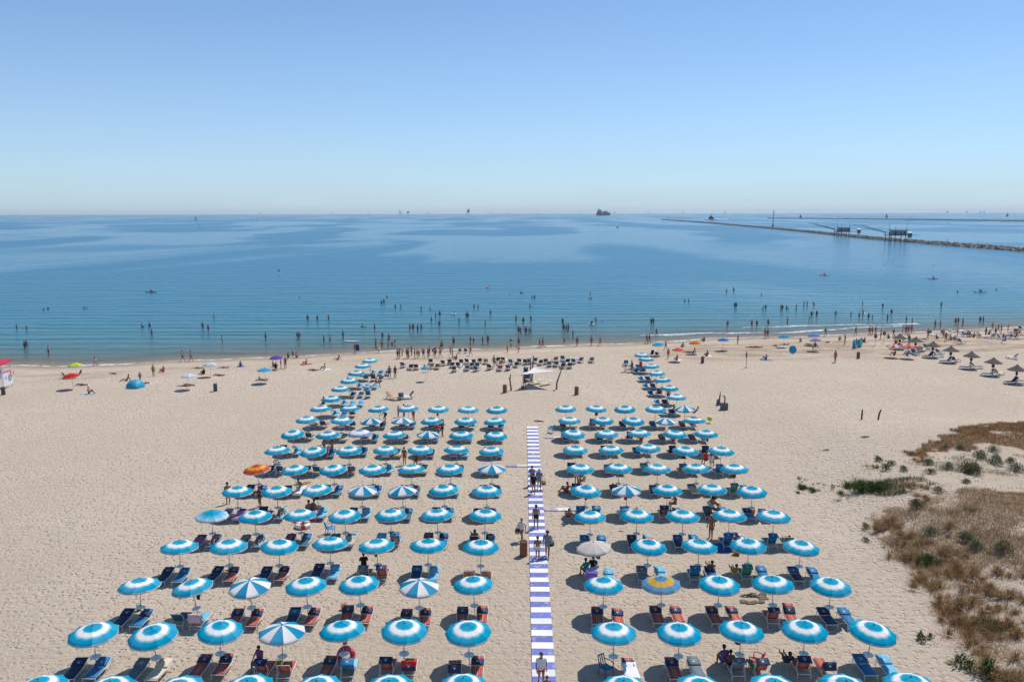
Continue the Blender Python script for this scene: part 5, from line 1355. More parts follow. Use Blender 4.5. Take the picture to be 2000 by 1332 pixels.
# --- lifeguard tower
def tower_kit():
    k = []; wm = mat('tower_white', (.74, .75, .77), .5); rm = mat('tower_red', (.55, .02, .06), .5)
    W, D, H = 2.1, 1.9, 3.1
    for x in (-W, 0):
        for y in (0, D):
            b = MB().box((x, y, H / 2 - .1), (.09, .09, H + .2)); k.append(P('post', b.mesh('post', wm)))
    b = MB().slab([(-W - .25, -.3, H), (.25, -.3, H), (.25, D + .35, H + .28), (-W - .25, D + .35, H + .28)], .1); k.append(P('roof', b.mesh('roof', rm)))
    b = MB().box((-W / 2, D / 2, 1.32), (W - .1, D - .1, .08)); k.append(P('platform', b.mesh('platform', wm)))
    sp = MB().box((.06, D / 2, 1.35), (.03, D - .12, 1.95)); 
    st = [P('stripe', MB().box((.082, D / 2, z), (.012, D - .12, .09)).mesh('stripe', rm)) for z in (2.05, 2.22)]
    st += [P('notice', MB().box((.082, y, z), (.012, .42, .4)).mesh('notice', mat('tower_notice', (.42, .52, .6), .6))) for y, z in ((.55, 1.35), (1.2, 1.3))]
    k.append(P('side_panel', sp.mesh('side_panel', wm), st))
    fp = MB().box((-W / 2, -.06, 1.85), (W - .1, .03, .9)); k.append(P('front_panel', fp.mesh('front_panel', wm), [P('stripe', MB().box((-W / 2, -.08, z), (W - .1, .012, .09)).mesh('stripe', rm)) for z in (2.05, 2.22)]))
    b = MB().box((-W / 2, D * .6, 1.75), (.6, .5, .06)); b.box((-W / 2, D * .75, 2.05), (.6, .06, .6)); k.append(P('seat', b.mesh('seat', wm)))
    b = MB()
    for x in (-.85, -.35): b.tube((x, -.55, -.1), (x, -.05, 1.4), .025, .025, 6)
    for i in range(5): b.tube((-.85, -.5 + .09 * i, .2 + .27 * i), (-.35, -.5 + .09 * i, .2 + .27 * i), .018, .018, 6)
    k.append(P('ladder', b.mesh('ladder', alu)))
    return k
thing('lifeguard_tower', tower_kit(), 'white lifeguard tower with red roof and red-striped panels', 'tower', GP(7, 760), 0)
one('life_ring', disc_ring(.3, .07, 'orange', 'white', ''), 'orange life ring hanging on the lifeguard tower flank', 'life ring', GP(7, 760) + Vector((.2, 1.6, 1.75)), 0, tilt=(0, R_(90)))
# --- posts, rinse stand, blocks
for (px, py, lb, ln) in [(1683, 819, 'short dark wooden stake upright in the open sand', 0), (1715, 819, 'short dark leaning stake in the open sand', .25)]:
    b = MB(); b.path([(0, 0, -.2), (ln * .3, 0, .6), (ln, 0, 1.05)], [.09, .085, .07], 8); b.path([(0, 0, .05), (-.12, .02, -.05)], [.06, .03], 6)
    one('stake', b.mesh('stake', mat('stake_dark', (.035, .03, .03), .8, .2, 6), True), lb, 'stake', GP(px, py))
b = MB(); b.path([(0, 0, -.2), (0, 0, 2.6)], .035, 7); b.box((0, 0, 1.9), (.16, .12, .7))
for a in range(3): b.path([(0, 0, .12), (.35 * math.cos(a * 2.1), .35 * math.sin(a * 2.1), -.02)], .025, 5)
one('slim_stand', b.mesh('slim_stand', mat('stand_dark', (.05, .05, .055), .6), True), 'slim dark pole on three feet standing on bare sand', 'stand', GP(1457, 719), 0)
cb = mat('block_grey', (.13, .12, .125), .85, .2, 5)
b = MB(); b.box((0, 0, .38), (.72, .6, .78)); b.mi = 1; b.path([(.05, 0, .75), (.06, 0, 1.45), (-.05, 0, 1.6), (-.22, 0, 1.52)], [.08, .07, .06, .05], 7)
one('concrete_block', b.mesh('concrete_block', [cb, mat('block_stub', (.06, .06, .045), .8)]), 'grey block with a bent stub sticking out of its top', 'block', GP(1414, 800), .1)
b = MB(); b.lathe([(.26, 0), (.26, .06), (.24, .1), (.22, .5), (.16, .62), (.06, .7)], 10); b.path([(.08, 0, .55), (.15, 0, 1.1), (.19, 0, 1.6)], [.1, .08, .03], 7)
one('weighted_bag', b.mesh('weighted_bag', mat('bag_slate', (.10, .13, .16), .8, .15, 5), True), 'slate blue bag with a rolled shade beside the grey block', 'bag', GP(1403, 791), 0)
# hole dug in the sand with a rim of damp sand
b = MB(); rr = random.Random(4)
for i in range(26):
    a_ = 3.4 + i * .13; q = rr.uniform(.45, .8)
    b.ball((q * 1.2 * math.cos(a_) + rr.uniform(-.1, .1), q * .8 * math.sin(a_), .0), rr.uniform(.08, .2), 7, 4, (1.4, 1, .55))
one('dug_sand', b.mesh('dug_sand', mat('damp_sand', (.17, .125, .085), .95, .35, 5), True), 'heap of dark damp sand around a dug hole', 'sand heap', GP(1468, 1168), .3)
for (px, py, s, lb) in [(1465, 1163, 1.0, 'short dark log lying across the dug hole'), (1691, 854, .8, 'brown clump of dry wrack on bare sand near the dune tip'), (1616, 879, .7, 'dark driftwood scrap on open sand beside the dune'), (1213, 1037, .3, 'small dark stick on the sand by a blue lounger'), (1052, 823, .9, 'clump of dry wrack just beyond the end of the walkway')]:
    b = MB(); rr = random.Random(px)
    for i in range(7):
        a = rr.uniform(-.5, .5); x = rr.uniform(-.4, .4); y = rr.uniform(-.18, .18)
        b.path([(x - .35 * math.cos(a), y - .35 * math.sin(a), .02), (x, y, .07 + rr.uniform(0, .06)), (x + .35 * math.cos(a), y + .35 * math.sin(a), .02)], [.02, .035, .015], 5)
    one('driftwood', b.mesh('driftwood', mat('wrack_brown', (.09, .06, .035), .9, .3, 6), True), lb, 'driftwood', GP(px, py), 0, scale=(s, s, s))
# --- sunbathers, towels and walkers near the water
def lying(px, py, pose_, rz, lb, wear, towel, skin=1, hair='dark'):
    p = GP(px, py)
    if towel:
        nm, c, c2, tl = towel
        one('towel', towel_mesh(nm, c, 1.75, .95, px, c2), tl, 'towel', p + Vector((0, 0, .005)), rz)
    pp(p + Vector((0, 0, .02)), pose_, rz, lb, wear, hair, skin, 1.72, 'sunbathers on the sand')
S_ = [
 (160, 753, 'lie', 1.5, 'person in dark swimwear lying in line with the red parasol', [('trunks', 'navy')], ('palegrey', (.55, .53, .55), None, 'pale towel lying beside the red parasol')),
 (174, 769, 'sit', -1.4, 'person sitting on a light blue towel apart from the others', [('briefs', 'black')], ('lightblue', (.30, .5, .66), None, 'light blue towel spread apart from the others')),
 (248, 744, 'sitback', 2.0, 'person sitting low beside the turquoise shelter', [('trunks', 'pink')], None),
 (319, 727, 'sit', 2.6, 'person with red towel sitting alone near the waterline', [('dress', 'red')], None),
 (386, 720, 'prone', 1.4, 'person lying face down near the pale parasols', [('trunks', 'purple')], ('whitea', (.6, .58, .6), None, 'whitish towel near the pale parasols')),
 (360, 755, 'prone', 1.6, 'person lying on a wide white towel next to another', [('briefs', 'black')], ('widewhite', (.68, .66, .7), None, 'wide white towel under two sunbathers')),
 (370, 753, 'lie', 1.3, 'second person lying on the wide white towel', [('trunks', 'orange')], None),
 (398, 731, 'sit', 1.0, 'dark figure sitting hunched on an orange towel', [('dress', 'black')], ('orangea', (.6, .26, .05), None, 'orange towel beneath the hunched dark figure')),
 (283, 749, 'lie', 1.2, 'person lying half hidden by the turquoise shelter', [('trunks', 'white')], ('whiteb', (.68, .68, .68), None, 'white towel behind the turquoise shelter')),
 (437, 719, 'prone', 1.6, 'person lying with head towards a pale blue mat', [('trunks', 'purple')], ('paleblue', (.45, .58, .68), None, 'pale blue mat beside the ice-blue parasol')),
 (428, 734, 'lie', 1.5, 'person lying flat without towel on the sand', [('trunks', 'purple')], None),
 (512, 743, 'prone', 1.5, 'person lying beside a pink towel and a green ball', [('trunks', 'green')], ('pinka', (.6, .32, .36), None, 'pink towel on the sand by a green ball')),
 (539, 720, 'sit', .4, 'person in dark clothes sitting beneath the purple parasol', [('shirt', 'black'), ('trunks', 'navy')], None),
 (534, 717, 'sit', -.6, 'second person sitting beneath the purple parasol', [('trunks', 'red')], None),
 (634, 722, 'sit', 2.0, 'person with white shawl sitting between two pale towels', [('dress', 'white')], ('whitec', (.66, .64, .66), None, 'pale towel under the person with white shawl')),
 (612, 724, 'lie', 1.5, 'person lying next to the white shawl', [('trunks', 'black')], None),
 (1322, 704, 'sit', 2.4, 'dark person sitting at the pole of the red-orange parasol', [('trunks', 'black')], ('whited', (.68, .66, .66), None, 'white towel at the pole of the red-orange parasol')),
 (1354, 690, 'sitback', 1.2, 'person sitting beneath the orange parasol', [('trunks', 'navy')], ('rosea', (.6, .35, .38), None, 'rose towel beneath the orange parasol')),
 (1345, 689, 'lie', 1.5, 'person lying beneath the orange parasol', [('trunks', 'black')], None),
 (1410, 687, 'prone', 1.5, 'person lying on a green towel with orange end', [('trunks', 'green')], ('greena', (.06, .2, .07), (.6, .3, .04), 'green and orange towel on the sand')),
 (1381, 696, 'sit', 2.2, 'person in red sitting on a small white towel', [('dress', 'red')], ('whitee', (.68, .66, .68), None, 'small white towel under the person in red')),
 (1480, 679, 'lie', 1.4, 'person lying on a rose and blue striped towel', [('trunks', 'red')], ('roseblue', (.6, .25, .25), (.06, .15, .42), 'rose and blue striped towel on the sand')),
 (1467, 679, 'prone', 1.5, 'person lying on a salmon towel', [('briefs', 'black')], ('salmon', (.62, .28, .24), None, 'salmon towel near the royal blue parasol')),
 (1496, 703, 'sit', 1.2, 'person in blue clothes sitting among blue bags', [('shirt', 'blue'), ('trunks', 'navy')], ('bluea', (.08, .2, .42), None, 'blue towel on its own patch of wrack-stained sand')),
 (1532, 674, 'prone', 1.5, 'person lying on an aqua towel', [('trunks', 'navy')], ('aqua2', (.35, .55, .6), None, 'aqua towel beyond the round blue shelter')),
 (1580, 674, 'lie', 1.5, 'person lying on a red towel beneath the violet parasol', [('trunks', 'red')], None),
 (1592, 683, 'chair', 2.0, 'person in dark clothes seated low beneath the violet parasol', [('shirt', 'black'), ('trunks', 'black')], None),
 (1375, 667, 'sit', .6, 'person sitting at the water edge near the royal blue parasol', [('trunks', 'navy')], None),
 (563, 699, 'sit', .3, 'person sitting at the water edge left of a standing child', [('trunks', 'navy')], None),
 (579, 699, 'sit', -.3, 'person sitting at the water edge right of a standing child', [('trunks', 'red')], None),
 (834, 727, 'recline', -1.3, 'person reclining under the small bright blue parasol', [('trunks', 'pink')], None),
 (879, 711, 'sit', .3, 'person sitting on the sand among the plastic loungers', [('trunks', 'black')], None),
 (891, 703, 'sit', 1.0, 'person sitting by the waterline with white cap', [('trunks', 'red')], None),
 (1747, 694, 'sit', 1.0, 'person in blue sitting below the cherry red parasol', [('shirt', 'navy'), ('trunks', 'navy')], None),
 (1772, 695, 'sit', .6, 'person in green sitting near the scarlet parasol', [('shirt', 'teal'), ('trunks', 'black')], None),
 (1749, 671, 'sit', -.8, 'person sunbathing behind the cherry red parasol', [('trunks', 'red')], None),
 (1864, 669, 'chair', -1.0, 'person seated on a pale lounger by the thatched row', [('trunks', 'red')], None),
 (1963, 671, 'chair', 1.0, 'person in yellow seated on a lounger near the surf', [('briefs', 'yellow')], None),
 (1889, 655, 'sit', 1.0, 'person sitting by navy loungers near the surf', [('trunks', 'navy')], None)]
for i, a in enumerate(S_):
    lying(a[0], a[1], a[2], a[3], a[4], a[5], a[6], [1, 0, 3, 4, 2][i % 5], ['dark', 'brown', 'dark', 'blond'][i % 4])
b = MB(); b.ball((0, 0, .17), .17, 14, 10)
one('beach_ball', b.mesh('beach_ball', mat('ball_olive', (.2, .3, .05), .4), True), 'olive green ball beside the pink towel', 'ball', GP(507, 740))
one('beach_ball', b.mesh('beach_ball', mat('ball_lime', (.42, .6, .03), .4), True), 'lime green ball next to a grey lounger near the dune-side file', 'ball', GP(1386, 826) + Vector((0, 0, .2)), scale=(1.6, 1.6, 1.6))
for (px, py, c, rz, lb) in [(128, 738, 'K', 2.6, 'dark low beach chair beneath the lime green parasol'), (154, 735, 'N', -.6, 'navy low beach chair beneath the lime green parasol'), (1283, 697, 'K', 2.8, 'dark beach chair near the azure parasol'), (1273, 695, 'N', -.5, 'navy beach chair near the azure parasol'), (910, 690, 'K', 3.0, 'dark chair at the water edge'), (898, 690, 'G', 3.3, 'grey chair at the water edge'), (1600, 683, 'G', 1.6, 'grey chair beneath the violet parasol')]:
    if c not in PKc: PKc[c] = plastic_kit(c)
    thing('beach_chair', lkit('sit', c, False), lb, 'chair', GP(px, py), rz, scale=(.8, .6, .9))
# walkers and standers on the sand and wet edge
Wk = [(187, 714, 'walk', 1.57), (357, 707, 'walk', -1.6), (373, 706, 'walk', -1.5), (274, 745, 'stand', 1.0, 1.35), (549, 719, 'stand', 2.0, 1.45), (558, 720, 'akimbo', 2.6), (572, 698, 'stand', 0, 1.05),
 (777, 701, 'stand', 1.0), (781, 701, 'akimbo', 1.6), (786, 695, 'bend', 1.4), (795, 700, 'stand', -.5), (798, 701, 'fold', 1.2), (804, 695, 'stand', 2.2), (810, 700, 'stand', -1.2), (814.5, 701, 'reach', -1.4), (818, 700, 'stand', .2, 1.3), (827, 700, 'akimbo', .5), (836, 700, 'stand', -1.0), (839, 695, 'stand', 2.0), (846, 694, 'bend', -1.5), (850, 699, 'stand', 0.4), (860, 699, 'walk', 1.0), (863, 684, 'stand', .2), (861, 688, 'stand', 3.0, 1.4), (880, 693, 'stand', 1, 1.35), (884, 698, 'stand', 2, 1.5), (919, 695, 'walk', 1.8), (991, 689, 'stand', 2, 1.3), (1013, 688, 'bend', 2.2, 1.4),
 (998, 679, 'stand', 0.1), (1054, 679, 'walk', -1.5), (1060, 679, 'walk', -1.5), (1127, 676, 'walk', 3.0), (1155, 676, 'stand', .5), (1172, 676, 'walk', 1.6), (1102, 672, 'stand', 0, 1.1),
 (1263, 671, 'walk', -1.5), (1268, 671, 'walk', -1.5), (1305, 701, 'stand', .4), (1494, 661, 'walk', -1.2), (1499, 661, 'walk', -1.2), (1612, 657, 'walk', -1.5), (1671, 655, 'walk', -1.7), (1698, 655, 'walk', -1.4), (1703, 655, 'walk', -1.4), (1710, 651, 'stand', .4, 1.4),
 (1763, 652, 'stand', 1.0), (1769, 654, 'akimbo', -.5), (1774, 653, 'fold', 2.0), (1780, 651, 'stand', -1.0), (1938, 646, 'walk', -1.6), (1944, 656, 'stand', 1.6), (1955, 653, 'reach', 1.0), (1847, 668, 'akimbo', 2.4), (1631, 708, 'stand', 2.0), (1672, 680, 'stand', .2), (1682, 678, 'stand', .2), (1752, 670, 'bend', 1), (1775, 673, 'stand', 2.0), (965, 718, 'walk', 2.6), (694, 690, 'stand', .4), (740, 689, 'bend', 1.2, 1.4)]
cols = ['red', 'navy', 'black', 'teal', 'orange', 'blue', 'white', 'purple', 'pink', 'green']
PN = {'walk': 'walking', 'stand': 'standing', 'akimbo': 'standing hand on hip', 'fold': 'standing arms folded', 'reach': 'standing arms out', 'bend': 'bending forward'}
def near(px):
    for x, s in ((240, 'by the lime green parasol'), (330, 'by the turquoise shelter'), (480, 'by the pale parasols'), (640, 'by the purple parasol'), (765, 'off the open-side file'), (870, 'seaward of the dark plastic loungers'), (1000, 'near the white sail'), (1110, 'seaward of the white sail'), (1240, 'between sail and dune-side file'), (1350, 'by the azure parasol'), (1520, 'by the royal blue parasol'), (1650, 'by the violet parasol'), (1730, 'by the turquoise boards'), (1830, 'by the cherry red parasol'), (2001, 'by the thatched parasols')):
        if px < x: return s
rw = random.Random(21)
for a in Wk:
    px, py, ps, rz = a[:4]; h = a[4] if len(a) > 4 else rw.uniform(1.62, 1.84)
    c = rw.choice(cols); fem = rw.random() < .4 and h > 1.4
    wear = [('briefs', c), ('bra', c)] if fem else [('trunks', c)]
    who = 'child' if h < 1.5 else 'adult'
    pp(GP(px, py), ps, rz, '%s in %s %s %s %s' % (who, c, 'bikini' if fem else 'trunks', PN[ps], near(px)), wear, rw.choice(['dark', 'dark', 'brown', 'blond']), None, h, 'people standing and walking near the waterline ' + near(px))

more = [(1790,668),(1806,664),(1812,660),(1830,662),(1842,660),(1857,664),(1870,656),(1883,654),(1893,658),(1902,659),(1912,656),(1925,657),(1932,653),(1949,649),(1960,659),(1968,651),(1975,656),(1983,659),(1990,650),(1997,656),(1720,663),(1735,661),(1745,658),(1688,669),(1650,673),(1618,669),(1640,665),(1563,668),(1515,676),(1441,672),(1333,678),(1300,684),(470,716),(300,735),(222,730),(660,703),(598,712)]
for i, (px, py) in enumerate(more):
    ps = ['sit', 'lie', 'stand', 'prone', 'sitback', 'walk'][(i * 7 + i // 3) % 6]; c = rw.choice(cols); h = rw.uniform(1.55, 1.82); p = GP(px, py); rz = rw.uniform(0, 6.28)
    if ps in ('lie', 'prone', 'sit'):
        tc = ['red', 'white', 'blue', 'yellow', 'pink', 'teal'][i % 6]
        one('towel', towel_mesh('shore_' + tc, COL[tc], 1.75, .95, 3), '%s towel under a sunbather on the sand %s' % (tc, near(px)), 'towel', p + Vector((0, 0, .005)), rz, 'towels on the sand near the waterline')
    pn = {'sit': 'sitting on a towel', 'lie': 'lying on a towel', 'prone': 'lying prone on towel', 'sitback': 'sitting leaning back', 'stand': 'standing', 'walk': 'walking'}[ps]
    pp(p + Vector((0, 0, .02 if ps in ('lie', 'prone', 'sit') else 0)), ps, rz, 'person in %s trunks %s %s' % (c, pn, near(px)), [('trunks', c)], rw.choice(['dark', 'brown', 'blond']), None, h, 'people on the sand near the waterline')
# ========================================================= bathers and craft on the water
def SP(px, py): return at_z(px, py, SEA)
bath = [(33,643),(52,643),(48,682),(52,682),(95,696),(297,657),(396,643),(418,621),(407,647),(434,671),(519,666),(581,664),(585,664),(633,673),(645,671),(670,663),(601,626),(620,626),(642,626),(732,646),(745,593),(750,591),(772,602),(783,602),(747,665),(760,668),(734,680),(746,682),(758,681),(766,680),(772,681),
 (823,607),(851,621),(859,618),(843,631),(897,633),(858,639),(911,621),(914,621),(926,602),(934,602),(958,615),(948,639),(1008,629),(1022,633),(1037,629),(1039,582),(1044,582),(1013,653),(1017,653),(1026,654),(1029,654),(1033,654),(1036,654),(1099,635),(1101,648),(1106,649),(1110,649),(1164,633),(1119,662),(801,647),(807,647),(816,649),(823,646),(886,676),(919,672),(925,672),(943,674),(953,673),(1013,677),
 (1272,635),(1276,635),(1282,657),(1419,570),(1433,567),(1435,601),(1438,601),(1490,607),(1495,606),(1525,606),(1528,606),(1570,598),(1576,598),(1421,640),(1468,640),(1478,640),(1500,639),(1538,633),(1580,632),(1585,621),(1595,619),
 (1684,600),(1724,602),(1632,619),(1662,618),(1678,622),(1685,619),(1696,625),(1704,624),(1733,627),(1741,615),(1838,601),(1770,632),(1781,634),(1826,641),(1836,642),(1866,636),(1871,635),(1880,637),(1914,632),(1920,633),(1345,591),(1555,606)]
heads = [(86,606),(94,604),(163,603),(166,603),(170,602),(277,639),(292,638),(585,581),(757,582),(755,580),(840,605),(1035,600),(995,576),(1153,574),(1337,589),(1487,576),(1536,603),(1589,595),(1801,544),(1811,544),(1740,511),(1728,517),(1825,518),(1870,571),(1946,567),(1326,500),(1443,487),(631,510),(233,536),(978,504)]
rb = random.Random(33)
def region(px):
    for x, s in ((300, 'off the lifeguard tower'), (480, 'off the pale parasols'), (620, 'off the purple parasol'), (790, 'off the open-side file'), (980, 'off the plastic loungers'), (1180, 'off the white sail'), (1380, 'off the azure parasol'), (1560, 'off the royal blue parasol'), (1720, 'off the turquoise boards'), (2100, 'off the thatched parasols')):
        if px < x: return s
for (px, py) in bath:
    p = SP(px, py); zb = tz(p.x, p.y); dep = SEA - zb
    ps = rb.choice(['stand', 'stand', 'akimbo', 'fold', 'reach', 'walk'])
    small = (px, py) in ((766, 680), (1662, 618), (925, 672), (1704, 624), (52, 643))
    h = rb.uniform(1.15, 1.35) if small else rb.uniform(1.6, 1.84)
    c = rb.choice(cols); fem = rb.random() < .4 and not small
    wear = [('briefs', c), ('bra', c)] if fem else [('trunks', c)]
    lvl = 'ankle' if dep < .22 else 'knee' if dep < .5 else 'thigh' if dep < .8 else 'waist'
    pp((p.x, p.y, zb), ps, rb.uniform(0, 6.28), '%s in %s %s %s %s deep %s' % ('child' if small else 'bather', c, 'bikini' if fem else 'trunks', PN[ps], lvl, region(px)), wear, rb.choice(['dark', 'dark', 'brown', 'blond']), rb.choice([1, 3, 4, 0]), h, 'bathers standing in the sea ' + region(px))
for (px, py) in heads:
    p = SP(px, py); c = rb.choice(cols)
    up_ = py > 560
    pp((p.x, p.y, max(SEA - .85, tz(p.x, p.y))) if up_ else (p.x, p.y, SEA), 'chair' if up_ else 'swim', rb.uniform(0, 6.28), 'swimmer in %s trunks with head above water %s' % (c, region(px)), [('trunks', c)], rb.choice(['dark', 'brown']), rb.choice([1, 3, 4]), rb.uniform(1.6, 1.85), 'swimmers out in the sea ' + region(px))
# floats, boards, kayaks
def float_ring(px, py, c1, c2, lb, who):
    p = SP(px, py)
    one('swim_ring', disc_ring(.42, .16, c1, c2, ''), lb, 'swim ring', (p.x, p.y, SEA - .08), 0)
    pp((p.x, p.y - .05, SEA - .22), 'sitback', rb.uniform(0, 6), who, [('trunks', 'navy')], 'dark', 1, 1.65)
float_ring(710, 638, 'green', 'lime', 'green swim ring floating off the open-side file', 'person floating in the green swim ring')
float_ring(886, 614, 'white', 'orange', 'pale swim ring floating off the plastic loungers', 'person floating in the pale swim ring')
float_ring(953, 562, 'pink', 'white', 'pink and white swim ring far out off the sail', 'person floating in the pink and white ring')
float_ring(1153, 583, 'orange', 'red', 'orange swim ring floating off the white sail', 'person floating in the orange swim ring')
float_ring(1019, 572, 'purple', 'pink', 'purple swim ring floating beyond a pair of bathers', 'person floating in the purple swim ring')
def hull(L, W, H, colr, nm, n=12):
    b = MB()
    def fn(u, v):
        t = 2 * v - 1; w = W / 2 * (1 - abs(t) ** 2.4) ** .7 + .004
        a = math.pi * u
        return (w * math.cos(a), t * L / 2, H * (.12 + .25 * abs(t) ** 3) - H * .8 * math.sin(a) * (1 - abs(t) ** 3 * .6))
    b.sheet(8, n, fn, 0)
    def dk(u, v):
        t = 2 * v - 1; w = W / 2 * (1 - abs(t) ** 2.4) ** .7 + .004
        return (w * (2 * u - 1), t * L / 2, H * (.12 + .25 * abs(t) ** 3) - .0 + .04 * (1 - (2 * u - 1) ** 2))
    b.sheet(4, n, dk, .01)
    return b.mesh(nm, mat(nm + '_' + '%d%d%d' % tuple(int(x * 99) for x in colr), colr, .35), True)
def paddle(L=2.2):
    b = MB(); b.tube((-L / 2, 0, 0), (L / 2, 0, 0), .016, .016, 6)
    for s in (-1, 1): b.ball((s * L / 2, 0, 0), .2, 8, 5, (1, .1, .45))
    return b.mesh('paddle', mat('paddle_dark', (.05, .05, .06), .5), True)
for (px, py, c, rz, lb, who, pl_) in [(295, 571, (.5, .02, .04), 1.5, 'red kayak paddled off the lifeguard tower', 'person sitting in the red kayak off the tower', 'paddle held across the red kayak off the tower'), (1610, 538, (.5, .05, .03), 1.3, 'red kayak paddled towards the stone jetty', 'person sitting in the red kayak near the jetty', 'paddle of the red kayak near the jetty'), (1822, 545, (.06, .07, .1), 1.5, 'dark low canoe off the thatched parasols', 'person sitting in the dark canoe', 'paddle of the dark canoe'), (1914, 571, (.02, .16, .36), 1.4, 'blue inflatable boat with people off the thatched parasols', 'person sitting in the blue inflatable boat', 'paddle of the blue inflatable boat')]:
    p = SP(px, py)
    one('kayak', hull(3.4, .85, .42, c, 'kayak'), lb, 'kayak', (p.x, p.y, SEA + .08), rz)
    pp((p.x, p.y, SEA + .10), 'sit', rz + math.pi, who, [('trunks', 'navy')], 'dark', 3, 1.72)
    one('paddle', paddle(), pl_, 'paddle', (p.x, p.y, SEA + .72), rz + .3, tilt=(0, .25))
p = SP(545, 535); one('paddle_board', hull(3.0, .75, .16, (.7, .7, .68), 'paddle_board'), 'white paddle board carrying one standing person far out', 'board', (p.x, p.y, SEA + .06), .4)
pp((p.x, p.y, SEA + .1), 'stand', .4, 'person standing on the white paddle board far out', [('trunks', 'red')], 'dark', 1, 1.75)
p = SP(686, 667); one('paddle_board', hull(2.9, .7, .16, (.75, .75, .72), 'paddle_board'), 'white paddle board floating beside a wading bather', 'board', (p.x, p.y, SEA + .06), 1.45)
p = SP(1156, 634); one('paddle_board', hull(2.4, .7, .16, (.7, .72, .74), 'paddle_board'), 'white board with a kneeling rider off the sail', 'board', (p.x, p.y, SEA + .06), .5)
pp((p.x, p.y, SEA + .08), 'sit', .5, 'rider sitting on the white board off the sail', [('trunks', 'black')], 'dark', 3, 1.6)
p = SP(1165, 634); one('paddle', paddle(1.9), 'paddle held by a bather beside the white board', 'paddle', (p.x + .4, p.y, SEA + .9), .3, tilt=(0, .4))
p = GP(699, 690); b = MB(); b.box((0, 0, .45), (.5, .07, .95)); b.ball((0, 0, .92), .25, 10, 5, (1, .14, .6))
one('body_board', b.mesh('body_board', mat('board_navy', (.012, .03, .12), .4), True), 'navy body board carried along the waterline', 'board', p + Vector((0, 0, .45)), .3)
# ================================================================== stone jetties
rock_m = mat('jetty_rock', (.19, .145, .115), .9, .45, .35)
def jetty(pts, w, h, nrock, seed, label, core=True):
    r = random.Random(seed); P_ = [Vector(q) for q in pts]
    seg = [(P_[i + 1] - P_[i]).length for i in range(len(P_) - 1)]; tot = sum(seg)
    def at(t):
        d = t * tot
        for i, s in enumerate(seg):
            if d <= s or i == len(seg) - 1:
                q = P_[i].lerp(P_[i + 1], min(1, d / s)); dr = (P_[i + 1] - P_[i]).normalized(); return q, Vector((-dr.y, dr.x, 0))
            d -= s
    b = MB(); n = 260; vs = []
    for i in range(n + 1):
        q, nn = at(i / n); k = r.uniform(.75, 1.0) * (1 if i else .5)
        for (o, z) in ((-w, -1.0), (-w * .55, h * .45 * k), (-w * .2, h * .8 * k), (w * .2, h * .8 * k), (w * .55, h * .45 * k), (w, -1.0)):
            vs.append(q + nn * (o + r.uniform(-.6, .6)) + Vector((0, 0, z)))
    b.add(vs, [(6 * i + j, 6 * i + j + 1, 6 * i + 7 + j, 6 * i + 6 + j) for i in range(n) for j in range(5)])
    core_me = b.mesh('rubble_core', rock_m)
    b = MB()
    for k in range(nrock):
        t = r.random() ** 1.0
        q, nn = at(t); o = r.uniform(-1, 1); z = h * (.75 - .75 * abs(o) ** 1.3) * r.uniform(.8, 1.15)
        s = r.uniform(.5, 1.0) * h / 2.4
        M = Euler((r.uniform(0, 3), r.uniform(0, 3), r.uniform(0, 3))).to_matrix()
        c = q + nn * (o * w * .8) + Vector((0, 0, max(-.2, z)))
        hx, hy, hz = s * r.uniform(.6, 1.1), s * r.uniform(.6, 1.1), s * r.uniform(.5, .8)
        vs = [M @ Vector((sx * hx * r.uniform(.7, 1), sy * hy * r.uniform(.7, 1), sz * hz * r.uniform(.7, 1))) + c for sz in (-1, 1) for sy in (-1, 1) for sx in (-1, 1)]
        b.add(vs, [(0, 2, 3, 1), (4, 5, 7, 6), (0, 1, 5, 4), (2, 6, 7, 3), (0, 4, 6, 2), (1, 3, 7, 5)])
    o = thing('stone_jetty', [P('rubble_core', core_me), P('boulders', b.mesh('boulders', [mat('jetty_rock_pale', (.27, .205, .165), .9, .4, .5)]))], label, 'jetty', (0, 0, 0))
    for ch in o.children:
        if ch.name.startswith('boulders'): ch['kind'] = 'stuff'
J1 = [SP(x, y) for x, y in ((1293, 429.5), (1400, 437.5), (1500, 446.5), (1600, 456), (1700, 466.5), (1800, 475), (1900, 483), (2000, 491), (2200, 507))]
jetty(J1, 4.5, 2.2, 9000, 4, 'long stone jetty of brown boulders with fishing huts beside it')
J2 = [far(1500, 3100), far(1700, 2750), far(2000, 2250), far(2250, 1950)]
jetty(J2, 5, 3.2, 2600, 9, 'far thin dark breakwater beyond the fishing huts')
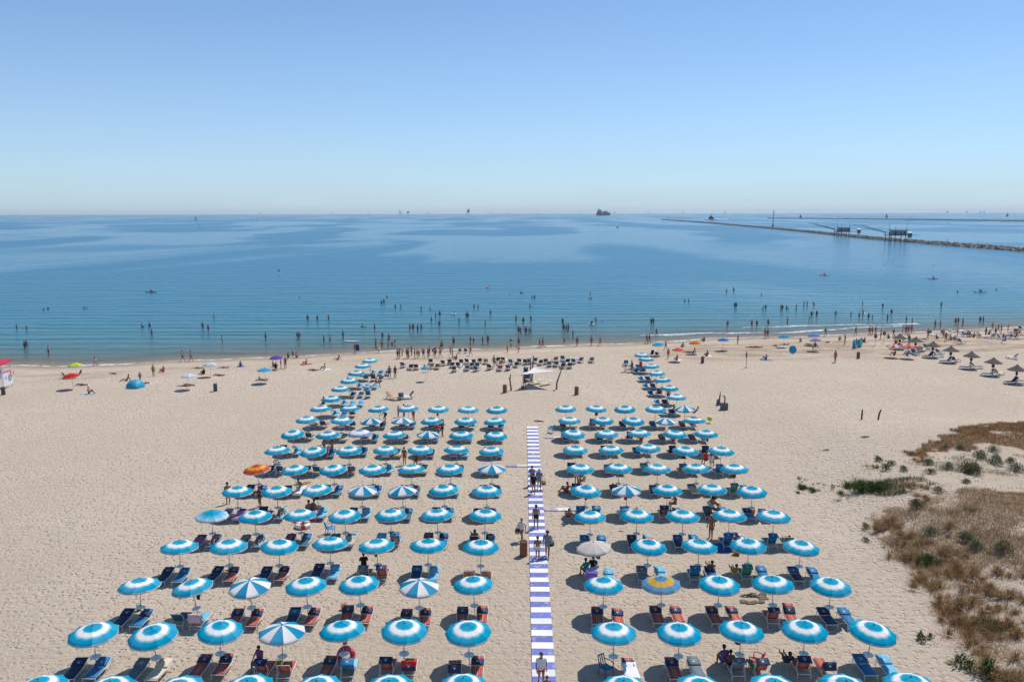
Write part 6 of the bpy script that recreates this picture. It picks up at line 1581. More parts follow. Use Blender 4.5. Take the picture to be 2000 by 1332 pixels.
# ---- fishing huts on stilts with lift-net booms
gw = mat('hut_grey_wood', (.4, .41, .43), .8, .25, .6)
def hut_kit(W, D, st, ch, cab):
    k = []; dm = mat('hut_dark', (.08, .085, .095), .8)
    for x in (-W / 2, -W * .18, W * .38):
        for y in (-D / 2, D / 2): k.append(P('stilt', MB().tube((x, y, -1.5), (x, y, st + 2.0), .28, .24, 7).mesh('stilt', dm)))
    k.append(P('deck', MB().box((0, 0, st), (W * 1.12, D * 1.1, .5)).mesh('deck', dm)))
    wins = [P('window', MB().box((x, -D * .36 - .03, st + ch * .55), (1.1, .06, 1.0)).mesh('window', mat('hut_glass', (.03, .04, .05), .2))) for x in (-W * .12, W * .14, W * .34)]
    k.append(P('cabin', MB().box((W * .08, 0, st + .25 + ch / 2), (W * .78, D * .7, ch)).mesh('cabin', gw), wins))
    k.append(P('roof', MB().slab([(-W * .36, -D * .42, st + ch + .25), (W * .52, -D * .42, st + ch + .25), (W * .52, D * .42, st + ch + .6), (-W * .36, D * .42, st + ch + .6)], .22).mesh('roof', mat('hut_roof', (.2, .21, .23), .8, .2, .5))))
    for x, h in ((-W / 2, 5.0), (-W * .18, 3.4), (W * .45, 5.5)): k.append(P('mast', MB().tube((x, -D * .4, st), (x, -D * .4, st + ch + h), .22, .1, 6).mesh('mast', dm)))
    for y in (-D * .45, D * .45):
        b = MB(); b.path([(-W / 2, y, st + 1.8), (-W / 2 - 11, y * 1.6, st + 4.6), (-W / 2 - 23, y * 2.2, st + 8.0)], [.26, .22, .16], 6); k.append(P('net_boom', b.mesh('net_boom', dm)))
    b = MB(); b.tube((-W / 2, -D * .4, st + ch + 4), (-W / 2 - 22, -D, st + 7.7), .05, .05, 4); b.tube((-W / 2, -D * .4, st + ch + 4), (-W / 2 - 11, D * .7, st + 4.6), .05, .05, 4); k.append(P('cable', b.mesh('cable', dm)))
    b = MB()
    for x in np.linspace(-W * .55, W * .55, 9): b.tube((x, -D * .54, st + .2), (x, -D * .54, st + 1.3), .05, .05, 4)
    b.tube((-W * .55, -D * .54, st + 1.3), (W * .55, -D * .54, st + 1.3), .05, .05, 4); k.append(P('railing', b.mesh('railing', dm)))
    b = MB(); b.box((W * .56 + 5, D * .3, st - .2), (10, 1.4, .2)); b.tube((W * .56, D * .3 - .7, st + .8), (W * .56 + 10, D * .3 - .7, st + .6), .06, .06, 4); k.append(P('footbridge', b.mesh('footbridge', dm)))
    return k
pa = SP(1645, 463.5); thing('fishing_hut', hut_kit(12, 7, 5.0, 3.4, 0), 'grey stilted fishing hut further along the jetty with raised net booms', 'hut', (pa.x, pa.y, SEA), -.05, 'stilted fishing huts beside the jetty')
pb = SP(1750, 473); thing('fishing_hut', hut_kit(13.5, 8, 5.2, 3.6, 0), 'grey stilted fishing hut nearer the shore with raised net booms', 'hut', (pb.x, pb.y, SEA), -.05, 'stilted fishing huts beside the jetty')
def kiosk():
    k = [P('wall', MB().box((0, 0, 2.6), (2.8, 2.6, 2.6)).mesh('wall', mat('kiosk_brick', (.3, .19, .14), .8, .2, 1)), [P('door', MB().box((-.4, -1.33, 2.3), (.8, .06, 1.8)).mesh('door', mat('kiosk_door', (.1, .09, .09))))])]
    k.append(P('roof', MB().slab([(-1.8, -1.7, 3.9), (1.8, -1.7, 3.9), (1.5, 1.7, 4.5), (-1.5, 1.7, 4.5)], .3).mesh('roof', mat('kiosk_roof', (.75, .72, .7)))))
    k.append(P('base', MB().box((0, 0, .6), (2.4, 2.2, 1.6)).mesh('base', gw)))
    return k
KK = kiosk()
for (px, py, lb) in [(1682, 459, 'small white-roofed cabin on the jetty beyond the nearer fishing hut'), (1783, 468, 'small white-roofed cabin on the jetty at the nearer fishing hut')]:
    p = SP(px, py); thing('cabin', KK, lb, 'cabin', (p.x, p.y + 6, SEA + 1.2), 0)
p = SP(1511, 444); b = MB(); b.tube((0, 0, 0), (0, 0, 26), .5, .3, 7); b.box((0, 0, 18), (2.6, 1.5, .5)); b.tube((0, 0, 20), (3.4, 0, 25), .15, .15, 5); b.tube((0, 0, 22), (-1.8, 0, 24), .15, .15, 5); b.lathe([(1.6, 0), (1.6, 2.2), (1.0, 3.2)], 10)
one('beacon_mast', b.mesh('beacon_mast', mat('mast_grey', (.1, .11, .13), .7), True), 'tall thin beacon mast standing on the stone jetty', 'mast', (p.x, p.y + 4, SEA + .5), 0)
for (px, py) in [(1852, 474), (1854, 474), (1914, 479)]:
    p = SP(px, py + 5); pp((p.x, p.y + 2, SEA + 2.2), 'stand', 1.0, 'tiny dark figure standing on top of the stone jetty', [('shirt', 'navy'), ('trunks', 'black')], 'dark', 3, 1.8, 'figures on the jetty')
p = SP(1306, 427.5); b = MB(); b.lathe([(1.1, 0), (1.0, 3.6), (1.5, 3.8), (1.5, 4.2), (.8, 4.3), (.8, 5.6), (.1, 6.2)], 12)
one('jetty_light', b.mesh('jetty_light', mat('jetty_light', (.12, .16, .14), .6), True), 'small light tower near the seaward tip of the stone jetty', 'beacon', (p.x, p.y, SEA + 1.2), 0)
# ================================================================== boats and ships
def sailboat_kit(cs, hullc, sails):
    k = [P('hull', hull(9, 2.8, 1.6, hullc, 'hull'))]
    k.append(P('cabin', MB().box((0, -.3, .75), (1.6, 3.0, .6)).mesh('cabin', wpla)))
    k.append(P('mast', MB().tube((0, .8, .2), (0, .8, 13), .1, .06, 6).mesh('mast', alu)))
    k.append(P('boom', MB().tube((0, .7, 1.7), (0, -3.6, 1.8), .07, .06, 6).mesh('boom', alu)))
    if sails:
        b = MB(); b.sheet(6, 8, lambda u, v: (.35 * math.sin(math.pi * u) * (1 - v), .7 - 4.1 * u * (1 - v), 1.9 + 10.6 * v), .02); k.append(P('mainsail', b.mesh('mainsail', cs, True)))
        b = MB(); b.sheet(6, 8, lambda u, v: (.3 * math.sin(math.pi * u) * (1 - v), .95 + 3.1 * (1 - u) * (1 - v), 1.0 + 9.5 * v), .02); k.append(P('jib', b.mesh('jib', cs, True)))
    return k
sw = mat('sail_white', (.72, .68, .66), .8); sdk = mat('sail_dark', (.05, .07, .10), .8); sgr = mat('sail_grey', (.16, .2, .24), .8)
SBK = {'w': sailboat_kit(sw, (.25, .12, .1), True), 'd': sailboat_kit(sdk, (.06, .07, .09), True), 'g': sailboat_kit(sgr, (.08, .1, .13), True), 'n': sailboat_kit(sw, (.09, .11, .14), False)}
for (px, d, kind, rz, lb, s) in [(382, 2650, 'w', 1.4, 'white-sailed yacht alone on the open sea off the tower side', 1.35), (1564, 3300, 'g', .9, 'grey-sailed yacht beyond the start of the far breakwater', 1.35), (1620, 3600, 'n', .8, 'yacht with bare mast beyond the far breakwater, nearest the grey sail', 1.5), (1640, 4000, 'n', 1.2, 'second yacht with bare mast beyond the far breakwater', 1.5), (1732, 3400, 'd', 1.9, 'dark-sailed yacht beyond the far breakwater', 1.5), (1775, 4200, 'n', 1.0, 'yacht with bare mast beyond the dark sail', 1.4), (1968, 4200, 'g', 1.2, 'grey-sailed yacht at the landward end of the far breakwater', 1.6), (1987, 3600, 'n', 1.0, 'small bare-masted yacht near the grey sail', 1.2)]:
    p = far(px, d); thing('sailboat', SBK[kind], lb, 'sailboat', p, rz, 'sailing yachts far out', scale=(s, s, s))
def motorboat_kit(c):
    k = [P('hull', hull(7, 2.4, 1.5, c, 'hull')), P('cabin', MB().slab([(-.8, -1.2, .5), (.8, -1.2, .5), (.7, 1.3, .5), (-.7, 1.3, .5)], 1.3).mesh('cabin', wpla))]
    k.append(P('windscreen', MB().slab([(-.7, 1.3, .6), (.7, 1.3, .6), (.6, 1.9, .6), (-.6, 1.9, .6)], .7).mesh('windscreen', mat('screen_dark', (.03, .05, .07), .1))))
    return k
MBK = {'w': motorboat_kit((.7, .7, .7)), 'd': motorboat_kit((.06, .08, .1))}
for (px, py, kind, rz, lb, s) in [(503, 431, 'd', 1.4, 'dark motor boat on the open sea off the tower side', 1.3), (1206, 445, 'd', .5, 'small dark boat with white and red awning in mid water', .9), (1426, 428, 'w', -1.3, 'white speedboat trailing a foamy wake beyond the jetty tip', 1.5), (1776, 431.5, 'd', 1.4, 'low motor boat passing behind the fishing huts', 1.3), (1917, 433, 'w', 1.4, 'white motor boat with short wake inside the far breakwater', 1.2), (1170, 427, 'd', 1.4, 'low dark boat beneath the large ship', 1.0), (597, 423, 'd', 1.2, 'distant dark dinghy off the open side', 1.4), (697, 424, 'd', 1.2, 'distant dark dinghy seaward of the paddle board', 1.2)]:
    p = SP(px, py); thing('motorboat', MBK[kind], lb, 'boat', p + Vector((0, 0, .1)), rz, scale=(s, s, s))
p = SP(1206, 445); b = MB(); b.sheet(6, 4, lambda u, v: ((u - .5) * 2.6, (v - .5) * 3.6, 2.6 + .5 * math.sin(math.pi * u)), .06)
for x in (-1.2, 1.2):
    for y in (-1.6, 1.6): b.tube((x, y, .3), (x, y, 2.7), .06, .06, 5)
one('awning', b.mesh('awning', mat('awning_pink', (.6, .45, .45), .8), True), 'pinkish white awning over the small dark boat', 'awning', p, .5)
wake_m = mat('wake_foam', (.75, .78, .8), .6)
for (p0, p1, w, lb) in [(SP(1424, 428), SP(1376, 427.6), 5, 'white wake of the speedboat beyond the jetty tip'), (SP(1919, 433.5), SP(1955, 434.5), 2.5, 'short white wake of the boat inside the far breakwater')]:
    d = p1 - p0; n = Vector((-d.y, d.x, 0)).normalized(); b = MB(); vs = []; r = random.Random(2)
    for i in range(41):
        t = i / 40; q = p0 + d * t; ww = w * (.15 + .6 * math.sin(math.pi * min(1, t * .9 + .1))) * r.uniform(.6, 1.1)
        vs += [q - n * ww + Vector((0, 0, .12)), q + n * ww + Vector((0, 0, .12)), q + Vector((0, 0, .35))]
    b.add(vs, [(3 * i, 3 * i + 3, 3 * i + 5, 3 * i + 2) for i in range(40)] + [(3 * i + 2, 3 * i + 5, 3 * i + 4, 3 * i + 1) for i in range(40)])
    o = obj('wake', b.mesh('wake', wake_m, True)); tag(o, lb, 'wake', kind='stuff')
# large ship
def ship_kit():
    k = []; hm = mat('ship_hull', (.05, .08, .13), .6); sm = mat('ship_upper', (.16, .19, .24), .6); dk = mat('ship_dark', (.05, .06, .08), .6)
    b = MB(); L, W, H = 120, 30, 22; vs = []
    st = [(-60, .72), (-56, .9), (-30, 1), (20, 1), (42, .85), (54, .45), (62, .04)]
    for (x, w) in st:
        fl = 3 if x > 30 else 0
        for (o, z) in ((-.75, -4), (-1, 4), (-1, H + fl), (1, H + fl), (1, 4), (.75, -4)): vs.append((x + (3 * z / H if x > 40 else 0), o * w * W / 2, z))
    n = len(st)
    b.add(vs, [(6 * i + j, 6 * i + 6 + j, 6 * i + 7 + j, 6 * i + 1 + j) for i in range(n - 1) for j in range(5)] + [tuple(range(6)), tuple(6 * (n - 1) + j for j in (5, 4, 3, 2, 1, 0))])
    k.append(P('hull', b.mesh('hull', hm)))
    k.append(P('superstructure', MB().box((-34, 0, 31), (38, 27, 18)).mesh('superstructure', sm), [P('deck_band', MB().box((-34, 0, z), (38.6, 27.6, 1.0)).mesh('deck_band', dk)) for z in (26, 30, 34, 38)]))
    k.append(P('bridge', MB().box((-24, 0, 43), (12, 30, 6)).mesh('bridge', sm))); k.append(P('funnel', MB().lathe([(5, 40), (4.4, 56), (3.5, 57)], 10, (-40, 0, 0)).mesh('funnel', dk)))
    k.append(P('mast', MB().tube((-22, 0, 45), (-22, 0, 60), .8, .4, 6).mesh('mast', dk)))
    for x in (0, 14, 28): k.append(P('container_stack', MB().box((x, 0, 28), (13.4, 25, 14)).mesh('container_stack', sm)))
    for x in (37,): k.append(P('crane', MB().tube((x, 0, 22), (x, 0, 46), 1.2, .8, 6).tube((x, 0, 44), (x + 8, 0, 50), .8, .5, 5).mesh('crane', dk)))
    return k
p = far(1178, 6400); thing('cargo_ship', ship_kit(), 'large dark cargo ship with stepped superstructure on the horizon', 'ship', p, .0, scale=(.88, 1, .95))
def tug_kit():
    sm = mat('tug_grey', (.08, .10, .12), .7)
    return [P('hull', hull(34, 10, 6, (.06, .08, .1), 'hull')), P('superstructure', MB().slab([(-3.5, -9, 2), (3.5, -9, 2), (3.5, 6, 2), (-3.5, 6, 2)], 6).mesh('superstructure', sm)), P('wheelhouse', MB().slab([(-2.6, -4, 8), (2.6, -4, 8), (2.2, 3, 8), (-2.2, 3, 8)], 4).mesh('wheelhouse', sm)), P('mast', MB().tube((0, -1, 12), (0, -1, 21), .8, .2, 6).mesh('mast', sm))]
p = SP(1388, 430); thing('tug', tug_kit(), 'dark tug with tall central mast near the jetty tip', 'boat', p, 1.2)
def platform_kit(s, tall, blk):
    m = mat('rig_steel', (.06, .09, .15), .7); k = []
    for x in (-9, 9):
        for y in (-9, 9): k.append(P('leg', MB().tube((x * 1.15, y * 1.15, -5), (x, y, 22), 1.6, 1.4, 6).mesh('leg', m)))
    k.append(P('deck', MB().box((0, 0, 24), (30, 26, 5)).mesh('deck', m)))
    for (x, w, h) in blk: k.append(P('module', MB().box((x, 0, 26 + h / 2), (w, 18, h)).mesh('module', m)))
    if tall:
        b = MB(); b.tube((-8, 0, 26), (-8, 0, 26 + tall), 3.2, 2.2, 6); b.tube((-8, 0, 24 + tall), (-24, 0, 30 + tall), 2, 1.2, 5); b.box((-6, 0, 24 + tall), (11, 9, 9)); k.append(P('crane', b.mesh('crane', m)))
    k.append(P('flare_boom', MB().tube((12, 0, 26), (26, 0, 40), .7, .4, 5).mesh('flare_boom', m)))
    return k
RG = {'a': platform_kit(1, 34, [(5, 12, 10)]), 'b': platform_kit(1, 0, [(0, 24, 16)]), 'c': platform_kit(1, 0, [(3, 24, 16), (7, 16, 32)]), 'f': platform_kit(1, 12, [(4, 14, 8)])}
for (px, d, kd, s, lb) in [(782, 9800, 'a', .95, 'gas platform with tall crane on the horizon, linked to a smaller block'), (797, 9800, 'b', 1.0, 'squat gas platform beside the one with tall crane'), (914, 9200, 'c', 1.15, 'blocky two-tier gas platform on the horizon')]:
    thing('gas_platform', RG[kd], lb, 'platform', far(px, d), .1, scale=(s, s, s))
for i, (px, d) in enumerate([(509, 14500), (649, 14500), (722, 15000), (836, 14500), (958, 15500), (1134, 15000), (1200, 13500), (1266, 15500), (1334, 14500), (1416, 12500), (1850, 12500), (1888, 13500), (1915, 14000), (1922, 14000)]):
    thing('gas_platform', RG['f'], 'faint tiny gas platform on the horizon, %s counted from the tower side towards the jetty' % ORD[i + 1], 'platform', far(px, d), .3 * i, 'faint platforms on the horizon', scale=(.8, .8, .8))
for (px, d, lb) in [(1045, 14500, 'faint long ship on the horizon beyond the cargo ship'), (986, 13500, 'faint low ship on the horizon near the blocky platform')]:
    k = [P('hull', hull(120, 20, 16, (.08, .1, .14), 'hull')), P('superstructure', MB().box((0, -42, 14), (16, 14, 22)).mesh('superstructure', mat('ship_upper', (.16, .19, .24)))), P('mast', MB().tube((0, 35, 0), (0, 35, 24), 1.2, .6, 6).mesh('mast', mat('ship_dark', (.05, .06, .08))))]
    thing('distant_ship', k, lb, 'ship', far(px, d), 1.57, scale=(1, 1, 1))
def buoy_kit(): return [P('float', MB().lathe([(.9, -.6), (1.1, 0), (.9, .6), (.3, 1.0)], 12).mesh('float', mat('buoy_dark', (.06, .05, .06), .5), True)), P('pole', MB().tube((0, 0, .8), (0, 0, 7.5), .16, .1, 6).mesh('pole', mat('buoy_dark', (.06, .05, .06)))), P('topmark', MB().ball((0, 0, 7.6), .4, 8, 6).mesh('topmark', mat('buoy_top', (.3, .1, .05)), True))]
BK = buoy_kit()
for (px, py, s, lb) in [(390, 446, .9, 'dark spar buoy close to the white-sailed yacht'), (1100, 429, 1.6, 'dark spar buoy in mid water before the cargo ship'), (1852, 437, .9, 'dark spar buoy inside the far breakwater'), (246, 430, .5, 'tiny buoy far off the tower side'), (1981, 420.5, 3, 'tall marker buoy near the grey-sailed yacht')]:
    thing('buoy', BK, lb, 'buoy', SP(px, py), 0, 'marker buoys', scale=(s, s, s))
# ========================================================= dune vegetation
def grass_mat(name, c1, c2, c3):
    m = bpy.data.materials.new(name); m.use_nodes = True; t = m.node_tree; b = t.nodes['Principled BSDF']
    b.inputs['Roughness'].default_value = .8; b.inputs['Specular IOR Level'].default_value = .15
    g = nd(t, 'ShaderNodeNewGeometry'); n = nd(t, 'ShaderNodeTexNoise', i_Scale=.9, i_Detail=5.0, i_Roughness=.75); t.links.new(g.outputs['Position'], n.inputs['Vector'])
    r = ramp(t, [(.3, c1), (.5, c2), (.7, c3)]); t.links.new(n.outputs['Fac'], r.inputs[0]); t.links.new(r.outputs[0], b.inputs['Base Color'])
    tr = nd(t, 'ShaderNodeBsdfTranslucent'); t.links.new(r.outputs[0], tr.inputs[0]); mx = nd(t, 'ShaderNodeMixShader'); mx.inputs[0].default_value = .3
    t.links.new(b.outputs[0], mx.inputs[1]); t.links.new(tr.outputs[0], mx.inputs[2]); t.links.new(mx.outputs[0], t.nodes['Material Output'].inputs[0])
    return m
G_DRY = grass_mat('dry_grass', (.19, .115, .055), (.32, .21, .105), (.46, .34, .20))
G_RUST = grass_mat('rust_grass', (.19, .10, .042), (.31, .18, .08), (.43, .28, .15))
G_OLIVE = grass_mat('olive_grass', (.08, .085, .04), (.14, .135, .07), (.22, .19, .11))
G_GREEN = grass_mat('green_grass', (.035, .065, .018), (.07, .105, .03), (.13, .15, .06))
G_SILV = grass_mat('silver_shrub', (.09, .115, .07), (.17, .20, .13), (.26, .28, .20))
G_YELL = grass_mat('yellow_green_herb', (.09, .10, .025), (.17, .17, .05), (.25, .23, .09))
def blades(P0, H, W, lean, seed):
    """numpy array of bent blades: 2 quads-ish (5 verts) each"""
    r = np.random.default_rng(seed); n = len(P0)
    a = r.uniform(0, 2 * np.pi, n); l = r.uniform(.1, 1, n) * lean; h = H * r.uniform(.55, 1.15, n)
    d = np.stack([np.cos(a), np.sin(a), 0 * a], -1); s = np.stack([-np.sin(a), np.cos(a), 0 * a], -1)
    a2 = r.uniform(0, 2 * np.pi, n); s = np.stack([np.cos(a2), np.sin(a2), 0 * a2], -1)
    up = np.array([0, 0, 1.0])
    w = (W * r.uniform(.6, 1.3, n))[:, None]
    mid = P0 + d * (l * h * .35)[:, None] + up * (h * .6)[:, None]
    tip = P0 + d * (l * h)[:, None] + up * (h * (1 - .35 * l))[:, None]
    V = np.stack([P0 - s * w, P0 + s * w, mid + s * w * .7, mid - s * w * .7, tip], 1)
    return V
def blade_mesh(name, Vs, m):
    V = np.concatenate(Vs, 0); n = len(V)
    co = V.reshape(-1, 3).astype(np.float32); base = np.arange(n) * 5
    q = np.stack([base, base + 1, base + 2, base + 3], -1); t = np.stack([base + 3, base + 2, base + 4], -1)
    me = bpy.data.meshes.new(name); me.vertices.add(len(co)); me.vertices.foreach_set('co', co.ravel())
    li = np.concatenate([q.ravel(), t.ravel()]).astype(np.int32); ls = np.concatenate([np.arange(n) * 4, 4 * n + np.arange(n) * 3]).astype(np.int32)
    me.loops.add(len(li)); me.loops.foreach_set('vertex_index', li); me.polygons.add(2 * n); me.polygons.foreach_set('loop_start', ls)
    me.materials.append(m); me.update(); me.validate()
    return me
def ground_np(px, py):
    """vectorised pixel -> terrain point"""
    fx, fy = (px - 1000) / F, (py - 666) / F
    D = np.array(FWD)[None] + np.array(RIGHT)[None] * fx[:, None] - np.array(UP)[None] * fy[:, None]
    z = np.zeros(len(px))
    for _ in range(8):
        t = (z - CAM_H) / D[:, 2]; x = D[:, 0] * t; y = D[:, 1] * t; z = terrain_np(x, y)
    return np.stack([x, y, z], -1)
def inpoly(x, y, poly):
    c = np.zeros(len(x), bool); j = len(poly) - 1
    for i in range(len(poly)):
        xi, yi = poly[i]; xj, yj = poly[j]
        k = ((yi > y) != (yj > y)) & (x < (xj - xi) * (y - yi) / (yj - yi + 1e-12) + xi)
        c ^= k; j = i
    return c
def vnoise(x, y, s, seed):
    r = np.random.default_rng(seed); T = r.random((64, 64))
    X = x * s; Y = y * s; i = np.floor(X).astype(int); j = np.floor(Y).astype(int); fx = X - i; fy = Y - j
    fx = fx * fx * (3 - 2 * fx); fy = fy * fy * (3 - 2 * fy)
    a = T[i % 64, j % 64]; b = T[(i + 1) % 64, j % 64]; c = T[i % 64, (j + 1) % 64]; d = T[(i + 1) % 64, (j + 1) % 64]
    return a * (1 - fx) * (1 - fy) + b * fx * (1 - fy) + c * (1 - fx) * fy + d * fx * fy
def cover(pix, dens, H, W, lean, seed, thr=.35, ns=.5):
    w = ground_np(np.array([p[0] for p in pix], float), np.array([p[1] for p in pix], float))[:, :2]
    lo, hi = w.min(0), w.max(0); n = int((hi - lo).prod() * dens)
    r = np.random.default_rng(seed); x = r.uniform(lo[0], hi[0], n); y = r.uniform(lo[1], hi[1], n)
    f = vnoise(x, y, ns, seed) * .6 + vnoise(x, y, ns * 3.1, seed + 1) * .4
    xx = x + (vnoise(x, y, 1.1, seed + 5) - .5) * 2.2; yy = y + (vnoise(x, y, 1.1, seed + 6) - .5) * 2.2
    k = inpoly(xx, yy, [tuple(q) for q in w]) & (r.random(n) < np.clip((f - thr) / .22, 0.0, 1))
    x, y = x[k], y[k]
    return blades(np.stack([x, y, terrain_np(x, y) - .03], -1), H, W, lean, seed + 9)
def stuffgrass(Vs, m, label):
    o = obj('grass', blade_mesh('grass', Vs, m)); tag(o, label, 'grass', kind='stuff')
A_ = [(1712, 1005), (1745, 992), (1790, 985), (1850, 962), (1925, 955), (2040, 975), (2080, 1120), (1990, 1118), (1930, 1102), (1885, 1130), (1835, 1150), (1795, 1140), (1765, 1100), (1732, 1062)]
stuffgrass([cover(A_, 420, .26, .006, 1.3, 3, .22), cover(A_, 160, .42, .007, 1.1, 4, .42), cover(A_, 260, .12, .008, 1.6, 5, .20)], G_DRY, 'dry brown grass matted over the main dune')
B_ = [(1775, 888), (1830, 862), (1900, 830), (2040, 826), (2040, 886), (1930, 868), (1850, 884), (1790, 896)]
stuffgrass([cover(B_, 420, .34, .008, 1.1, 13, .16)], G_RUST, 'rust coloured grass band along the top of the far dune')
C_ = [(1770, 905), (1850, 893), (1960, 886), (2040, 895), (2040, 930), (1960, 925), (1880, 926), (1800, 915)]
stuffgrass([cover(C_, 160, .28, .008, 1.2, 23, .36)], G_OLIVE, 'olive brown grass below the rust coloured band')
D_ = [(1674, 968), (1690, 946), (1720, 936), (1800, 932), (1790, 956), (1735, 972)]
stuffgrass([cover(D_, 420, .34, .009, 1.1, 33, .24)], G_GREEN, 'fresh green grass on the low mound')
E_ = [(1820, 1185), (1880, 1165), (1950, 1148), (2060, 1148), (2090, 1400), (1985, 1380), (1955, 1275), (1915, 1265), (1880, 1240), (1845, 1205)]
stuffgrass([cover(E_, 300, .28, .006, 1.3, 43, .50)], G_DRY, 'dry brown grass in clumps over the near dune')
F_ = [(1640, 905), (1760, 870), (1900, 895), (2040, 935), (2040, 975), (1850, 955), (1700, 935)]
H_ = [(1700, 1060), (1760, 1100), (1830, 1150), (1850, 1200), (1960, 1280), (1980, 1360), (1900, 1350), (1850, 1260), (1760, 1200), (1690, 1080)]
stuffgrass([cover(F_, 9, .22, .02, 1.0, 53, .52, .9), cover(H_, 14, .20, .016, 1.0, 63, .50, .9)], G_YELL, 'sparse yellow green seedlings on bare sand around the dunes')
# single clumps
def tuft_mesh(name, m, n, R, H, W, lean, seed):
    # several crowded stools of unequal height make one ragged clump
    r = np.random.default_rng(seed); nc = 6
    cx = r.normal(0, R * .75, nc); cy = r.normal(0, R * .6, nc); ch = r.uniform(.45, 1.1, nc); cr = R * r.uniform(.25, .6, nc)
    w = cr ** 1.5; w /= w.sum()
    k = r.choice(nc, n, p=w)
    q = np.abs(r.normal(0, .55, n)); a = r.uniform(0, 6.2832, n)
    P0 = np.stack([cx[k] + cr[k] * q * np.cos(a), cy[k] + cr[k] * q * np.sin(a), -.04 + 0 * a], -1)
    hh = H * ch[k] * r.uniform(.5, 1.15, n)
    V = blades(P0, hh, W, .7, seed + 1)
    out = np.stack([np.cos(a), np.sin(a), 0 * a], -1); sc_ = np.minimum(q, 1.3) * lean
    V[:, 2:4] += (out * (sc_ * hh * .35)[:, None])[:, None]; V[:, 4] += out * (sc_ * hh * .9)[:, None]; V[:, 4, 2] -= sc_ * hh * .35
    return blade_mesh(name, [V], m)
def shrub_mesh(name, m, n, R, H, seed, leaf=.06):
    r = np.random.default_rng(seed); a = r.uniform(0, 6.2832, n); u = r.random(n) ** .5; z = r.random(n)
    k = 1 + .3 * np.sin(2 * a + seed) + .2 * np.sin(5 * a + 2 * seed)
    rad = R * u * k * np.sqrt(np.maximum(0.05, 1 - z ** 2))
    P0 = np.stack([rad * np.cos(a), rad * np.sin(a), z * H * (.8 + .3 * np.sin(4 * a + seed))], -1)
    return blade_mesh(name, [blades(P0, leaf * 1.6, leaf * .35, 1.6, seed)], m)
TM = {'br': [tuft_mesh('blades', G_DRY, 1000, .62, .62, .008, .9, s) for s in (1, 2, 3, 17, 18, 19)], 'ru': [tuft_mesh('blades', G_RUST, 800, .62, .5, .008, 1.0, s) for s in (4, 5, 20, 21)], 'gr': [tuft_mesh('blades', G_GREEN, 800, .6, .55, .011, .9, s) for s in (6, 7)],
      'si': [shrub_mesh('foliage', G_SILV, 900, .55, .6, s) for s in (8, 9, 10)], 'dg': [shrub_mesh('foliage', G_OLIVE, 900, .6, .6, s) for s in (11, 12)], 'ye': [tuft_mesh('blades', G_YELL, 160, .4, .3, .018, 1.1, s) for s in (13, 14)], 'se': [shrub_mesh('foliage', G_GREEN, 160, .35, .35, s, .08) for s in (15, 16)]}
st_me = {}
def stem_mesh(k):
    b = MB(); rr = random.Random(k)
    for i in range(7):
        a = rr.uniform(0, 6.28); d = Vector((math.cos(a), math.sin(a), 0)) * rr.uniform(.1, .4)
        b.path([(0, 0, -.08), d * .4 + Vector((0, 0, .2)), d + Vector((0, 0, rr.uniform(.3, .5)))], [.014, .01, .004], 5)
    return b.mesh('stem', mat('plant_stem', (.10, .075, .045), .9))
STEMS = [stem_mesh(k) for k in (1, 2, 3)]
plants = [(1704,957,'gr',2.0),(1690,962,'gr',1.6),(1722,950,'gr',1.7),(1662,951,'gr',1.0),(1636,951,'ye',.9),(1570,957,'gr',.9),(1580,958,'gr',.7),(1566,936,'ye',.9),(1605,946,'ye',.6),(1717,914,'ye',1.2),(1740,908,'se',1.2),(1716,900,'se',1.0),(1731,917,'se',1.2),(1765,919,'si',1.0),(1812,907,'si',1.3),(1817,924,'dg',1.0),(1847,877,'si',.9),(1874,878,'si',.9),(1852,916,'si',1.0),(1900,925,'dg',1.9),(1888,921,'dg',1.4),(1915,893,'si',1.4),(1940,882,'si',1.3),(1946,906,'si',1.6),(1985,920,'si',1.3),(1887,943,'dg',.8),(1973,903,'dg',.8),(1819,947,'ye',1.0),(1833,960,'dg',.9),
 (1817,1041,'si',1.1),(1885,1053,'si',1.1),(1906,1070,'si',1.1),(1959,1075,'dg',1.5),(1790,991,'dg',1.1),(1691,1031,'se',.8),(1945,1232,'gr',1.2),(1831,1100,'gr',.9),(1875,1297,'se',1.2),(1895,1308,'se',1.2),(1928,1322,'se',1.5),(1691,1057,'se',.6),(1799,1250,'se',.9),(1816,1246,'se',.6),(1904,1000,'ye',1.1),(1862,1003,'ye',1.0),
 (1789,1054,'br',1.35),(1761,1093,'br',1.15),(1875,1082,'br',1.15),(1860,1118,'ru',1.2),(1885,1120,'ru',1.2),(1903,1118,'ru',1.0),(1825,1141,'br',1.1),(1810,1142,'ru',1.0),(1898,1043,'br',1.1),(1965,1124,'br',1.25),(1898,1174,'br',1.3),(1962,1194,'br',1.2),(1859,1186,'ru',1.1),(1848,1178,'ru',1.0),(1736,1034,'br',1.35),(1724,1030,'br',1.1),(1748,1024,'ru',1.2),(1912,1248,'br',1.3),(1895,1238,'ru',1.1),(1982,1297,'br',1.4),(1970,1320,'ru',1.3),(1995,1325,'br',1.4),(1808,1107,'ru',1.1),(1820,1098,'br',1.0),(1957,1160,'br',1.2),(1940,1158,'ru',1.1),(1985,1172,'br',1.1),(1868,1213,'ru',1.1),(1885,1220,'br',1.0),(1930,1198,'ru',1.1),(1922,1222,'br',1.1),(1990,1228,'ru',1.1),(1960,1240,'br',1.1),(1776,1060,'ru',1.0),(1803,952,'br',.9),(1812,976,'br',.8),(1800,900,'ru',1.0),(1787,888,'ru',1.1),(1905,846,'ru',1.1),(1935,838,'ru',1.2),(1975,838,'ru',1.2),(1925,1275,'ru',1.0)]
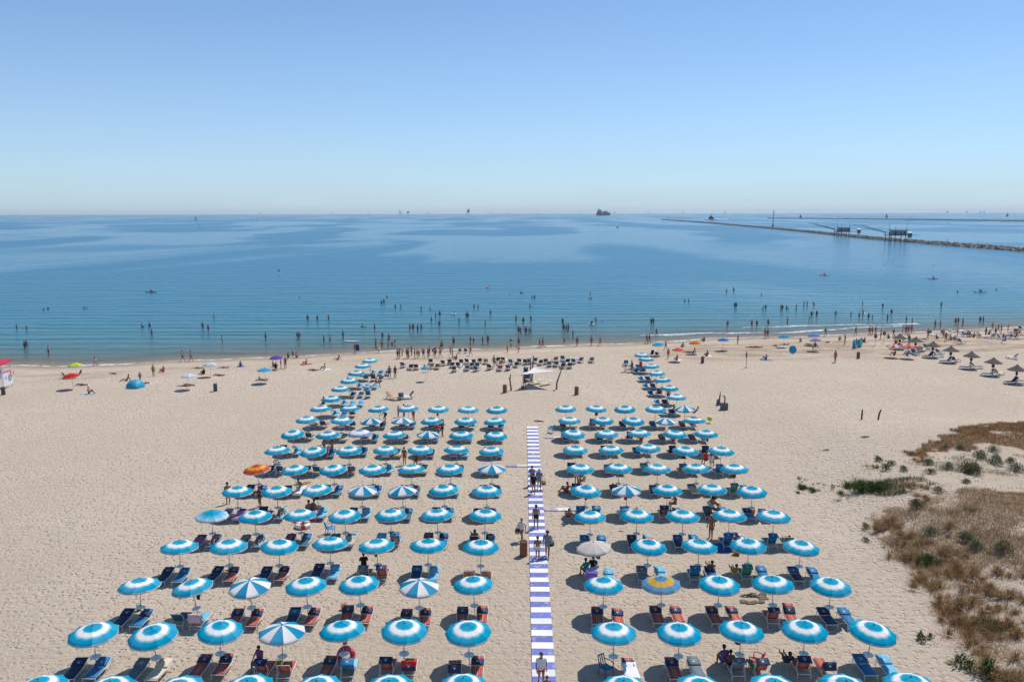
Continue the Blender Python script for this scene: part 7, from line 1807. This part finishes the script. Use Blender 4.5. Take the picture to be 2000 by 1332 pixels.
PD = {'br': ('dark brown clump of dry dune grass', 'grass_clump'), 'ru': ('rust brown clump of dune grass', 'grass_clump'), 'gr': ('fresh green clump of dune grass', 'grass_clump'), 'si': ('silvery green rounded dune shrub', 'shrub'), 'dg': ('dark olive dune shrub', 'shrub'), 'ye': ('small yellow green sand herb', 'herb'), 'se': ('small leafy green seedling', 'seedling')}
def dune_place(px, py):
    if py < 900: return 'on the far dune crest'
    if py < 935 and px > 1750: return 'on the far dune slope'
    if px < 1750 and py < 970: return 'on the low mound'
    if py < 1010: return 'at main dune top'
    if py < 1150: return 'on main dune rim' if px < 1800 else 'within the main dune'
    return 'on the near dune' if px > 1850 else 'on bare sand at the near dune foot'
rp_ = random.Random(8)
for (px, py, k, s) in plants:
    ds, nm = PD[k]; wh = dune_place(px, py)
    big = 'large ' if s >= 1.3 else ''
    g = TM[k]; o_ = rp_.randrange(len(g))
    kit = [P('foliage' if k in ('si', 'dg', 'se') else 'blades', g[o_])]
    if k in ('si', 'dg', 'se'): kit.append(P('stem', STEMS[o_ % 3]))
    ss = s * rp_.uniform(.9, 1.1) * (.8 if k in ('si', 'dg') else 1.1)
    thing(nm, kit, big + ds + ' ' + wh, 'plant', G(px, py), rp_.uniform(0, 6.28), 'dune plants: ' + big + ds + ' ' + wh, scale=(ss * rp_.uniform(.8, 1.25), ss * rp_.uniform(.8, 1.1), ss * rp_.uniform(.75, 1.1)))
# ========================================================= look-alikes: tell them apart by distance from the sea
_by = {}
for o in ALL: _by.setdefault(o['label'], []).append(o)
for lb, os_ in _by.items():
    if len(os_) < 2: continue
    wet = os_[0].location.y > 160 or ' deep ' in lb or 'swimmer' in lb
    os_.sort(key=lambda o: o.location.y if wet else -o.location.y)
    for i, o in enumerate(os_):
        nl = '%s, %s from %s' % (lb, ORD[i + 1], 'shore' if wet else 'sea')
        if len(nl.split()) <= 16: o['label'] = nl
# ========================================================= sea haze
hz = MB().box((0, 8200, 34), (33000, 17700, 82))
hm = bpy.data.materials.new('haze'); hm.use_nodes = True
ht = hm.node_tree; ht.nodes.clear()
ho = ht.nodes.new('ShaderNodeOutputMaterial'); hp = ht.nodes.new('ShaderNodeVolumePrincipled')
hp.inputs['Color'].default_value = (0.80, 0.90, 1.0, 1); hp.inputs['Density'].default_value = 0.00004; hp.inputs['Anisotropy'].default_value = 0.2
ht.links.new(hp.outputs[0], ho.inputs['Volume'])
ob = obj('haze', hz.mesh('haze', hm)); ob['kind'] = 'stuff'; tag(ob, 'thin bluish sea haze filling the air over the water', 'haze')
